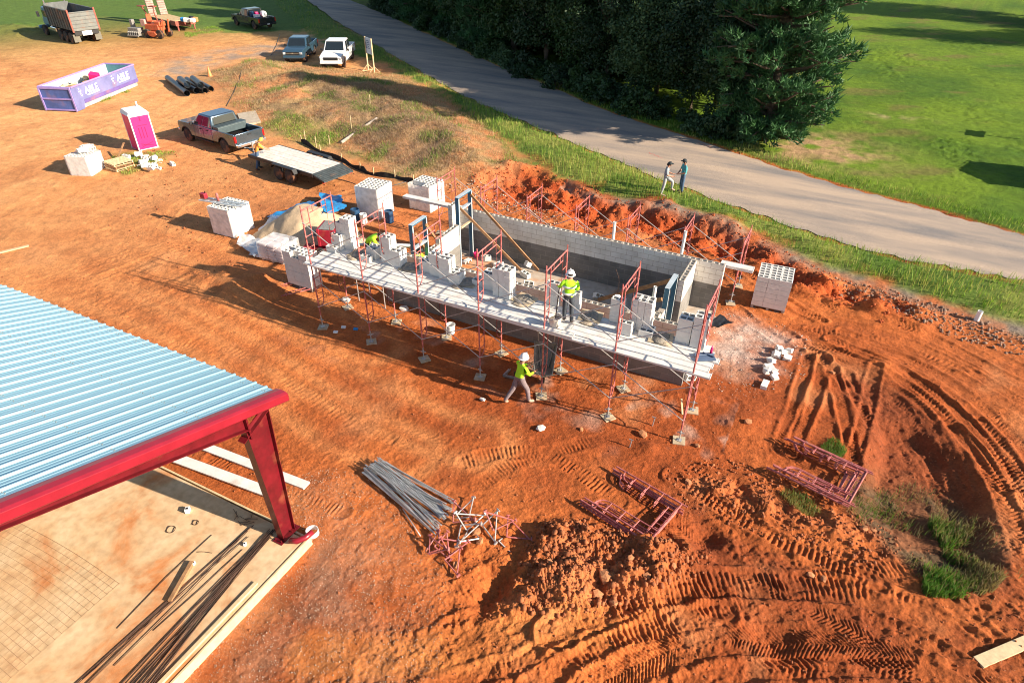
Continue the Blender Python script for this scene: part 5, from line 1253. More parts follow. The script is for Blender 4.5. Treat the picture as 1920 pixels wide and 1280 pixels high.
for q in (-7.84, -7.5, -7.34):
    for s in (-1, 1): m.tube((RX+s*.09, q, .24), (RX+s*.09, q, .31), .014, 6)
mb = m; mb.build('column', 'steel_red', t)
m = MB(); a = Vector((RX, -7.25, EZ-.2)); b_ = Vector((RX, -8.0, EZ-.52)); m.box((a+b_)/2+Vector((0, 0, .0)), (.19, (b_-a).length, .016), (math.atan2(b_.z-a.z, b_.y-a.y)-PI, 0, 0)); m.bx(RX-.1, RX+.1, -7.80, -7.784, EZ-.55, EZ+.1); m.bx(RX-.1, RX+.1, -7.82, -7.805, EZ-.55, EZ+.1)
m.build('knee_plate', 'steel_red', t)
m = MB(); m.bx(RX-.07, RX+.07, -7.24, -7.06, EZ-.18, EZ+.0); m.bx(-16, RX-.1, -7.14, -6.98, EZ-.18, EZ-.165); m.bx(-16, RX-.1, -6.99, -6.975, EZ-.18, EZ-.0)
m.build('eave_strut', 'steel_red', t)
for kx in range(1, 4):
    cx_ = RX-kx*6.1
    m = MB(); ibeam(m, [(-7.42, .24), (-7.22, EZ-.12)], [(-7.80, .24), (-8.02, EZ-.45)], cx_, .22); m.build('column', 'steel_red', t)
    m = MB(); ibeam(m, [(EY-.86, rz_(EY-.86)-.19), (-12, rz_(-12)-.19), (RIDGE, rz_(RIDGE)-.19)], [(EY-.86, rz_(EY-.86)-.78), (-12, rz_(-12)-.7), (RIDGE, rz_(RIDGE)-.62)], cx_, .2); m.build('rafter', 'steel_red', t)
for q in range(7):
    yy = EY-1.4-q*1.6; m = MB(); m.bx(-16, RX-.12, yy-.03, yy+.03, rz_(yy)-.18, rz_(yy)+.0); m.build('purlin', 'steel_red', t)
# timber form boards along the slab edge
def board(p0, p1, w, h, m_, label, z=.0, name='form_board', cat='board', group=None):
    p0 = Vector((*p0, 0)); p1 = Vector((*p1, 0)); d = p1-p0; mb = MB(); mb.box((0, 0, h/2), (d.length, w, h)); o = mb.build(name, m_, None, bevel=.004); o.location = (p0+p1)/2+Vector((0, 0, z)); o.rotation_euler = (0, 0, math.atan2(d.y, d.x)); return tag(o, label, cat, group)
board((5.99, -7.4), (5.95, -16), .05, .28, 'wood_pale', 'pale timber form board along the right edge of the slab', -.04)
board((5.80, -8.9), (5.80, -14.5), .09, .05, 'wood_pale', 'long timber lying on the slab close to its right edge', .222, 'timber')
board((5.9, -7.43), (-6, -7.43), .05, .22, 'wood_pale', 'pale timber form board along the far edge of the slab', -.02)
board((4.53, -10.09), (4.14, -9.17), .09, .09, 'wood', 'short timber post lying on the slab', .222, 'timber')
board((19.84, -3.57), (20.90, -2.46), .24, .05, 'wood_pale', 'pale plank on the dirt in the bottom right corner', .04, 'plank')
board((-15.90, -2.30), (-15.32, -0.98), .16, .04, 'wood_pale', 'pale board on the dirt at the left edge', .02, 'plank')
board((0.19, -7.01), (4.11, -6.71), .30, .05, 'plank', 'wide pale plank on the dirt behind the red column', .03, 'scaffold_plank', 'plank')
board((0.53, -6.32), (4.70, -6.10), .26, .05, 'plank', 'second pale plank on the dirt, farther from the slab', .03, 'scaffold_plank', 'plank')
stick('wood_stake', 'short white stake in front of the right end of the scaffold', 'stake', (12.61, 1.12, .0), (12.43, 1.46, .35), .05, .03, 'wood_pale')
# red coil of trim and white sheet at the foot of the column
m = MB(); m.path([(.0, -.25, .12), (.16, -.2, .14), (.28, -.05, .16), (.33, .15, .18)], .07, 8); o = m.build('bent_trim', 'fascia_red', smooth=True); o.location = (5.72, -7.5, .2); tag(o, 'curved piece of red trim at the foot of the steel column', 'trim')
m = MB(); m.hollow((.1, .1, .02), (.1, .1, .16), .15, .012, 16); o = m.build('white_tube', 'white', smooth=True, auto=40); o.location = (5.82, -7.35, .1); tag(o, 'short white tube beside the foot of the steel column', 'tube')
# rods, mesh and small things on the slab
def rod(p0, p1, label, r=.008, z=.235, group='reinforcing bars on the slab', bend=0):
    p0 = Vector((*p0, z)); p1 = Vector((*p1, z)); mb = MB(); mid = (p0+p1)/2+Vector((random.uniform(-.05, .05)+bend, random.uniform(-.02, .02), .01)); mb.path([p0, p0.lerp(mid, .5)+Vector((0, 0, .004)), mid, p1.lerp(mid, .5), p1], r, 5); o = mb.build('rebar_rod', 'rebar', smooth=True); tag(o, label, 'bar', group)
for k in range(16):
    a = k/15; x0, y0 = 4.96, -7.65; x1, y1 = 5.10, -11.94
    rod((x0+.12*random.uniform(-1, 1)+.14, y0+random.uniform(-.3, .2)), (x1+.35*random.uniform(-1, 1)+.4, y1+random.uniform(-.8, .2)), 'thin dark reinforcing bar in the thick bundle along the slab', z=.235+.012*(k % 4))
for k in range(7):
    x0, y0 = 4.63, -7.91; x1, y1 = 4.52, -12.13
    rod((x0+.1*random.uniform(-1, 1), y0+random.uniform(-.3, .2)), (x1+.2*random.uniform(-1, 1), y1+random.uniform(-.5, .6)), 'thin dark reinforcing bar in the loose bundle on the slab', z=.235+.012*(k % 3))
for (a, b_, lab) in (((3.91, -8.42), (4.05, -11.00), 'longest single bar left of the bundles'), ((4.86, -8.39), (4.75, -10.69), 'single bar between the two bundles'), ((3.99, -8.92), (4.32, -8.78), 'tiny bar beside the white cap')):
    rod(a, b_, 'dark reinforcing bar, '+lab, group=None)
for k in range(8):
    x0, y0 = 4.28, -7.91; a = random.uniform(0, PI); L = random.uniform(.15, .4); x0 += random.uniform(-.25, .25); y0 += random.uniform(-.2, .2)
    rod((x0, y0), (x0+L*math.cos(a), y0+L*math.sin(a)), 'short bent wire offcut at the head of the bar bundles', .006, group='wire offcuts on the slab', bend=.06)
m = MB(); ax_, ay_ = 3.17, -10.28; dx, dy = 1.75, 2.5
sh = lambda i, j: (ax_-i*.0-j*.11, ay_-i*.11, .24+.03*math.sin(i*.5+j*.4))
NI, NJ = 22, 30
for i in range(NI): m.path([(ax_-j*.145, ay_-i*.145+.06*math.sin(j*.12), .235+.02*max(0, math.sin(i*.4)*math.sin(j*.25))) for j in range(0, NJ)], .0026, 4)
for j in range(NJ): m.path([(ax_-j*.145, ay_-i*.145+.06*math.sin(j*.12), .238+.02*max(0, math.sin(i*.4)*math.sin(j*.25))) for i in range(0, NI)], .0026, 4)
tag(m.build('wire_mesh', mat('mesh_rust', (.34, .18, .09), .8)), 'rusty wire mesh sheet lying on the concrete slab', 'wire mesh')
def ring(c, r, label, rr=.009):
    mb = MB(); mb.path([(r*math.cos(a), r*math.sin(a), .01*math.sin(3*a)) for a in [2*PI*k/20 for k in range(21)]], rr, 5); o = mb.build('wire_coil', 'rebar', smooth=True); o.location = (*c, .24); tag(o, label, 'coil')
ring((2.93, -8.75), .10, 'round wire coil on the slab, the larger one'); ring((3.28, -8.34), .07, 'small round wire coil on the slab, next to a loose hook')
for (c, lab, s_) in (((2.84, -8.18), 'white box with a dark window on the slab', .1), ((4.82, -8.27), 'small white cap on the bar bundle', .06), ((4.19, -9.18), 'white cap at the end of the short timber', .06)):
    mb = MB(); mb.box((0, 0, s_*.6), (s_, s_*1.3, s_*1.2)); mb.box((0, 0, s_*1.2), (s_*.6, s_*.6, .01), None, 1); o = mb.build('small_white_box', ['white', 'blacktrim'], None, bevel=.008); o.location = (*c, .222); o.rotation_euler = (0, 0, .6); tag(o, lab, 'cap')

# ------------------------------------------------------------------ pile of cross braces, jacks and frames on the ground
for k in range(64):
    s = random.random(); u = random.random()
    p0 = Vector((5.78, -5.12, 0)).lerp(Vector((5.97, -4.47, 0)), s); p1 = Vector((8.39, -5.85, 0)).lerp(Vector((8.28, -4.79, 0)), min(1, max(0, s+random.uniform(-.45, .45))))
    d = (p1-p0).normalized(); p0 += d*random.uniform(-.12, .12); p1 += d*random.uniform(-.2, .15); z = .05+.20*random.random()*(1-abs(2*s-1)**2)
    m = MB(); m.tube(p0+Vector((0, 0, z+.05)), p1+Vector((0, 0, z*.7)), .013, 6)
    for q in (p0+Vector((0, 0, z+.05)), p1+Vector((0, 0, z*.7))): m.box(q, (.05, .03, .01), (0, 0, math.atan2(d.y, d.x)))
    tag(m.build('cross_brace', 'conduit', smooth=True, auto=30), 'dull grey scaffold tube in the fanned pile on the dirt', 'brace', 'tubes in the fanned pile')
m = MB(); m.tube((7.32, -5.58, .04), (8.18, -6.07, .03), .014, 6); tag(m.build('cross_brace', 'conduit', smooth=True), 'brown scaffold tube lying apart at the lower side of the fanned pile', 'brace')
def bracket(c, rz, tilt, m_, label, group, s=1.0):
    t = thing('side_bracket', label, 'bracket', (*c, .12), rz, group); t.rotation_euler = (tilt, random.uniform(-.5, .5), rz)
    a, b_, c_ = Vector((0, 0, 0)), Vector((.52*s, 0, 0)), Vector((.02, .46*s, .0))
    for nme, p, q in (('rail', a, b_), ('post', a, c_), ('strut', b_*.92, c_*.92)):
        m = MB(); m.tube(p, q, .017, 7); m.build(nme, m_, t, smooth=True, auto=40)
    m = MB(); m.box(b_, (.03, .10, .07)); m.build('hook', m_, t)
    m = MB(); m.box(c_, (.09, .03, .07)); m.build('hook', m_, t)
for k, (c, rz, tl) in enumerate((((8.70, -5.43), .3, .5), ((8.96, -5.11), 1.9, -.4), ((9.37, -5.17), -.5, .6), ((9.68, -5.19), .8, 1.0), ((9.51, -5.54), 2.6, .3), ((9.94, -5.40), -.2, -.5), ((10.05, -5.21), .5, .3), ((9.11, -5.48), 1.2, .9), ((8.91, -5.41), -1.2, .3))):
    bracket(c, rz, tl, 'brace' if k % 3 else 'red_paint', 'tangled pale scaffold bracket in the heap right of the fanned tubes', 'pale brackets in the heap', 1.15)
for k, (c, rz, tl) in enumerate((((8.69, -6.47), .4, .3), ((8.83, -6.23), 2.2, -.4), ((9.13, -6.25), 1.1, .5), ((9.09, -6.43), -.4, .2), ((8.68, -6.23), -.2, .4))):
    bracket(c, rz, tl, 'red_paint', 'red scaffold bracket in the small heap below the fanned tubes', 'red brackets in the small heap')
# flat piles of spare frames
def frame_pile(c, rz, n, label, group, scl=1.0):
    for k in range(n):
        f = dup(fp, None, None, label, group); f.location = (c[0]+random.uniform(-.08, .08)+.02*k, c[1]+random.uniform(-.08, .08), .07+.06*k); f.rotation_euler = (0, PI/2+random.uniform(-.02, .02), rz+random.uniform(-.05, .05)); f.scale = (1, scl, 1)
frame_pile((11.2, -3.36), R(-14), 4, 'red scaffold frame lying in the lower left pile of frames, open end to the left', 'frames in the lower left pile')
frame_pile((15.2, -.05), R(-12), 5, 'dark red scaffold frame lying in the right pile of frames over the hollow', 'frames in the right pile')
f = dup(fp, None, None, 'scaffold frame lying on its side in the shade by the left end stack of blocks'); f.location = (-2.61, 0.74, .12); f.rotation_euler = (0, PI/2, R(55)); f.scale = (1, .6, .55)
if 'group' in f: del f['group']

# ================================================================== VEHICLES
def arc(cx, cz, r, a0, a1, n=8): return [(cx+r*math.cos(R(a0+(a1-a0)*i/n)), cz+r*math.sin(R(a0+(a1-a0)*i/n))) for i in range(n+1)]
def wheel(parent, x, y, r, w=.24, rim='rim', dual=False):
    s = 1 if y > 0 else -1
    m = MB(); m.lathe([(r*.62, -w/2), (r*.9, -w/2), (r, -w/2+.04), (r, w/2-.04), (r*.9, w/2), (r*.62, w/2)], (0, 0, 0), 26, 'Y')
    t = bpy.data.objects.new('wheel', None); COL.objects.link(t); t.parent = parent; t.location = (x, y, r)
    m.build('tyre', 'tyre', t, smooth=True, auto=35)
    m = MB(); m.lathe([(r*.64, -w*.4), (r*.64, w*.32), (r*.58, w*.40), (r*.5, w*.22), (r*.2, w*.25), (r*.16, w*.36), (0, w*.36)], (0, 0, 0), 20, 'Y')
    if s < 0: m.v = [(a, -b_, c) for a, b_, c in m.v]
    for k in range(6):
        a = 2*PI*k/6; m.box((math.cos(a)*r*.38, s*w*.32, math.sin(a)*r*.38), (r*.42, .03, .06), (0, -a, 0))
    m.build('rim', rim, t, smooth=True, auto=35)
def pickup(label, loc, rz, paint, L=5.7, W=1.96, H=1.86, wb=3.6, r=.40, cab=2.1, bed=1.75, hood=1.35, grille='chrome', chromeb=True, load=None, toolbox=False, group=None):
    t = thing('pickup_truck', label, 'pickup truck', loc, rz)
    xf, xr = L/2, -L/2; fw = xf-.92; rw = fw-wb; zb = .52; belt = 1.16; hw = W/2
    cabr = xr+bed+.05; cabf = cabr+cab
    # front body (nose, hood, cab lower half)
    pr = [(cabr, belt+.02), (cabr, zb)]
    pr += [(cabr+.02, zb), (fw-r-.12, zb-.05)]+arc(fw, r, r+.10, 165, 15)+[(xf-.25, zb-.02), (xf-.04, .62), (xf, .80), (xf-.03, 1.02), (xf-.14, 1.10), (cabf+.25, belt+.03), (cabf, belt+.05)]
    m = MB(); m.prism(pr, -hw, hw)
    # pull the nose in a little
    m.v = [(a, b_*(1-.10*max(0, (a-(xf-.7))/.7)**1.5)*(1-.03*(c > 1.05)), c) for a, b_, c in m.v]
    body = m.build('body', paint, t, bevel=.05, seg=3, smooth=True)
    # bed
    m = MB()
    for s in (-1, 1):
        pr = [(cabr, belt+.04), (cabr, zb), (rw+r+.12, zb)]+arc(rw, r, r+.10, 15, 165)+[(xr+.02, zb+.04), (xr, .75), (xr, belt+.06)]
        m.prism(pr[::-1], s*hw-.0 if s < 0 else hw-.09, -hw+.09 if s < 0 else hw)
    m.bx(xr, cabr, -hw+.09, hw-.09, .72, .76); m.bx(cabr-.06, cabr, -hw+.09, hw-.09, .72, belt+.02)
    m.build('bed', paint, t, bevel=.025, smooth=True)
    m = MB(); m.bx(xr+.06, cabr-.08, -hw+.10, hw-.10, .762, .775); m.build('bed_liner', 'blacktrim', t)
    m = MB(); m.bx(xr-.03, xr+.05, -hw+.10, hw-.10, .66, belt+.06); tg = m.build('tailgate', paint, t, bevel=.02, smooth=True)
    m = MB(); m.bx(xr-.042, xr-.028, -.12, .12, belt-.12, belt-.05); m.build('handle', 'blacktrim', tg)
    # greenhouse
    A = [(cabr+.04, -hw+.05), (cabf+.12, -hw+.05), (cabf+.12, hw-.05), (cabr+.04, hw-.05)]; z0, z1 = belt, H
    ins = .20; B = [(cabr+.16, -hw+ins), (cabf-.62, -hw+ins), (cabf-.62, hw-ins), (cabr+.16, hw-ins)]
    m = MB(); m.add([(*p, z0) for p in A]+[(*p, z1) for p in B], [(3, 2, 1, 0), (4, 5, 6, 7), (0, 1, 5, 4), (1, 2, 6, 5), (2, 3, 7, 6), (3, 0, 4, 7)]); cabo = m.build('cab', paint, t, bevel=.07, seg=3, smooth=True)
    def onface(i, j, u0, u1, v0, v1, nm='window', mtl='glass', off=.014):
        a, b_ = Vector((*A[i], z0)), Vector((*A[j], z0)); c, d = Vector((*B[j], z1)), Vector((*B[i], z1))
        f = lambda u, v: a.lerp(b_, u).lerp(d.lerp(c, u), v)
        n = (b_-a).cross(d-a).normalized()*off; k = MB(); P_ = [f(u0, v0)+n, f(u1, v0)+n, f(u1, v1)+n, f(u0, v1)+n]
        k.add(P_+[p-n*.8 for p in P_], [(0, 1, 2, 3), (0, 4, 5, 1), (1, 5, 6, 2), (2, 6, 7, 3), (3, 7, 4, 0)]); return k.build(nm, mtl, t)
    onface(1, 2, .07, .93, .10, .90, 'windshield'); onface(3, 0, .09, .91, .16, .88, 'rear_window')
    sp = .52 if cab > 1.9 else .62
    for (i, j, fl_) in ((0, 1, 0), (2, 3, 1)):
        if fl_ == 0: onface(i, j, .06, sp-.03, .14, .88, 'side_window'); onface(i, j, sp+.02, .88, .14, .88, 'side_window')
        else: onface(i, j, .12, 1-sp-.02, .14, .88, 'side_window'); onface(i, j, 1-sp+.03, .94, .14, .88, 'side_window')
    # trim
    m = MB(); m.bx(xf-.05, xf+.015, -hw*.60, hw*.60, .78, 1.02); g = m.build('grille', 'blacktrim', t, bevel=.02)
    m = MB(); m.bx(xf+.012, xf+.03, -hw*.56, hw*.56, .885, .915); m.box((xf+.02, 0, .90), (.03, .16, .09)); m.build('grille_bar', grille, g)
    m = MB(); m.bx(xf-.10, xf+.06, -hw*.93, hw*.93, .50, .66); fb = m.build('front_bumper', 'chrome' if chromeb else paint, t, bevel=.04)
    m = MB(); m.bx(xf+.04, xf+.065, -hw*.55, hw*.55, .45, .53); m.build('air_intake', 'blacktrim', fb)
    m = MB(); m.bx(xr-.16, xr+.02, -hw*.97, hw*.97, .50, .66); m.build('rear_bumper', 'chrome' if chromeb else 'blacktrim', t, bevel=.03)
    m = MB(); m.bx(xr-.170, xr-.158, -.16, .16, .53, .64); m.build('licence_plate', 'white', t)
    for s in (-1, 1):
        m = MB(); m.box((xf-.06, s*hw*.76, .90), (.14, hw*.26, .17), (0, 0, -s*.22)); m.build('headlight', 'headlight', t, bevel=.02)
        m = MB(); m.box((xr+.02, s*(hw-.05), .95), (.12, .12, .36)); m.build('tail_light', 'redlight', t, bevel=.015)
        m = MB(); m.box((cabf-.10, s*(hw+.10), belt+.12), (.10, .20, .17)); m.tube((cabf-.1, s*(hw-.05), belt+.05), (cabf-.1, s*(hw+.06), belt+.09), .02, 6); m.build('mirror', 'blacktrim', t, bevel=.02)
        for q in (.28, .72):
            m = MB(); m.box((cabr+cab*q-.2*(q > .5), s*(hw+.008), belt-.12), (.16, .03, .035)); m.build('door_handle', 'blacktrim', t)
        for q in (.06, .5, .96):
            m = MB(); m.bx(cabr+cab*q-.006, cabr+cab*q+.006, s*hw-.004, s*hw+.003, .56, belt-.02); m.build('door_seam', 'blacktrim', t)
        m = MB(); m.bx(cabr+.1, cabf-.1, s*hw-.05, s*hw+.06, .40, .45); m.build('step_bar', 'blacktrim', t)
        for x in (fw, rw):
            wheel(t, x, s*(hw-.14), r, .26)
            m = MB(); m.v = []; ring = arc(x, r, r+.115, 12, 168, 12)
            for i in range(len(ring)-1):
                (a, b_), (c, d) = ring[i], ring[i+1]; k2 = (r+.085)/(r+.115); e = lambda p, q_: (x+(p-x)*k2, r+(q_-r)*k2)
                m.quad((a, s*(hw+.012), b_), (c, s*(hw+.012), d), (e(c, d)[0], s*(hw+.012), e(c, d)[1]), (e(a, b_)[0], s*(hw+.012), e(a, b_)[1]))
                m.quad((a, s*(hw+.012), b_), (c, s*(hw+.012), d), (c, s*(hw-.3), d), (a, s*(hw-.3), b_))
            m.build('wheel_arch', 'blacktrim', t)
    m = MB(); m.bx(rw-.5, fw+.3, -.45, .45, .34, .50); m.tube((fw, -hw+.2, r), (fw, hw-.2, r), .05, 8); m.tube((rw, -hw+.2, r), (rw, hw-.2, r), .07, 8); m.build('chassis', 'blacktrim', t)
    if toolbox:
        m = MB(); m.box((cabr-.34, 0, belt+.0), (.5, W-.1, .38)); tb = m.build('tool_box', mat('grey_toolbox', (.07, .10, .11), .5, .2, .15, 5), t, bevel=.03)
        m = MB(); m.box((cabr-.34, 0, belt+.215), (.53, W-.04, .04)); m.build('lid', mat('grey_toolbox', (.07, .10, .11)), tb, bevel=.01)
    return t
def heading(pr, pf):
    return math.atan2(pf[1]-pr[1], pf[0]-pr[0])
TW = pickup('white crew cab pickup parked on the grass with its nose toward the site', (-27.2, 34.0, GH(-27.2, 34.0)-.02), R(-62), 'paint_white', 5.85, 2.04, 1.93, 3.7, .42, 2.2, 1.75, grille='blacktrim', chromeb=False)
TT = pickup('slate blue crew cab pickup parked beside the white one', (-31.4, 33.9, GH(-31.4, 33.9)-.02), R(-62), 'paint_blue', 5.4, 1.9, 1.80, 3.2, .39, 2.15, 1.55, chromeb=False)
TS = pickup('pewter pickup with a grey tool box in its bed, hitched to the flat trailer', (-18.75, 12.9, GH(-18.75, 12.9)-.0), R(172), 'paint_pewter', 5.75, 2.0, 1.86, 3.65, .40, 1.95, 2.0, toolbox=True)
TB = pickup('black pickup loaded with coolers and jugs, parked near the top of the yard', (-47.6, 44.2, GH(-47.6, 44.2)), R(166), 'paint_black', 5.9, 2.05, 1.9, 3.75, .43, 1.9, 2.1, chromeb=False)
def cargo(parent_loc, rz, lx, ly, lz):
    c, s = math.cos(rz), math.sin(rz); return (parent_loc[0]+lx*c-ly*s, parent_loc[1]+lx*s+ly*c, parent_loc[2]+lz)
lb = (-47.6, 44.2, GH(-47.6, 44.2)); rb = R(166)
for (lx, ly, lz, d, mt_, lab) in ((-1.5, .3, 1.2, (.6, .5, .4), 'white', 'white cooler lid in the black pickup'), (-1.6, .25, 1.0, (.7, .6, .35), 'blue_barrel', 'blue cooler in the bed of the black pickup'), (-.95, .0, 1.35, (.35, .35, .45), 'magenta', 'pink jug standing in the black pickup'), (-.75, .5, 1.4, (.4, .4, .5), 'blue_barrel', 'dark blue container behind the cab of the black pickup'), (-1.75, -.6, .95, (.5, .4, .3), 'body_grey', 'grey box at the tailgate of the black pickup')):
    m = MB(); m.box((0, 0, 0), d); o = m.build('cooler' if 'cooler' in lab else 'container', mt_, None, bevel=.04); o.location = cargo(lb, rb, lx, ly, lz); o.rotation_euler = (0, 0, rb+random.uniform(-.3, .3)); tag(o, lab, 'cooler' if 'cooler' in lab else 'container')
m = MB(); m.lathe([(0, -.2), (.3, -.2), (.32, 0), (.3, .2), (0, .2)], n=18, axis='X'); o = m.build('water_drum', 'white', smooth=True, auto=40); o.location = cargo(lb, rb, -1.3, -.65, 1.35); o.rotation_euler = (0, 0, rb); tag(o, 'round white water drum in the bed of the black pickup', 'drum')

# flatbed trailer behind the pewter pickup
tl = (-11.0, 11.15); ra = R(-8)
t = thing('flatbed_trailer', 'tandem axle flatbed trailer with a pale plank deck and black ramp tail', 'trailer', (*tl, .0), ra)
D = .78
m = MB(); m.bx(-2.9, 2.2, -1.0, 1.0, D-.14, D-.06); m.bx(-2.95, 2.25, -1.05, -.98, D-.17, D+.0); m.bx(-2.95, 2.25, .98, 1.05, D-.17, D+.0)
m.tube((-2.9, .5, D-.15), (-4.35, 0, .52), .05, 6); m.tube((-2.9, -.5, D-.15), (-4.35, 0, .52), .05, 6); m.tube((-4.0, 0, .6), (-4.75, 0, .5), .05, 8); m.build('frame', 'blacktrim', t)
m = MB(); m.tube((-3.95, 0, 0.02), (-3.95, 0, .95), .03, 8); m.box((-3.95, 0, .9), (.1, .1, .16)); m.build('jack', 'galv', t)
for k in range(8): m = MB(); m.bx(-2.9, 2.2, -.97+k*.2435, -.97+k*.2435+.232, D-.05, D+random.uniform(-.004, .006)); m.build('deck_board', 'tar_wood', t)
m = MB(); m.add([(2.2, -1.0, D), (2.2, 1.0, D), (3.05, 1.0, D-.22), (3.05, -1.0, D-.22), (2.2, -1.0, D-.1), (2.2, 1.0, D-.1), (3.05, 1.0, D-.3), (3.05, -1.0, D-.3)], [(0, 1, 2, 3), (7, 6, 5, 4), (0, 4, 5, 1), (1, 5, 6, 2), (2, 6, 7, 3), (3, 7, 4, 0)])
for k in range(6): m.box((2.3+k*.13, 0, D-.02-k*.034), (.03, 1.9, .03))
m.build('dovetail', mat('trailer_black_steel', (.06, .075, .08), .55, .2, .3, 5, dirt=.1), t)
for s in (-1, 1):
    for x in (-.25, .65): wheel(t, x, s*1.18, .37, .22)
    m = MB(); m.prism([(-.75, .62), (-.62, .84), (1.05, .84), (1.2, .62), (1.12, .62), (1.0, .79), (-.58, .79), (-.68, .62)], s*1.07 if s > 0 else -1.33, s*1.33 if s > 0 else -1.07); m.build('fender', 'blacktrim', t)
    m = MB(); m.box((2.9, s*.9, D-.33), (.08, .16, .08)); m.build('tail_light', 'redlight', t)

# dump truck seen from behind
t = thing('dump_truck', 'blue tri-axle dump truck with a dark steel body, seen from behind', 'dump truck', (-58.3, 30.0, 0), R(168))
bl, bw = 5.6, 2.45
m = MB(); x0, x1 = -4.0, 1.5
th = .08
m.bx(x0, x1, -bw/2, -bw/2+th, 1.25, 2.95); m.bx(x0, x1, bw/2-th, bw/2, 1.25, 2.95); m.bx(x0, x1, -bw/2+th, bw/2-th, 1.25, 1.33); m.bx(x1-th, x1, -bw/2+th, bw/2-th, 1.33, 3.2)
m.bx(x0-.02, x1, -bw/2-.05, -bw/2+.1, 2.93, 3.03); m.bx(x0-.02, x1, bw/2-.1, bw/2+.05, 2.93, 3.03)
for k in range(9):
    for s in (-1, 1): m.box((x0+.3+k*.62, s*(bw/2+.04), 2.1), (.09, .08, 1.62))
m.build('dump_body', 'body_grey', t)
m = MB(); m.bx(x0-.12, x0-.02, -bw/2-.02, bw/2+.02, 1.2, 2.85); tg = m.build('tailgate', mat('tailgate_grey', (.17, .18, .17), .6, .2, .15, 2, dirt=.12), t, bevel=.02)
m = MB()
for z in (1.45, 1.78, 2.1, 2.43, 2.75): m.bx(x0-.15, x0-.115, -bw/2+.05, bw/2-.05, z, z+.05)
m.build('rail', 'body_grey', tg)
m = MB(); m.bx(x0-.14, x0-.02, -bw/2-.06, -bw/2+.08, 1.1, 3.1); m.bx(x0-.14, x0-.02, bw/2-.08, bw/2+.06, 1.1, 3.1); m.build('corner_post', 'rust_red', t)
m = MB(); m.bx(-3.9, 4.0, -.42, .42, .75, 1.15); m.bx(-4.0, -3.8, -1.1, 1.1, .8, 1.15); m.build('chassis', 'blacktrim', t)
m = MB(); m.bx(-4.05, -4.0, -.45, .45, .75, 1.15); m.build('rear_plate', 'white', t)
for s in (-1, 1):
    for x in (-3.1, -1.85, -.6):
        for off in (.88, 1.16): wheel(t, x, s*off, .52, .27)
    wheel(t, 3.6, s*1.05, .52, .28)
    m = MB(); m.box((-3.82, s*1.0, .55), (.02, .6, .7)); m.build('mud_flap', mat('mud_flap', (.16, .15, .12), .8), t)
    m = MB(); m.tube((1.75, s*.95, 1.0), (1.75, s*.95, 3.4), .08, 10); m.build('exhaust', 'chrome', t, smooth=True, auto=40)
    m = MB(); m.bx(.4, 1.7, s*.75 if s > 0 else -1.2, s*1.2 if s > 0 else -.75, .65, 1.1); m.build('fuel_tank', 'chrome', t, bevel=.08)
m = MB(); m.add([(1.75, -1.05, 1.1), (3.5, -1.05, 1.1), (3.5, 1.05, 1.1), (1.75, 1.05, 1.1), (1.8, -.95, 2.75), (3.2, -.95, 2.75), (3.2, .95, 2.75), (1.8, .95, 2.75)], [(3, 2, 1, 0), (4, 5, 6, 7), (0, 1, 5, 4), (1, 2, 6, 5), (2, 3, 7, 6), (3, 0, 4, 7)]); m.build('cab', 'truck_blue', t, bevel=.1, seg=3)
m = MB(); m.add([(3.4, -.8, 1.0), (4.9, -.6, 1.0), (4.9, .6, 1.0), (3.4, .8, 1.0), (3.4, -.75, 1.85), (4.85, -.55, 1.6), (4.85, .55, 1.6), (3.4, .75, 1.85)], [(3, 2, 1, 0), (4, 5, 6, 7), (0, 1, 5, 4), (1, 2, 6, 5), (2, 3, 7, 6), (3, 0, 4, 7)]); m.bx(4.7, 5.1, -1.15, 1.15, .55, .85); m.build('hood', 'truck_blue', t, bevel=.08)
m = MB(); m.box((1.77, 0, 2.2), (.03, 1.3, .6)); m.build('rear_window', 'glass', t)
for s in (-1, 1): m = MB(); m.box((2.6, s*1.02, 2.15), (.9, .03, .6), (s*-.06, 0, 0)); m.build('side_window', 'glass', t)
for s in (-1, 1): m = MB(); m.box((3.2, s*1.4, 2.1), (.08, .25, .5)); m.build('mirror', 'chrome', t)
# equipment trailer with raised ramps, and trencher
t = thing('equipment_trailer', 'red brown equipment trailer with two tall ramps standing up at its far end', 'trailer', (-55.28, 39.72, 0), R(165))
m = MB(); m.bx(-2.2, 3.4, -1.1, 1.1, .55, .78); m.build('frame', 'blacktrim', t); m = MB(); m.bx(-2.1, 3.4, -1.05, 1.05, .78, .84); m.build('deck', mat('dry_deck', (.52, .38, .20), .9, 0, .15, 3), t)
m = MB(); m.bx(-3.3, -2.1, -1.1, -.98, .5, .95); m.bx(-3.3, -2.1, .98, 1.1, .5, .95); m.bx(-3.35, -3.2, -1.1, 1.1, .5, .95); m.bx(-3.3, -2.1, -1.0, 1.0, .6, .68); m.tube((-3.3, .5, .55), (-4.4, 0, .5), .07, 6); m.tube((-3.3, -.5, .55), (-4.4, 0, .5), .07, 6); m.box((-3.32, .9, .3), (.1, .14, .7)); m.box((-3.32, -.9, .3), (.1, .14, .7)); m.build('front_rack', 'rust_red', t)
for s in (-1, 1):
    m = MB(); m.box((3.3, s*.62, 2.35), (.14, .8, 3.4), (0, .16, 0))
    for k in range(14): m.box((3.22-.3+.045*k-.04, s*.62, .9+k*.235), (.04, .78, .03), (0, .16, 0))
    m.build('ramp', mat('ramp_wood', (.34, .21, .17), .8, 0, .2, 2, dirt=.1, col2=(.48, .36, .31)), t)
    for x in (.2, 1.1): wheel(t, x, s*1.0, .33, .25)
tx, ty = -51.29, 38.45
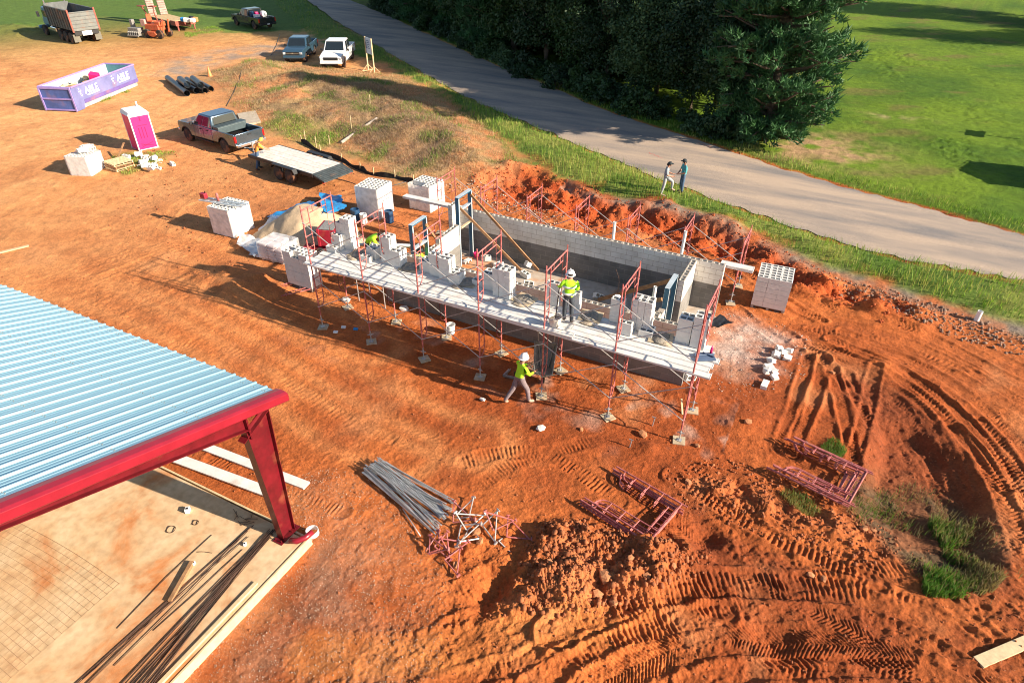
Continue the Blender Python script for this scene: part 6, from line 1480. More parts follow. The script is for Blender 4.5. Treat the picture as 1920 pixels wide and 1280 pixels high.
for (dx, dy, s_, mt_, lab, nm) in ((.0, .0, (.6, .4, .45), 'white', 'white bag on the front rack of the equipment trailer', 'sack'), (.7, .2, (.5, .5, .4), 'white', 'second white bag on the front rack of the equipment trailer', 'sack'), (-.6, .1, (.5, .5, .4), 'tarp', 'blue tarp bundle on the equipment trailer', 'bundle'), (.0, .7, (.5, .4, .6), 'blacktrim', 'black machine part on the equipment trailer', 'motor'), (.5, .75, (.5, .4, .45), 'cone', 'orange box on the equipment trailer', 'crate')):
    m = MB(); m.box((0, 0, 0), s_); o = m.build(nm, mt_, None, bevel=.09, seg=3); o.location = (tx+dx, ty+dy, 1.1); o.rotation_euler = (0, .1, random.uniform(0, 1)); tag(o, lab, nm)
t = thing('trencher', 'orange brown trenching machine with raised levers in front of the equipment trailer', 'trencher', (-51.37, 34.55, 0), R(10))
t.scale = (1.3, 1.3, 1.3)
m = MB(); m.box((0, 0, .75), (1.3, .8, .45)); m.box((.55, 0, 1.0), (.5, .7, .35)); m.prism([(-.3, .5), (.4, .5), (.6, .3), (.2, .1), (-.2, .2)], -.7, .1); m.build('body', 'machine_orange', t, bevel=.05)
m = MB(); m.box((-.15, 0, 1.15), (.5, .5, .1)); m.box((-.38, 0, 1.4), (.1, .5, .5)); m.build('seat', 'machine_orange', t, bevel=.04)
m = MB(); m.box((-.75, -.1, 1.05), (.45, .6, .5)); m.build('tank', mat('pinkish_tank', (.55, .33, .28), .6), t, bevel=.04)
for k, (x, y) in enumerate(((-.6, .3), (.15, .35))): m = MB(); m.path([(x, y, .9), (x-.2, y, 1.7), (x-.45+.3*k, y, 2.1)], .05, 6); m.box((x-.5+.3*k, y, 2.15), (.5, .35, .07)); m.build('arm', 'rust_red', t)
m = MB(); m.path([(.9, -.3, .4), (1.1, -.2, 1.2), (.8, 0, 1.3)], .06, 6); m.path([(.9, .35, .4), (1.1, .35, 1.3)], .06, 6); m.build('backhoe_arm', 'machine_orange', t)
m = MB(); m.box((-1.6, -.4, .45), (1.0, .6, .45)); m.box((-2.05, -.1, .75), (.25, .3, .9)); m.bx(-2.1, -1.0, -.95, -.85, .1, .2)
for k in range(6): m.box((-2.0+k*.2, -.7, .3), (.06, .35, .3))
m.build('trenching_head', 'engine', t, bevel=.02)
for x, y in ((.75, -.5), (.75, .5), (-.45, -.5), (-.45, .5)): wheel(t, x, y, .32, .24)

# ------------------------------------------------------------------ roll-off container
p0 = Vector((-32.88, 13.22, 0)); p1 = Vector((-35.39, 20.01, 0)); dd = (p1-p0).normalized(); LEN = (p1-p0).length
ang = math.atan2(dd.y, dd.x)
t = thing('rolloff_container', 'lavender roll-off container full of rubbish with white lettering on its side', 'container', (p0.x, p0.y, 0), ang)
Wd, Ht, Ln = 2.35, 1.55, LEN
m = MB(); nrm_ = Vector((-dd.y, dd.x, 0))
m.prism([(0, .0), (.12, .0), (.75, .0), (.85, .32), (Ln, .32), (Ln, Ht), (-.0, Ht)], 0, .05); m.prism([(0, 0), (.75, .0), (.85, .32), (Ln, .32), (Ln, Ht), (0, Ht)], Wd-.05, Wd); m.bx(0, Ln, .05, Wd-.05, .28, .33)
m.build('side_panel', 'lav', t)
m = MB(); m.prism([(.9, .02), (Ln-.05, .02), (Ln-.05, .315), (.86, .315)], .10, .2); m.prism([(.9, .02), (Ln-.05, .02), (Ln-.05, .315), (.86, .315)], Wd-.2, Wd-.10); m.build('skid', mat('skid_pale', (.5, .42, .42), .7, 0, .2, 2, dirt=.2), t)
m = MB(); m.prism([(.92, .33), (Ln, .33), (Ln, .56), (.92, .56)], -.012, -.002); m.build('lower_band', 'lav_dark', t)
m = MB(); m.tube((0, -.02, Ht), (Ln, -.02, Ht), .06, 8); m.tube((0, Wd+.02, Ht), (Ln, Wd+.02, Ht), .06, 8); m.tube((Ln, 0, Ht), (Ln, Wd, Ht), .06, 8); m.tube((0, 0, Ht), (0, Wd, Ht), .06, 8); m.build('top_rail', mat('rail_purple', (.32, .24, .55), .5, 0, .15, 2), t, smooth=True, auto=40)
m = MB(); m.bx(-.05, -.0, 0.0, Wd, .05, Ht-.02); m.build('end_door', 'end_blue', t)
m = MB()
for z in (.08, .80, Ht-.06): m.bx(-.10, -.052, 0, Wd, z-.05, z+.05)
for y in (0.03, Wd-.03): m.bx(-.11, -.05, y-.05, y+.05, .0, Ht)
m.build('door_frame', mat('rail_purple', (.32, .24, .55)), t)
m = MB(); m.bx(Ln-.04, Ln, .05, Wd-.05, .33, Ht); m.build('front_panel', mat('teal_inner', (.08, .22, .25), .6), t)
m = MB(); m.bx(.05, Ln-.05, Wd-.07, Wd-.055, .34, Ht-.02); m.build('inner_side', mat('pale_inner', (.52, .60, .60), .6, 0, .12, 2, dirt=.1), t)
def text(s_, size, parent, loc, rot, m_, name='lettering', sx=1.0):
    c = bpy.data.curves.new(name, 'FONT'); c.body = s_; c.size = size; c.extrude = .004; c.offset = size*.015
    o = bpy.data.objects.new(name, c); COL.objects.link(o); dg = bpy.context.evaluated_depsgraph_get(); me = bpy.data.meshes.new_from_object(o.evaluated_get(dg)); bpy.data.objects.remove(o); bpy.data.curves.remove(c)
    me.materials.clear(); me.materials.append(M(m_)); q = bpy.data.objects.new(name, me); COL.objects.link(q); q.parent = parent; q.location = loc; q.rotation_euler = rot; q.scale = (sx, 1, 1); return q
for k, x in enumerate((1.25, Ln-2.35)):
    text('ABLE', .62, t, (x, -.016, .86), (PI/2, 0, 0), 'letter', sx=1.05)
    m = MB()
    for q in range(12): m.bx(x+.15+q*.11, x+.15+q*.11+.075, -.022, -.016, .72, .80)
    m.build('small_lettering', 'letter', t)
    m = MB()
    for (a, b_) in ((-.45, 1.28), (-.33, 1.12), (-.42, .95), (-.33, .8), (-.5, 1.1)): m.bx(x+a-.12, x+a-.02, -.022, -.016, b_, b_+.08)
    m.build('emblem', 'letter', t)
for k in range(26):
    sx, sy, sz = [random.uniform(.2, .75) for _ in range(3)]; sz *= .6; m = MB(); m.box((0, 0, 0), (sx, sy, sz)); mt_ = random.choice(['white', 'bag', 'wood_pale', 'white', 'cardboard', 'wood_grey']); mt_ = mt_ if mt_ != 'cardboard' else mat('cardboard', (.48, .28, .13), .9)
    o = m.build('rubbish', mt_, None, bevel=.04); q = Vector((random.uniform(.4, Ln-.5), random.uniform(.4, Wd-.5), random.uniform(.75, 1.25)))
    o.location = Vector((p0.x, p0.y, 0))+Matrix.Rotation(ang, 3, 'Z') @ q; o.rotation_euler = (random.uniform(-.5, .5), random.uniform(-.5, .5), random.uniform(0, 3)); tag(o, 'discarded box or bag heaped in the lavender container', 'rubbish', 'rubbish in the container')
m = MB(); m.box((0, 0, 0), (.6, .5, .5)); o = m.build('pink_box', 'magenta', None, bevel=.03); o.location = Vector((p0.x, p0.y, 0))+Matrix.Rotation(ang, 3, 'Z') @ Vector((Ln*.5, .75, 1.45)); o.rotation_euler = (.2, .2, .6); tag(o, 'bright pink box on top of the rubbish in the container', 'box')

# portable toilet
ax_, ay_ = -21.74, 9.44; bx_, by_ = -21.41, 10.48; rzp = math.atan2(by_-ay_, bx_-ax_)
t = thing('portable_toilet', 'pink and white portable toilet standing alone on the dirt', 'toilet', ((ax_+bx_)/2+.0, (ay_+by_)/2, 0), rzp)
w = 1.1; d_ = 1.15; m = MB()
m.bx(-w/2, w/2, .03, d_, 0.06, 2.05); m.build('cabin', 'magenta', t, bevel=.03)
m = MB()
for x in (-w/2, w/2-.045): m.bx(x-.01, x+.055, -.01, .06, .06, 2.08)
m.bx(-w/2-.01, w/2+.01, -.01, .06, 1.98, 2.08); m.bx(-w/2-.01, w/2+.01, -.01, .06, .04, .12)
for x in (-w/2-.015, w/2-.045): m.bx(x, x+.06, d_-.06, d_+.01, .06, 2.08)
m.build('corner_post', 'white', t, bevel=.01)
m = MB(); m.bx(-w/2+.055, w/2-.055, -.0, .03, .12, 1.98)
m.build('door', 'magenta', t, bevel=.01)
m = MB()
for x in (-.22, -.05, .12): m.bx(x, x+.025, -.02, -.0, .75, 1.35)
m.bx(-.3, .3, -.02, 0, 1.45, 1.475); m.bx(-.3, -.0, -.02, 0, .35, .375); m.box((.0, -.012, .35), (.7, .02, .025), (0, .3, 0)); m.box((.0, -.012, .35), (.7, .02, .025), (0, -.3, 0)); m.bx(-.02, .02, -.02, 0, 1.7, 1.95)
m.build('door_rib', mat('magenta_dark', (.5, .01, .10), .4), t)
m = MB(); m.add([(-w/2-.05, -.05, 2.06), (w/2+.05, -.05, 2.06), (w/2+.05, d_+.05, 2.06), (-w/2-.05, d_+.05, 2.06), (-w/2+.06, .05, 2.22), (w/2-.06, .05, 2.22), (w/2-.06, d_-.05, 2.30), (-w/2+.06, d_-.05, 2.30)], [(3, 2, 1, 0), (4, 5, 6, 7), (0, 1, 5, 4), (1, 2, 6, 5), (2, 3, 7, 6), (3, 0, 4, 7)]); m.tube((.35, d_-.2, 2.2), (.35, d_-.2, 2.55), .05, 10)
m.build('roof', 'white', t, bevel=.03); m = MB(); m.bx(-w/2-.06, w/2+.06, -.1, d_+.04, 0, .07); m.build('skid', mat('skid_sand', (.55, .42, .30), .8), t)

# culvert pipes, cone, sign, concrete, silt fence
cx0, cy0 = -30.98, 20.70
for k, (a, b_, r_) in enumerate((((-34.73, 22.14), (-29.51, 19.54), .22), ((-32.83, 21.59), (-29.51, 20.41), .22), ((-32.96, 22.50), (-28.95, 20.72), .22), ((-32.30, 22.65), (-28.94, 21.26), .22))):
    m = MB(); m.hollow((*a, .22), (*b_, .22), r_, .015, 18); tag(m.build('culvert_pipe', 'hose', smooth=True, auto=40), 'black culvert pipe in the bottom row of the pipe pile, %s from the left' % ordn[k], 'pipe', 'pipes in the bottom row')
for k, (a, b_) in enumerate((((-32.04, 21.21), (-30.21, 20.29)), ((-31.32, 21.79), (-29.21, 20.65)))):
    m = MB(); m.hollow((*a, .6), (*b_, .6), .25, .015, 18); tag(m.build('culvert_pipe', 'hose', smooth=True, auto=40), 'short black pipe on top of the pipe pile, %s one' % ('left' if k == 0 else 'right'), 'pipe', 'pipes on top of the pile')
t = thing('traffic_cone', 'faded orange traffic cone beyond the black pipes', 'cone', (-32.97, 24.75, GH(-32.97, 24.75))); m = MB(); m.lathe([(.2, .03), (.17, .05), (.03, .8), (0, .8)], n=16); m.box((0, 0, .015), (.42, .42, .03)); m.build('cone_body', 'cone', t, smooth=True, auto=40)
xa, ya = -22.93, 32.61; xb, yb = -21.94, 32.26
sx_, sy_ = (xa+xb)/2, (ya+yb)/2; gz = GH(sx_, sy_)
t = thing('site_sign', 'wooden post sign with a blue and white panel beside the road', 'sign', (sx_, sy_, gz-.05), R(-28))
for s in (-1, 1):
    m = MB(); m.box((s*.62, 0, 1.35), (.09, .09, 2.7)); m.tube((s*.62, -.5, .02), (s*.62, 0, .55), .03, 4); m.tube((s*.62, .5, .02), (s*.62, 0, .55), .03, 4); m.box((s*.62, 0, .05), (.07, 1.1, .06)); m.build('post', 'wood_pale', t)
m = MB(); m.box((0, .02, 2.05), (1.2, .03, 1.25)); pn = m.build('panel', mat('panel_pale_blue', (.42, .55, .66), .5, 0, .1, 2), t)
m = MB()
for k in range(5): m.bx(-.35+.02*k, .1+.07*(k % 3), -.004, .004, 2.40-k*.14, 2.46-k*.14)
m.bx(-.55, -.42, -.004, .004, 1.8, 2.3); m.build('printing', mat('sign_blue', (.03, .09, .22), .5), pn)
m = MB(); m.box((0, 0, .09), (2.8, 1.2, .16)); o = m.build('concrete_slab_piece', mat('pale_concrete', (.50, .42, .32), .9, 0, .12, 2, bump=.4)); cx_, cy_ = -20.92, 17.18; o.location = (cx_, cy_, GH(cx_, cy_)-.05); o.rotation_euler = (.05, 0, R(-38)); tag(o, 'tan concrete slab piece on the ground beyond the pewter pickup', 'slab piece')
SF = [(-14.66,15.21),(-12.54,14.44),(-10.43,13.79),(-8.63,13.18),(-7.49,12.87),(-6.14,12.95),(-4.82,12.77),(-3.92,12.66)]
t = thing('silt_fence', 'low black silt fence on small stakes behind the flat trailer', 'fence', (0, 0, 0)); m = MB(); sp_ = smooth_pts(SF, 5); n_ = len(sp_)
vs = []
for i, (x, y) in enumerate(sp_): g = GH(x, y); w_ = .04*math.sin(i*1.3); vs += [(x, y, g-.03), (x+w_, y+.05+w_, g+.22+.08*math.sin(i*.9))]
m.add(vs, [(2*i, 2*i+2, 2*i+3, 2*i+1) for i in range(n_-1)]); fb = m.build('fabric', 'black_fabric', t); q_ = fb.modifiers.new('s', 'SOLIDIFY'); q_.thickness = .02
for (x, y) in SF: m = MB(); m.box((x, y+.04, GH(x, y)+.2), (.04, .04, .55)); m.build('stake', 'wood_pale', t)
for k, (u, x, y, h_) in enumerate(((0, *(-14.43, 15.33), .9), (1, *(-13.32, 15.01), .8), (2, *(-12.88, 15.70), .7), (3, *(-13.01, 18.00), 1.0), (4, *(-14.72, 22.22), .8))):
    m = MB(); m.box((0, 0, h_/2), (.035, .035, h_)); o = m.build('survey_stake', 'wood_pale'); o.location = (x, y, GH(x, y)-.1); o.rotation_euler = (.05, .08, 0); tag(o, 'thin wooden stake on the bank, %s from the left' % ordn[k], 'stake', 'stakes on the bank')
pa, pb = (-12.26, 16.03), (-12.55, 20.04); 
m = MB(); a_ = Vector((*pa, GH(*pa)+.06)); b_ = Vector((*pb, GH(*pb)+.12)); m.tube(a_, b_, .10, 7, .08); tag(m.build('log', 'wood_grey', smooth=True, auto=40), 'long grey log lying up the slope behind the trailer', 'log')
# pallets and block rubble by the toilet
plx, ply_ = -20.01, 6.96
for k in range(4):
    t2 = thing('wooden_pallet', 'wooden pallet in the stack by the half wrapped blocks, %s from the ground' % ordn[k], 'pallet', (plx, ply_, .02+k*.14), R(-8+random.uniform(-3, 3)), 'stacked wooden pallets'); m = MB()
    for q in range(7): m.box((-.5+q*.167, 0, .12), (.09, 1.05, .018))
    for q in (-.48, 0, .48): m.box((0, q, .065), (1.1, .05, .09))
    for q in (-.45, 0, .45): m.box((q, 0, .01), (.1, 1.05, .016))
    m.build('slats', 'wood_pale' if k % 2 else 'wood', t2)
for k in range(30):
    u = random.random(); x0, y0 = -20.77, 8.20; x1, y1 = -18.31, 8.05; x = x0+(x1-x0)*u+random.uniform(-.6, .6); y = y0+(y1-y0)*u+random.uniform(-.7, .7)
    lv = 0 if k < 20 else .2
    put_block((x, y, .03+lv+random.uniform(0, .06)), (random.choice([0, PI/2, .3]), random.uniform(-.3, .3), random.uniform(0, 3)), 'grey block tipped in the untidy heap in front of the toilet', 'blocks heaped in front of the toilet')
stick('timber', 'long timber leaning on the block heap in front of the toilet', 'timber', (-21.22, 7.66, .2), (-21.85, 8.75, .75), .09, .04, 'wood')
for k in range(9):
    x, y = -21.39, 6.04; put_block((x+.1+random.uniform(-.5, .5), y+random.uniform(-.3, .6), 1.13+.0*k+random.uniform(0, .1)), (random.choice([0, PI/2]), random.uniform(-.2, .2), random.uniform(0, 3)), 'loose block on top of the half wrapped pallet', 'loose blocks on the half wrapped pallet')
# hose across the dirt behind the wall pallets
def line3(pts, r, m_, nm, lab, cat, z=.03):
    pp_ = smooth_pts(pts, 5); m = MB(); m.path([(x, y, GH(x, y)+z) for x, y in pp_], r, 5); return tag(m.build(nm, m_, smooth=True), lab, cat)
line3([(-9.62,11.55),(-8.16,11.44),(-6.60,11.24),(-5.72,11.88),(-5.17,13.03)], .02, 'hose', 'hose', 'thin black hose on the dirt behind the trailer', 'hose')
line3([(-30.50,25.88),(-27.18,21.85),(-24.86,18.91)], .02, 'hose', 'cable', 'black cable lying down the bank behind the pewter pickup', 'cable')
line3([(-41.48,41.76),(-37.69,37.23),(-34.51,33.22)], .02, 'hose', 'cable', 'black cable across the drive near the slate blue pickup', 'cable')
# litter
for k, (x, y, mt_, lab) in enumerate(((*(0.70, 0.28), 'white', 'white and pink scrap of packaging near the front scaffold'), (*(0.65, -0.09), 'white', 'small pale scrap left of the pink packaging'), (*(1.17, 0.37), 'tarp', 'blue scrap right of the pink packaging'))):
    m = MB(); m.box((0, 0, .03), (.16, .11, .05), (.2, .1, .4)); o = m.build('litter', mt_, None, bevel=.01); o.location = (x, y, GH(x, y)); tag(o, lab, 'litter')
for k, (x, y, s_, lab) in enumerate(((*(-0.39, 1.77), .16, 'grey bag of scrap beside the first inner scaffold pad'), (*(1.91, 2.24), .17, 'white paper bag on the ground against the front wall'), (*(7.02, -0.96), .10, 'grey mortar lump on the dirt left of the walking worker'), (*(9.15, -1.35), .14, 'long grey mortar lump on the dirt below the walking worker'))):
    chunk((x, y, GH(x, y)+.05), (s_*1.3, s_, s_*.7), lab, 'block', None, 'mortar_lump' if 'lump' in lab else 'paper_bag', 'lump' if 'lump' in lab else 'bag')
for (x, y, h_, lab) in ((*(11.65, -0.89), .25, 'bent pale stake on the dirt in front of the scaffold'), (*(11.95, 0.26), .3, 'short steel stake beside the brown clod')):
    m = MB(); m.tube((0, 0, 0), (.02, .05, h_), .02, 6); m.box((0, .04, h_), (.12, .03, .02)); o = m.build('stake', 'galv'); o.location = (x, y, GH(x, y)); tag(o, lab, 'stake')
RK = [(1133,1090,.20),(1120,1113,.16),(1210,1095,.12),(1520,1077,.11),(1545,1083,.10),(1205,818,.16),(1307,838,.10),(1290,905,.12),(1090,808,.08),(1400,800,.13),(900,1018,.12),(893,1000,.15),(855,1062,.11),(1150,1130,.13),(1620,990,.13),(1640,992,.09),(1560,700,.11),(1030,1070,.10),(1180,1060,.11),(1260,1075,.09)]
WH = ['largest clay boulder on the spoil heap', 'second boulder just below the largest one', 'rounded clay rock right of the largest boulder', 'smooth rock on the tracked ground under the right frames', 'twin rock beside the smooth one', 'brown clod beside the steel stake', 'clod right of the last scaffold pad', 'pale rock behind the lower left pile of frames', 'small clod in front of the scaffold', 'clay rock right of the last scaffold bay', 'rock between the brackets and the spoil heap', 'rock under the tangled brackets', 'pale rock below the small red heap', 'rock at the foot of the spoil heap', 'flat grey brown rock in the hollow', 'small rock beside the flat one in the hollow', 'rock in the bright hollow at the right', 'clod on the left slope of the spoil heap', 'clod on the crest of the spoil heap', 'clod on the right of the spoil heap']
RKP = [(12.52,-5.21),(12.49,-5.58),(13.36,-4.86),(16.62,-2.89),(16.90,-2.84),(11.83,-0.26),(13.31,0.02),(13.43,-1.41),(10.20,-0.86),(14.38,1.52),(9.53,-5.58),(9.32,-5.38),(9.36,-6.40),(12.88,-5.62),(17.62,-0.91),(17.85,-0.82),(16.34,5.39),(11.31,-5.52),(12.88,-4.55),(13.81,-4.31)]
for (x, y), (_, _, s_), lab in zip(RKP, RK, WH): chunk((x, y, GH(x, y, True)+s_*.35), (s_, s_*.85, s_*.75), lab, 'rock', None, 'rock', 'rock')

# ================================================================== PEOPLE
def person(label, loc, rz, J, cl, hat='hat', extra=None, sc=1.0):
    """J overrides joint positions; the figure faces +X; y is its left"""
    D_ = dict(pel=(0, 0, .95), wai=(0, 0, 1.10), che=(0, 0, 1.32), nk=(0, 0, 1.50), hd=(.02, 0, 1.60), ht=(.01, 0, 1.74),
              shL=(0, .19, 1.42), shR=(0, -.19, 1.42), elL=(-.02, .25, 1.14), elR=(-.02, -.25, 1.14), wrL=(.08, .26, .90), wrR=(.08, -.26, .90),
              hpL=(0, .10, .92), hpR=(0, -.10, .92), knL=(.03, .11, .50), knR=(.03, -.11, .50), anL=(-.02, .11, .09), anR=(-.02, -.11, .09), toL=(.17, .13, .04), toR=(.17, -.13, .04))
    D_.update(J); D_.pop('face', None); V = lambda k: Vector(D_[k])
    rad = dict(pel=.145, wai=.150, che=.170, nk=.064, hd=.098, ht=.085, shL=.085, shR=.085, elL=.062, elR=.062, wrL=.032, wrR=.032, hpL=.10, hpR=.10, knL=.082, knR=.082, anL=.060, anR=.060, toL=.045, toR=.045)
    ks = list(D_); idx = {k: i for i, k in enumerate(ks)}
    E_ = [('pel', 'wai'), ('wai', 'che'), ('che', 'nk'), ('nk', 'hd'), ('hd', 'ht'), ('che', 'shL'), ('che', 'shR'), ('shL', 'elL'), ('shR', 'elR'), ('elL', 'wrL'), ('elR', 'wrR'), ('pel', 'hpL'), ('pel', 'hpR'), ('hpL', 'knL'), ('hpR', 'knR'), ('knL', 'anL'), ('knR', 'anR'), ('anL', 'toL'), ('anR', 'toR')]
    verts = [D_[k] for k in ks]; rr = [rad[k] for k in ks]; edges = [(idx[a], idx[b_]) for a, b_ in E_]
    # hands: palm plus five fingers
    for s in 'LR':
        w = V('wr'+s); d = (w-V('el'+s)).normalized(); side = d.cross(Vector((0, 0, 1)) if abs(d.z) < .9 else Vector((1, 0, 0))).normalized(); dn = side.cross(d).normalized()
        pi_ = len(verts); verts.append(tuple(w+d*.075)); rr.append(.032); edges.append((idx['wr'+s], pi_))
        for k, (o, l) in enumerate(((-.030, .062), (-.011, .075), (.010, .070), (.028, .055))):
            a = len(verts); verts.append(tuple(w+d*.12+side*o)); rr.append(.011); edges.append((pi_, a))
            verts.append(tuple(w+d*(.12+l*.5)+side*o+dn*.02)); rr.append(.009); edges.append((a, a+1)); verts.append(tuple(w+d*(.12+l*.75)+side*o+dn*.045)); rr.append(.008); edges.append((a+1, a+2))
        a = len(verts); verts.append(tuple(w+d*.07+side*-.045+dn*.01)); rr.append(.012); edges.append((pi_, a)); verts.append(tuple(w+d*.11+side*-.055+dn*.035)); rr.append(.010); edges.append((a, a+1))
    # nose and ears
    h = V('hd'); fw_ = Vector(J.get('face', (1, 0, 0))).normalized(); lf = Vector((0, 0, 1)).cross(fw_).normalized()
    me = bpy.data.meshes.new('person'); me.from_pydata(verts, edges, []); o = bpy.data.objects.new('person', me); COL.objects.link(o)
    sk = o.modifiers.new('skin', 'SKIN'); sk.use_smooth_shade = True; sk.branch_smoothing = .6
    for i, v in enumerate(me.skin_vertices[0].data):
        r_ = rr[i]; v.radius = (r_*(1.0), r_*(1.0))
        if i == 0: v.use_root = True
    for k, f_ in (('pel', (1.22, .95)), ('che', (1.28, .86)), ('wai', (1.15, .9))): me.skin_vertices[0].data[idx[k]].radius = (rad[k]*f_[0], rad[k]*f_[1])
    ss = o.modifiers.new('sub', 'SUBSURF'); ss.levels = 1; ss.render_levels = 1
    dg = bpy.context.evaluated_depsgraph_get(); dg.update(); me2 = bpy.data.meshes.new_from_object(o.evaluated_get(dg)); bpy.data.objects.remove(o)
    o = bpy.data.objects.new('person', me2); COL.objects.link(o); me2.materials.clear()
    segs = [('skin', 'nk', 'hd'), ('skin', 'hd', 'ht'), ('top', 'che', 'nk'), ('top', 'wai', 'che'), ('pants', 'pel', 'wai'), ('top', 'che', 'shL'), ('top', 'che', 'shR'), ('top', 'shL', 'elL'), ('top', 'shR', 'elR'), (cl.get('fore', 'skin'), 'elL', 'wrL'), (cl.get('fore', 'skin'), 'elR', 'wrR'), ('pants', 'pel', 'hpL'), ('pants', 'pel', 'hpR'), ('pants', 'hpL', 'knL'), ('pants', 'hpR', 'knR'), ('pants', 'knL', 'anL'), ('pants', 'knR', 'anR'), ('boots', 'anL', 'toL'), ('boots', 'anR', 'toR')]
    mats = ['skin', 'top', 'pants', 'boots']; mk_ = {'skin': 'skin', 'top': cl['top'], 'pants': cl['pants'], 'boots': cl.get('boots', 'boots')}
    for q in mats: me2.materials.append(M(mk_[q]))
    for p in me2.polygons:
        c = p.center; best = 1e9; bm_ = 0
        for nm, a, b_ in segs:
            A_, B_ = V(a), V(b_); ab = B_-A_; tt = max(0, min(1, (c-A_).dot(ab)/max(ab.length_squared, 1e-9))); dd_ = (c-(A_+ab*tt)).length-.5*(rad[a]*(1-tt)+rad[b_]*tt)
            if dd_ < best: best = dd_; bm_ = mats.index(nm); bs_ = (nm, a, b_, tt)
        if bs_[0] == 'pants' and bs_[1] == 'pel' and bs_[2] == 'wai' and bs_[3] > .25: bm_ = 1
        if bs_[1] == 'che' and bs_[2] == 'nk' and bs_[3] > .8: bm_ = 0
        if bs_[1].startswith('el') and bs_[3] > .95: bm_ = 0
        if bs_[2].startswith('an') and bs_[3] > .86: bm_ = 3
        p.material_index = bm_; p.use_smooth = True
    o.location = loc; o.rotation_euler = (0, 0, rz); o.scale = (sc,)*3; tag(o, label, 'person')
    up = (V('ht')-V('nk')).normalized()
    # face
    m = MB()
    for s in (-1, 1): m.lathe([(0, -.008), (.010, 0), (0, .008)], tuple(h+fw_*.088+lf*s*.034+up*.02), 8)
    m.build('eyes', 'hair', o)
    m = MB(); m.tube(h+fw_*.085+up*.01, h+fw_*.115-up*.022, .010, 6, .016); 
    for s in (-1, 1): m.tube(h+lf*s*.085, h+lf*s*.105, .022, 7, .018)
    m.build('nose_and_ears', 'skin', o, smooth=True)
    m = MB(); m.box(h+fw_*.09-up*.048, (.018, .05, .010), fw_.to_track_quat('X', 'Z').to_matrix()); m.build('mouth', mat('lips', (.35, .10, .08), .6), o)
    q = up.to_track_quat('Z', 'X').to_matrix(); ctr = h+up*.055
    if hat:
        m = MB(); m.lathe([(.128, -.005), (.128, .02), (.12, .06), (.095, .105), (.05, .13), (0, .137)] if hat == 'hat' else [(.106, -.01), (.108, .03), (.098, .07), (.07, .098), (0, .108)], n=20)
        if hat == 'hat': m.lathe([(.128, .0), (.158, -.012), (.158, -.018), (.126, -.006)], n=20); m.box((0, 0, .13), (.16, .03, .03))
        else:
            m.box((.13, 0, .012), (.10, .15, .012))
        yaw_ = Vector((fw_.x, fw_.y, 0)).to_track_quat('X', 'Z').to_matrix(); m.v = [tuple(ctr+q @ (yaw_ @ Vector(v)) if False else ctr+Matrix.Rotation(math.atan2(fw_.y, fw_.x), 3, 'Z') @ Vector(v)+ (up-Vector((0, 0, 1)))*Vector(v).z) for v in m.v]
        m.build('helmet' if hat == 'hat' else 'cap', hat, o, smooth=True, auto=50)
    m = MB(); m.lathe([(.103, -.03), (.105, .02), (.09, .06), (0, .08)], tuple(h-fw_*.018+up*.012), 14); m.build('hair', 'hair', o, smooth=True)
    if extra: extra(o, V)
    return o
wx_, wy_ = 8.39, -0.69
def ex1(o, V):
    m = MB(); m.box(V('pel')+Vector((-.05, .16, .1)), (.06, .04, .12)); m.build('radio', 'blacktrim', o)
person('worker in lime shirt, grey trousers and white helmet striding across the dirt', (8.05, -.55, .02), R(62),
 dict(pel=(0, 0, .90), wai=(.02, 0, 1.06), che=(.06, 0, 1.27), nk=(.09, 0, 1.45), hd=(.14, 0, 1.56), ht=(.15, 0, 1.69), shL=(.06, .19, 1.38), shR=(.06, -.19, 1.38), elL=(.20, .24, 1.14), elR=(.16, -.26, 1.12), wrL=(.40, .16, 1.16), wrR=(.36, -.20, 1.10),
      hpL=(0, .10, .88), hpR=(0, -.10, .88), knL=(-.12, .13, .50), knR=(.20, -.14, .50), anL=(-.42, .16, .14), anR=(.22, -.20, .08), toL=(-.27, .18, .04), toR=(.40, -.24, .04)), dict(top='lime', pants='pants_grey', fore='top'), extra=ex1)
m = MB(); m.tube((0, 0, 0), (.55, .1, .0), .015, 6); m.box((.6, .11, 0), (.1, .04, .06)); o = m.build('hand_tool', 'engine'); o.location = (8.2, -.18, 1.18); o.rotation_euler = (0, .2, R(70)); tag(o, 'small tool held by the walking worker', 'tool')
def ex2(o, V):
    for k in ('che', 'wai'):
        c = V(k); m = MB(); m.lathe([(.198, -.02), (.201, 0), (.198, .02)], (0, 0, 0), 18); m.v = [(c.x+a*.92, c.y+b_*1.12, c.z+z_-.03) for a, b_, z_ in m.v]; m.build('reflective_band', 'stripe', o, smooth=True)
dx_, dy_ = 9.14, 0.72
person('worker in banded lime shirt, dark trousers and white helmet standing on the deck', (8.95, .72, ZD), R(110),
 dict(pel=(0, 0, .92), wai=(.03, 0, 1.08), che=(.13, 0, 1.27), nk=(.22, 0, 1.42), hd=(.31, 0, 1.49), ht=(.36, 0, 1.61), face=(.8, .1, -.7), shL=(.15, .20, 1.36), shR=(.15, -.20, 1.36), elL=(.14, .30, 1.16), elR=(.10, -.27, 1.13), wrL=(.34, .36, 1.08), wrR=(.30, -.12, 1.06), anL=(-.02, .11, .09), anR=(-.12, -.13, .09), toL=(.15, .14, .04), toR=(.05, -.17, .04)), dict(top='lime', pants='pants_dark', fore='top', boots='boots_dark'), extra=ex2, sc=.91)
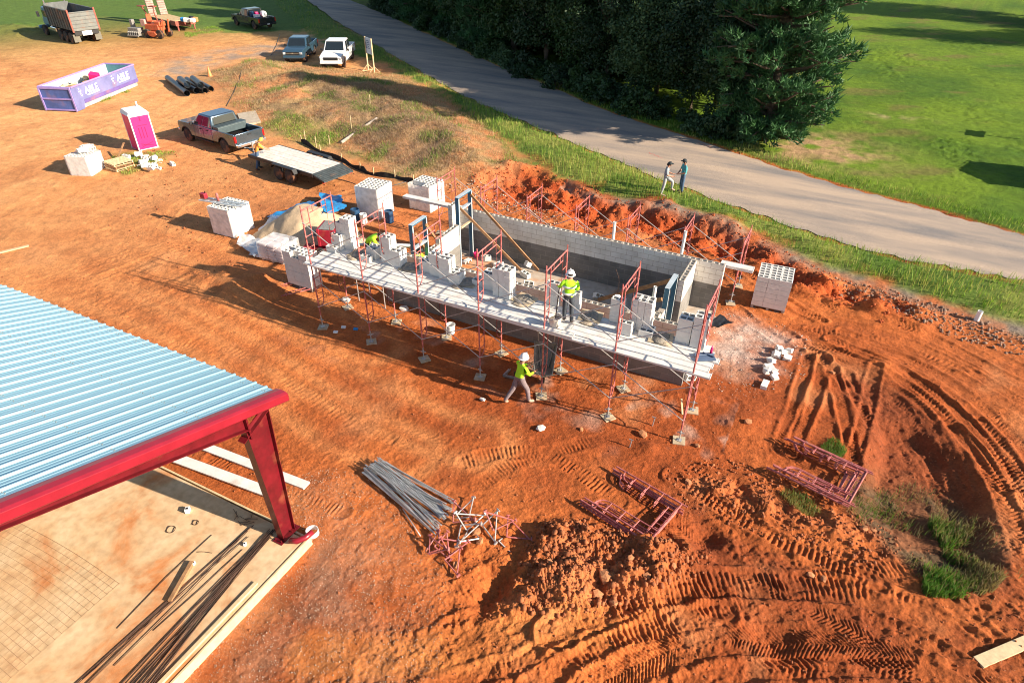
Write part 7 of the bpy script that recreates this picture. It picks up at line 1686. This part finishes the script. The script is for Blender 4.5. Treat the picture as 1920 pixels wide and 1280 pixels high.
person('worker in a lime shirt and striped helmet standing inside the building behind the front wall', (9.75, 3.15, ZF+.2), R(200),
 dict(che=(.06, 0, 1.32), hd=(.10, 0, 1.60), elL=(.16, .26, 1.18), elR=(.14, -.26, 1.18), wrL=(.38, .16, 1.14), wrR=(.36, -.16, 1.14)), dict(top='lime', pants='pants_dark', fore='top'))
person('worker in lime shirt and dark cap bending over at the left wall end', (.66, 2.3, 1.5), R(20),
 dict(pel=(-.12, 0, .86), wai=(-.02, 0, 1.02), che=(.16, 0, 1.15), nk=(.34, 0, 1.20), hd=(.44, 0, 1.22), ht=(.55, 0, 1.20), face=(.5, 0, -.9), shL=(.20, .20, 1.16), shR=(.20, -.20, 1.16), elL=(.36, .26, .95), elR=(.36, -.26, .95), wrL=(.55, .2, .82), wrR=(.55, -.2, .82), hpL=(-.12, .1, .84), hpR=(-.12, -.1, .84)), dict(top='lime', pants='pants_dark'), hat='cap_dark')
m = MB(); m.bx(-.5, .9, -.42, .45, 1.55, 1.595); m.tube((-.4, -.3, .0), (-.4, -.3, 1.55), .022, 6); m.tube((.8, -.3, 0), (.8, -.3, 1.55), .022, 6); m.tube((-.4, .35, 0), (-.4, .35, 1.55), .022, 6); o = m.build('work_platform', 'conduit'); o.location = (.45, 2.3, -.08); tag(o, 'small platform under the bending worker at the left end', 'platform')
person('worker in a lime shirt crouching behind the front wall below the left hand door frame', (1.85, 3.2, ZF+.45), R(0),
 dict(pel=(0, 0, .62), wai=(.05, 0, .78), che=(.15, 0, .98), nk=(.22, 0, 1.15), hd=(.28, 0, 1.24), ht=(.32, 0, 1.36), shL=(.15, .19, 1.08), shR=(.15, -.19, 1.08), elL=(.34, .24, .88), elR=(.34, -.24, .88), wrL=(.52, .15, .85), wrR=(.52, -.15, .85), hpL=(0, .1, .6), hpR=(0, -.1, .6), knL=(.36, .14, .52), knR=(.36, -.14, .52), anL=(.05, .14, .09), anR=(.05, -.14, .09), toL=(.22, .14, .04), toR=(.22, -.14, .04)), dict(top='lime', pants='pants_dark'), hat='cap_dark')
ox_, oy_ = -13.50, 10.60
person('worker in an orange shirt, blue jeans and yellow helmet leaning on the flat trailer', (ox_+.0, oy_+.05, 0), R(55),
 dict(pel=(0, 0, .93), wai=(.04, 0, 1.09), che=(.14, 0, 1.29), nk=(.22, 0, 1.45), hd=(.30, 0, 1.53), ht=(.34, 0, 1.65), face=(.8, 0, -.5), shL=(.15, .19, 1.38), shR=(.15, -.19, 1.38), elL=(.34, .22, 1.18), elR=(.34, -.22, 1.18), wrL=(.55, .14, 1.06), wrR=(.55, -.14, 1.06), anR=(-.2, -.13, .09), toR=(-.02, -.15, .04), knR=(-.05, -.12, .5)), dict(top='orange_shirt', pants='jeans', boots='boots_dark')).children
for c in bpy.data.objects:
    if c.parent and c.parent.get('label', '').startswith('worker in an orange') and c.name.startswith('helmet'):
        c.data.materials.clear(); c.data.materials.append(mat('yellow_helmet', (.75, .50, .08), .35))
mx_, my_ = 7.35, 16.92
person('man in grey shirt, pale trousers and dark cap stepping up the verge', (mx_+.05, my_, GH(mx_, my_)-.03), R(10),
 dict(pel=(0, 0, .90), che=(.02, 0, 1.30), nk=(.04, 0, 1.48), hd=(.08, 0, 1.58), ht=(.09, 0, 1.71), elL=(.02, .25, 1.14), elR=(.04, -.25, 1.14), wrL=(.26, .18, 1.10), wrR=(.28, -.16, 1.08), knL=(.36, .12, .72), anL=(.34, .13, .33), toL=(.52, .14, .28), knR=(-.05, -.11, .50), anR=(-.14, -.12, .09)), dict(top='grey_shirt', pants='pants_pale'), hat='cap_dark')
nx_, ny_ = 8.05, 17.85
person('heavier man in a teal shirt and blue jeans standing at the road edge', (nx_, ny_, GH(nx_, ny_)-.03), R(215),
 dict(elL=(.04, .29, 1.14), elR=(.04, -.29, 1.14), wrL=(.26, .14, 1.05), wrR=(.26, -.10, 1.02), hd=(.06, 0, 1.59), face=(1, 0, -.3), anL=(.02, .16, .09), anR=(-.02, -.14, .09)), dict(top='teal_shirt', pants='jeans', boots='boots_dark'), hat='cap_dark', sc=1.0)

# ================================================================== TREES
def leaf_mat(name, c1, c2, tr=.25):
    m, nt, nn, b = nodes_mat(name); g = nn.new("ShaderNodeNewGeometry"); z = nn.new("ShaderNodeTexNoise"); z.inputs["Scale"].default_value = .9; z.inputs["Detail"].default_value = 5
    nt.links.new(g.outputs["Position"], z.inputs[0]); r = nn.new("ShaderNodeValToRGB"); r.color_ramp.elements[0].position = .35; r.color_ramp.elements[1].position = .65
    r.color_ramp.elements[0].color = (*c1, 1); r.color_ramp.elements[1].color = (*c2, 1); nt.links.new(z.outputs[0], r.inputs[0]); nt.links.new(r.outputs[0], b.inputs["Base Color"]); b.inputs["Roughness"].default_value = .6
    tl = nn.new("ShaderNodeBsdfTranslucent"); nt.links.new(r.outputs[0], tl.inputs[0]); ms = nn.new("ShaderNodeMixShader"); ms.inputs[0].default_value = tr
    nt.links.new(b.outputs[0], ms.inputs[1]); nt.links.new(tl.outputs[0], ms.inputs[2]); nt.links.new(ms.outputs[0], nn["Material Output"].inputs[0]); return m
LEAF = [leaf_mat('broad_leaves', (.022, .06, .012), (.055, .11, .022)), leaf_mat('dark_leaves', (.014, .042, .012), (.034, .075, .02)), leaf_mat('pale_leaves', (.045, .095, .03), (.09, .15, .05))]
NEED = leaf_mat('pine_needles', (.022, .085, .026), (.055, .16, .045), .15)
def leaf_cloud(name, pts, n_each, size, spread, m, flat=.5, seed=0):
    g = np.random.default_rng(seed); P_ = np.repeat(pts, n_each, 0); n = len(P_); off = g.normal(size=(n, 3)); off /= np.linalg.norm(off, axis=1)[:, None]; off *= (g.random(n)**.4)[:, None]*spread
    off[:, 2] *= flat; c = P_+off; s = size*g.uniform(.6, 1.3, n)
    nrm = off/np.maximum(np.linalg.norm(off, axis=1)[:, None], 1e-6)+g.normal(size=(n, 3))*.7+np.array([0, 0, .5]); nrm /= np.linalg.norm(nrm, axis=1)[:, None]
    a = np.cross(nrm, g.normal(size=(n, 3))); a /= np.linalg.norm(a, axis=1)[:, None]; b = np.cross(nrm, a)
    a *= s[:, None]; b *= (s*.55)[:, None]; V = np.stack([c-a, c-b*1.0+a*.1, c+a, c+b+a*.1], 1).reshape(-1, 3)
    me = bpy.data.meshes.new(name); me.vertices.add(4*n); me.vertices.foreach_set("co", V.astype(np.float32).ravel()); me.loops.add(4*n); me.loops.foreach_set("vertex_index", np.arange(4*n, dtype=np.int32)); me.polygons.add(n); me.polygons.foreach_set("loop_start", (np.arange(n)*4).astype(np.int32)); me.update(calc_edges=True); me.materials.append(m); return me
def trunk_mesh(H, r, limbs, seed):
    g = random.Random(seed); mb = MB(); pts = [(g.uniform(-.02, .02)*H*(k/6), g.uniform(-.02, .02)*H*(k/6), H*k/6) for k in range(7)]; mb.path(pts, [r*(1-.13*k) for k in range(7)], 9)
    for (z, dx, dy, dz) in limbs:
        i = min(5, int(z/H*6)); b = Vector(pts[i]).lerp(Vector(pts[i+1]), z/H*6-i); mb.path([b, b+Vector((dx*.5, dy*.5, dz*.35)), b+Vector((dx, dy, dz))], [r*.38, r*.24, r*.08], 6)
    return mb
def broadleaf(H, Rr, seed, m, dens=1.0, low=.15, size=.15):
    g = np.random.default_rng(seed); nc = int(120*dens); pts = []
    while len(pts) < nc:
        p = g.uniform(-1, 1, 3); q = np.linalg.norm(p)
        if .45 < q < 1: pts.append(p)
    P_ = np.array(pts); P_[:, 0] *= Rr*(1+.12*np.sin(5*P_[:, 2])); P_[:, 1] *= Rr; P_[:, 2] = H*(low+(1-low)*(P_[:, 2]+1)/2); k = 1-.35*np.abs((P_[:, 2]/H-.45)); P_[:, :2] *= k[:, None]
    t = bpy.data.objects.new('broadleaf_tree', None); COL.objects.link(t)
    me = leaf_cloud('crown', P_, int(150), size, Rr*.34, m, .7, seed); c = bpy.data.objects.new('crown', me); COL.objects.link(c); c.parent = t
    lim = [(H*.2+.6*H*random.random(), *(v*.8 for v in (p[0], p[1])), abs(p[2]-H*.4)*.5) for p in P_[:16]]
    trunk_mesh(H*.85, .022*H, lim, seed).build('trunk', 'bark', t, smooth=True); return t
def pine(H, Rr, seed, dens=1.0):
    g = random.Random(seed); t = bpy.data.objects.new('pine_tree', None); COL.objects.link(t); tips = []; lim = []
    nb_ = int(200*dens)
    for k in range(nb_):
        f = .03+.95*k/nb_; z = H*f; L = Rr*min(1, .62+1.5*f)*(1-.85*f**1.9)*g.uniform(.7, 1.1); a = g.uniform(0, 2*PI); up = g.uniform(-.12, .42)*L
        d = Vector((math.cos(a)*L, math.sin(a)*L, up)); lim.append((z*.97, d.x, d.y, d.z))
        for q in range(13):
            u = .2+.8*q/12; w = g.gauss(0, .25)*L*.5; tips.append((d.x*u-math.sin(a)*w, d.y*u+math.cos(a)*w, z+d.z*u+g.uniform(-.15, .35)))
    tips = np.array(tips); n = 30; gg = np.random.default_rng(seed); P_ = np.repeat(tips, n, 0); N = len(P_)
    out = P_.copy(); out[:, 2] = 0; out /= np.maximum(np.linalg.norm(out, axis=1)[:, None], 1e-6)
    d = gg.normal(size=(N, 3))*.75+out*.7+np.array([0, 0, .75]); d /= np.linalg.norm(d, axis=1)[:, None]; L = gg.uniform(.25, .5, N)[:, None]; base = P_+gg.normal(size=(N, 3))*.10
    s = np.cross(d, gg.normal(size=(N, 3))); s /= np.linalg.norm(s, axis=1)[:, None]; s *= .045; V = np.stack([base-s, base+s, base+d*L], 1).reshape(-1, 3)
    me = bpy.data.meshes.new('crown'); me.vertices.add(3*N); me.vertices.foreach_set("co", V.astype(np.float32).ravel()); me.loops.add(3*N); me.loops.foreach_set("vertex_index", np.arange(3*N, dtype=np.int32)); me.polygons.add(N); me.polygons.foreach_set("loop_start", (np.arange(N)*3).astype(np.int32)); me.update(calc_edges=True); me.materials.append(NEED)
    c = bpy.data.objects.new('crown', me); COL.objects.link(c); c.parent = t; trunk_mesh(H, .018*H, lim, seed).build('trunk', 'bark', t, smooth=True); return t
PR = [broadleaf(13, 4.2, 1, LEAF[0]), broadleaf(11, 3.8, 2, LEAF[1]), broadleaf(14, 4.0, 3, LEAF[1]), broadleaf(9, 3.2, 4, LEAF[2], size=.13), pine(15, 3.8, 5), pine(17, 4.4, 6, 1.25)]
KIND = ['broad crowned green tree', 'dense dark tree', 'tall dark tree', 'pale leaved tree', 'tall pine', 'large bushy pine']
used_p = set()
def place_tree(k, x, y, s, label, group='trees in the wood beyond the road', rz=None):
    p = PR[k]; z = GH(x, y) if math.hypot(x-14, y+14) < 110 else -.2; rz = random.uniform(0, 6) if rz is None else rz
    sc = (s*random.uniform(.92, 1.08), s*random.uniform(.92, 1.08), s)
    if k not in used_p:
        used_p.add(k); o = p; o.location = (x, y, z-.05); o.rotation_euler = (0, 0, rz); o.scale = sc
    else: o = dup(p, (x, y, z-.05), rz, scale=sc)
    tag(o, label, 'tree', group); return o
# wood edge follows the far side of the road, from the top left to the pine at its right end
EDGE = smooth_pts([(-47.16,64.33),(-33.30,55.26),(-20.31,45.27),(-11.16,38.56),(-4.61,34.58),(0.62,31.82),(4.57,30.00),(7.56,29.23)], 3)
acc = []
cum = [0]
for i in range(len(EDGE)-1): cum.append(cum[-1]+math.dist(EDGE[i], EDGE[i+1]))
def on_edge(s):
    for i in range(len(EDGE)-1):
        if cum[i+1] >= s:
            u = (s-cum[i])/(cum[i+1]-cum[i]); p = (EDGE[i][0]+(EDGE[i+1][0]-EDGE[i][0])*u, EDGE[i][1]+(EDGE[i+1][1]-EDGE[i][1])*u); d = Vector((EDGE[i+1][0]-EDGE[i][0], EDGE[i+1][1]-EDGE[i][1])).normalized(); return p, Vector((-d.y, d.x))
    return EDGE[-1], Vector((.6, .8))
place_tree(5, 10.3, 28.9, 1.0, 'large sunlit pine at the right hand end of the wood, nearest the meadow', None, .4)
s_ = cum[-1]-1.5; r_ = 0; rowoff = [2.0, 5.6, 10.0, 15.0, 20.5]
names = ['front row of the wood', 'second row of the wood', 'third row of the wood', 'fourth row of the wood', 'fifth row of the wood']
for ri, off in enumerate(rowoff):
    s = cum[-1]-1.0-ri*.6; k_ = 0
    while s > 0:
        (x, y), n = on_edge(s); px_, py_ = x+n.x*off+random.uniform(-.9, .9), y+n.y*off+random.uniform(-.9, .9)
        k = random.choice([0, 1, 2, 3, 1, 4] if ri < 2 else [0, 1, 2, 4, 5])
        sc = (random.uniform(.66, .88) if ri == 0 else random.uniform(.85, 1.1))*(1+.007*(cum[-1]-s))
        if (px_-14.67)/(py_+14.13) < -.125-.6/(py_+14.13): place_tree(k, px_, py_, sc, '%s in the %s' % (KIND[k], names[ri]))
        s -= (3.6 if ri < 2 else 5.2)*random.uniform(.85, 1.2)*(1+.012*(cum[-1]-s)); k_ += 1
# shrubs under the wood edge
def shrub_proto(seed, m, H=1.6, Rr=1.3):
    g = np.random.default_rng(seed); P_ = g.normal(size=(46, 3)); P_ /= np.linalg.norm(P_, axis=1)[:, None]; P_[:, 2] = np.abs(P_[:, 2]); P_ *= np.array([Rr, Rr, H])*g.uniform(.45, 1, (46, 1))
    t = bpy.data.objects.new('shrub', None); COL.objects.link(t); c = bpy.data.objects.new('foliage', leaf_cloud('foliage', P_, 46, .12, .38, m, .8, seed)); COL.objects.link(c); c.parent = t
    mb = MB(); [mb.path([(0, 0, -.1), tuple(p*.5), tuple(p*.9)], [.03, .02, .008], 5) for p in P_[:8]]; mb.build('stem', 'bark', t); return t
SP = [shrub_proto(31, LEAF[0]), shrub_proto(32, LEAF[2], 1.3, 1.2), shrub_proto(33, LEAF[1], 2.0, 1.5)]; us = set(); s = cum[-1]+0; k = 0
def place_shrub(k, x, y, s, lab, grp):
    p = SP[k]; o = p if k not in us else dup(p); us.add(k); o.location = (x, y, GH(x, y)-.05); o.rotation_euler = (0, 0, random.uniform(0, 6)); o.scale = (s, s, s*random.uniform(.8, 1.2)); tag(o, lab, 'shrub', grp)
while s > 1:
    (x, y), n = on_edge(s); o_ = random.uniform(-.6, 1.2); place_shrub(random.choice([0, 2, 2, 1]), x+n.x*o_, y+n.y*o_, random.uniform(.7, 1.2), 'dark shrub along the foot of the wood facing the road', 'shrubs along the foot of the wood'); s -= random.uniform(1.3, 2.0)
for (x, y, s, lab) in ((*(9.18, 28.62), .95, 'pale leaved shrub left of the foot of the sunlit pine'), (*(10.38, 30.12), .8, 'low shrub directly under the sunlit pine'), (*(11.35, 31.26), .8, 'grey green shrub right of the trunk of the sunlit pine'), (*(7.51, 29.46), 1.1, 'arching shrub in front of the wood beside the sunlit pine')):
    place_shrub(1, x, y, s, lab, None)
# trees beyond the frame whose shadows reach into it
for (k, x, y, s, lab) in ((2, -28, 66, 1.0, 'tall dark tree across the road above the black pickup'), (0, -24, 62, 1.05, 'broad tree across the road behind the sign'), (5, -34, 70, 1.0, 'pine across the road beyond the drive'), (2, -40, 76, 1.1, 'tall tree beyond the end of the road'), (1, -46, 83, 1.1, 'dense tree beyond the top of the picture'), (0, 47, 79, 1.2, 'broad tree out past the meadow, casting the long shadow'), (1, 55, 84, 1.2, 'dense tree out past the meadow'), (2, 62, 92, 1.2, 'tall tree out past the meadow'), (1, 40, 95, 1.3, 'dense tree at the far side of the meadow'), (0, 33, 100, 1.3, 'broad tree at the far side of the meadow')):
    place_tree(k, x, y, s, lab, 'trees outside the picture')
t = thing('shed', 'plain shed beyond the right edge whose square shadow falls on the meadow', 'shed', (29.2, 29.6, 0), R(8))
m = MB(); m.bx(-1.5, 1.5, -1.8, 1.8, 0, 2.6); m.build('wall', 'wood_grey', t); m = MB(); m.prism([(-2.0, 2.6), (2.0, 2.6), (0, 3.0)], -1.7, 1.7, 'X'); m.build('roof', 'galv', t)
for (x, y, h_, lab) in ((25.6, 37.1, 2.0, 'board fence post line past the meadow, nearer one'), (29.5, 36.4, 2.2, 'board fence post line past the meadow, farther one')):
    t = thing('signboard', lab.replace('board fence post line', 'small board on a post'), 'board', (x, y, 0), R(80)); m = MB(); m.box((0, 0, h_*.5), (.1, .1, h_)); m.build('post', 'wood_grey', t); m = MB(); m.box((0, 0, h_*.8), (1.6, .06, .5)); m.build('panel', 'wood_grey', t)
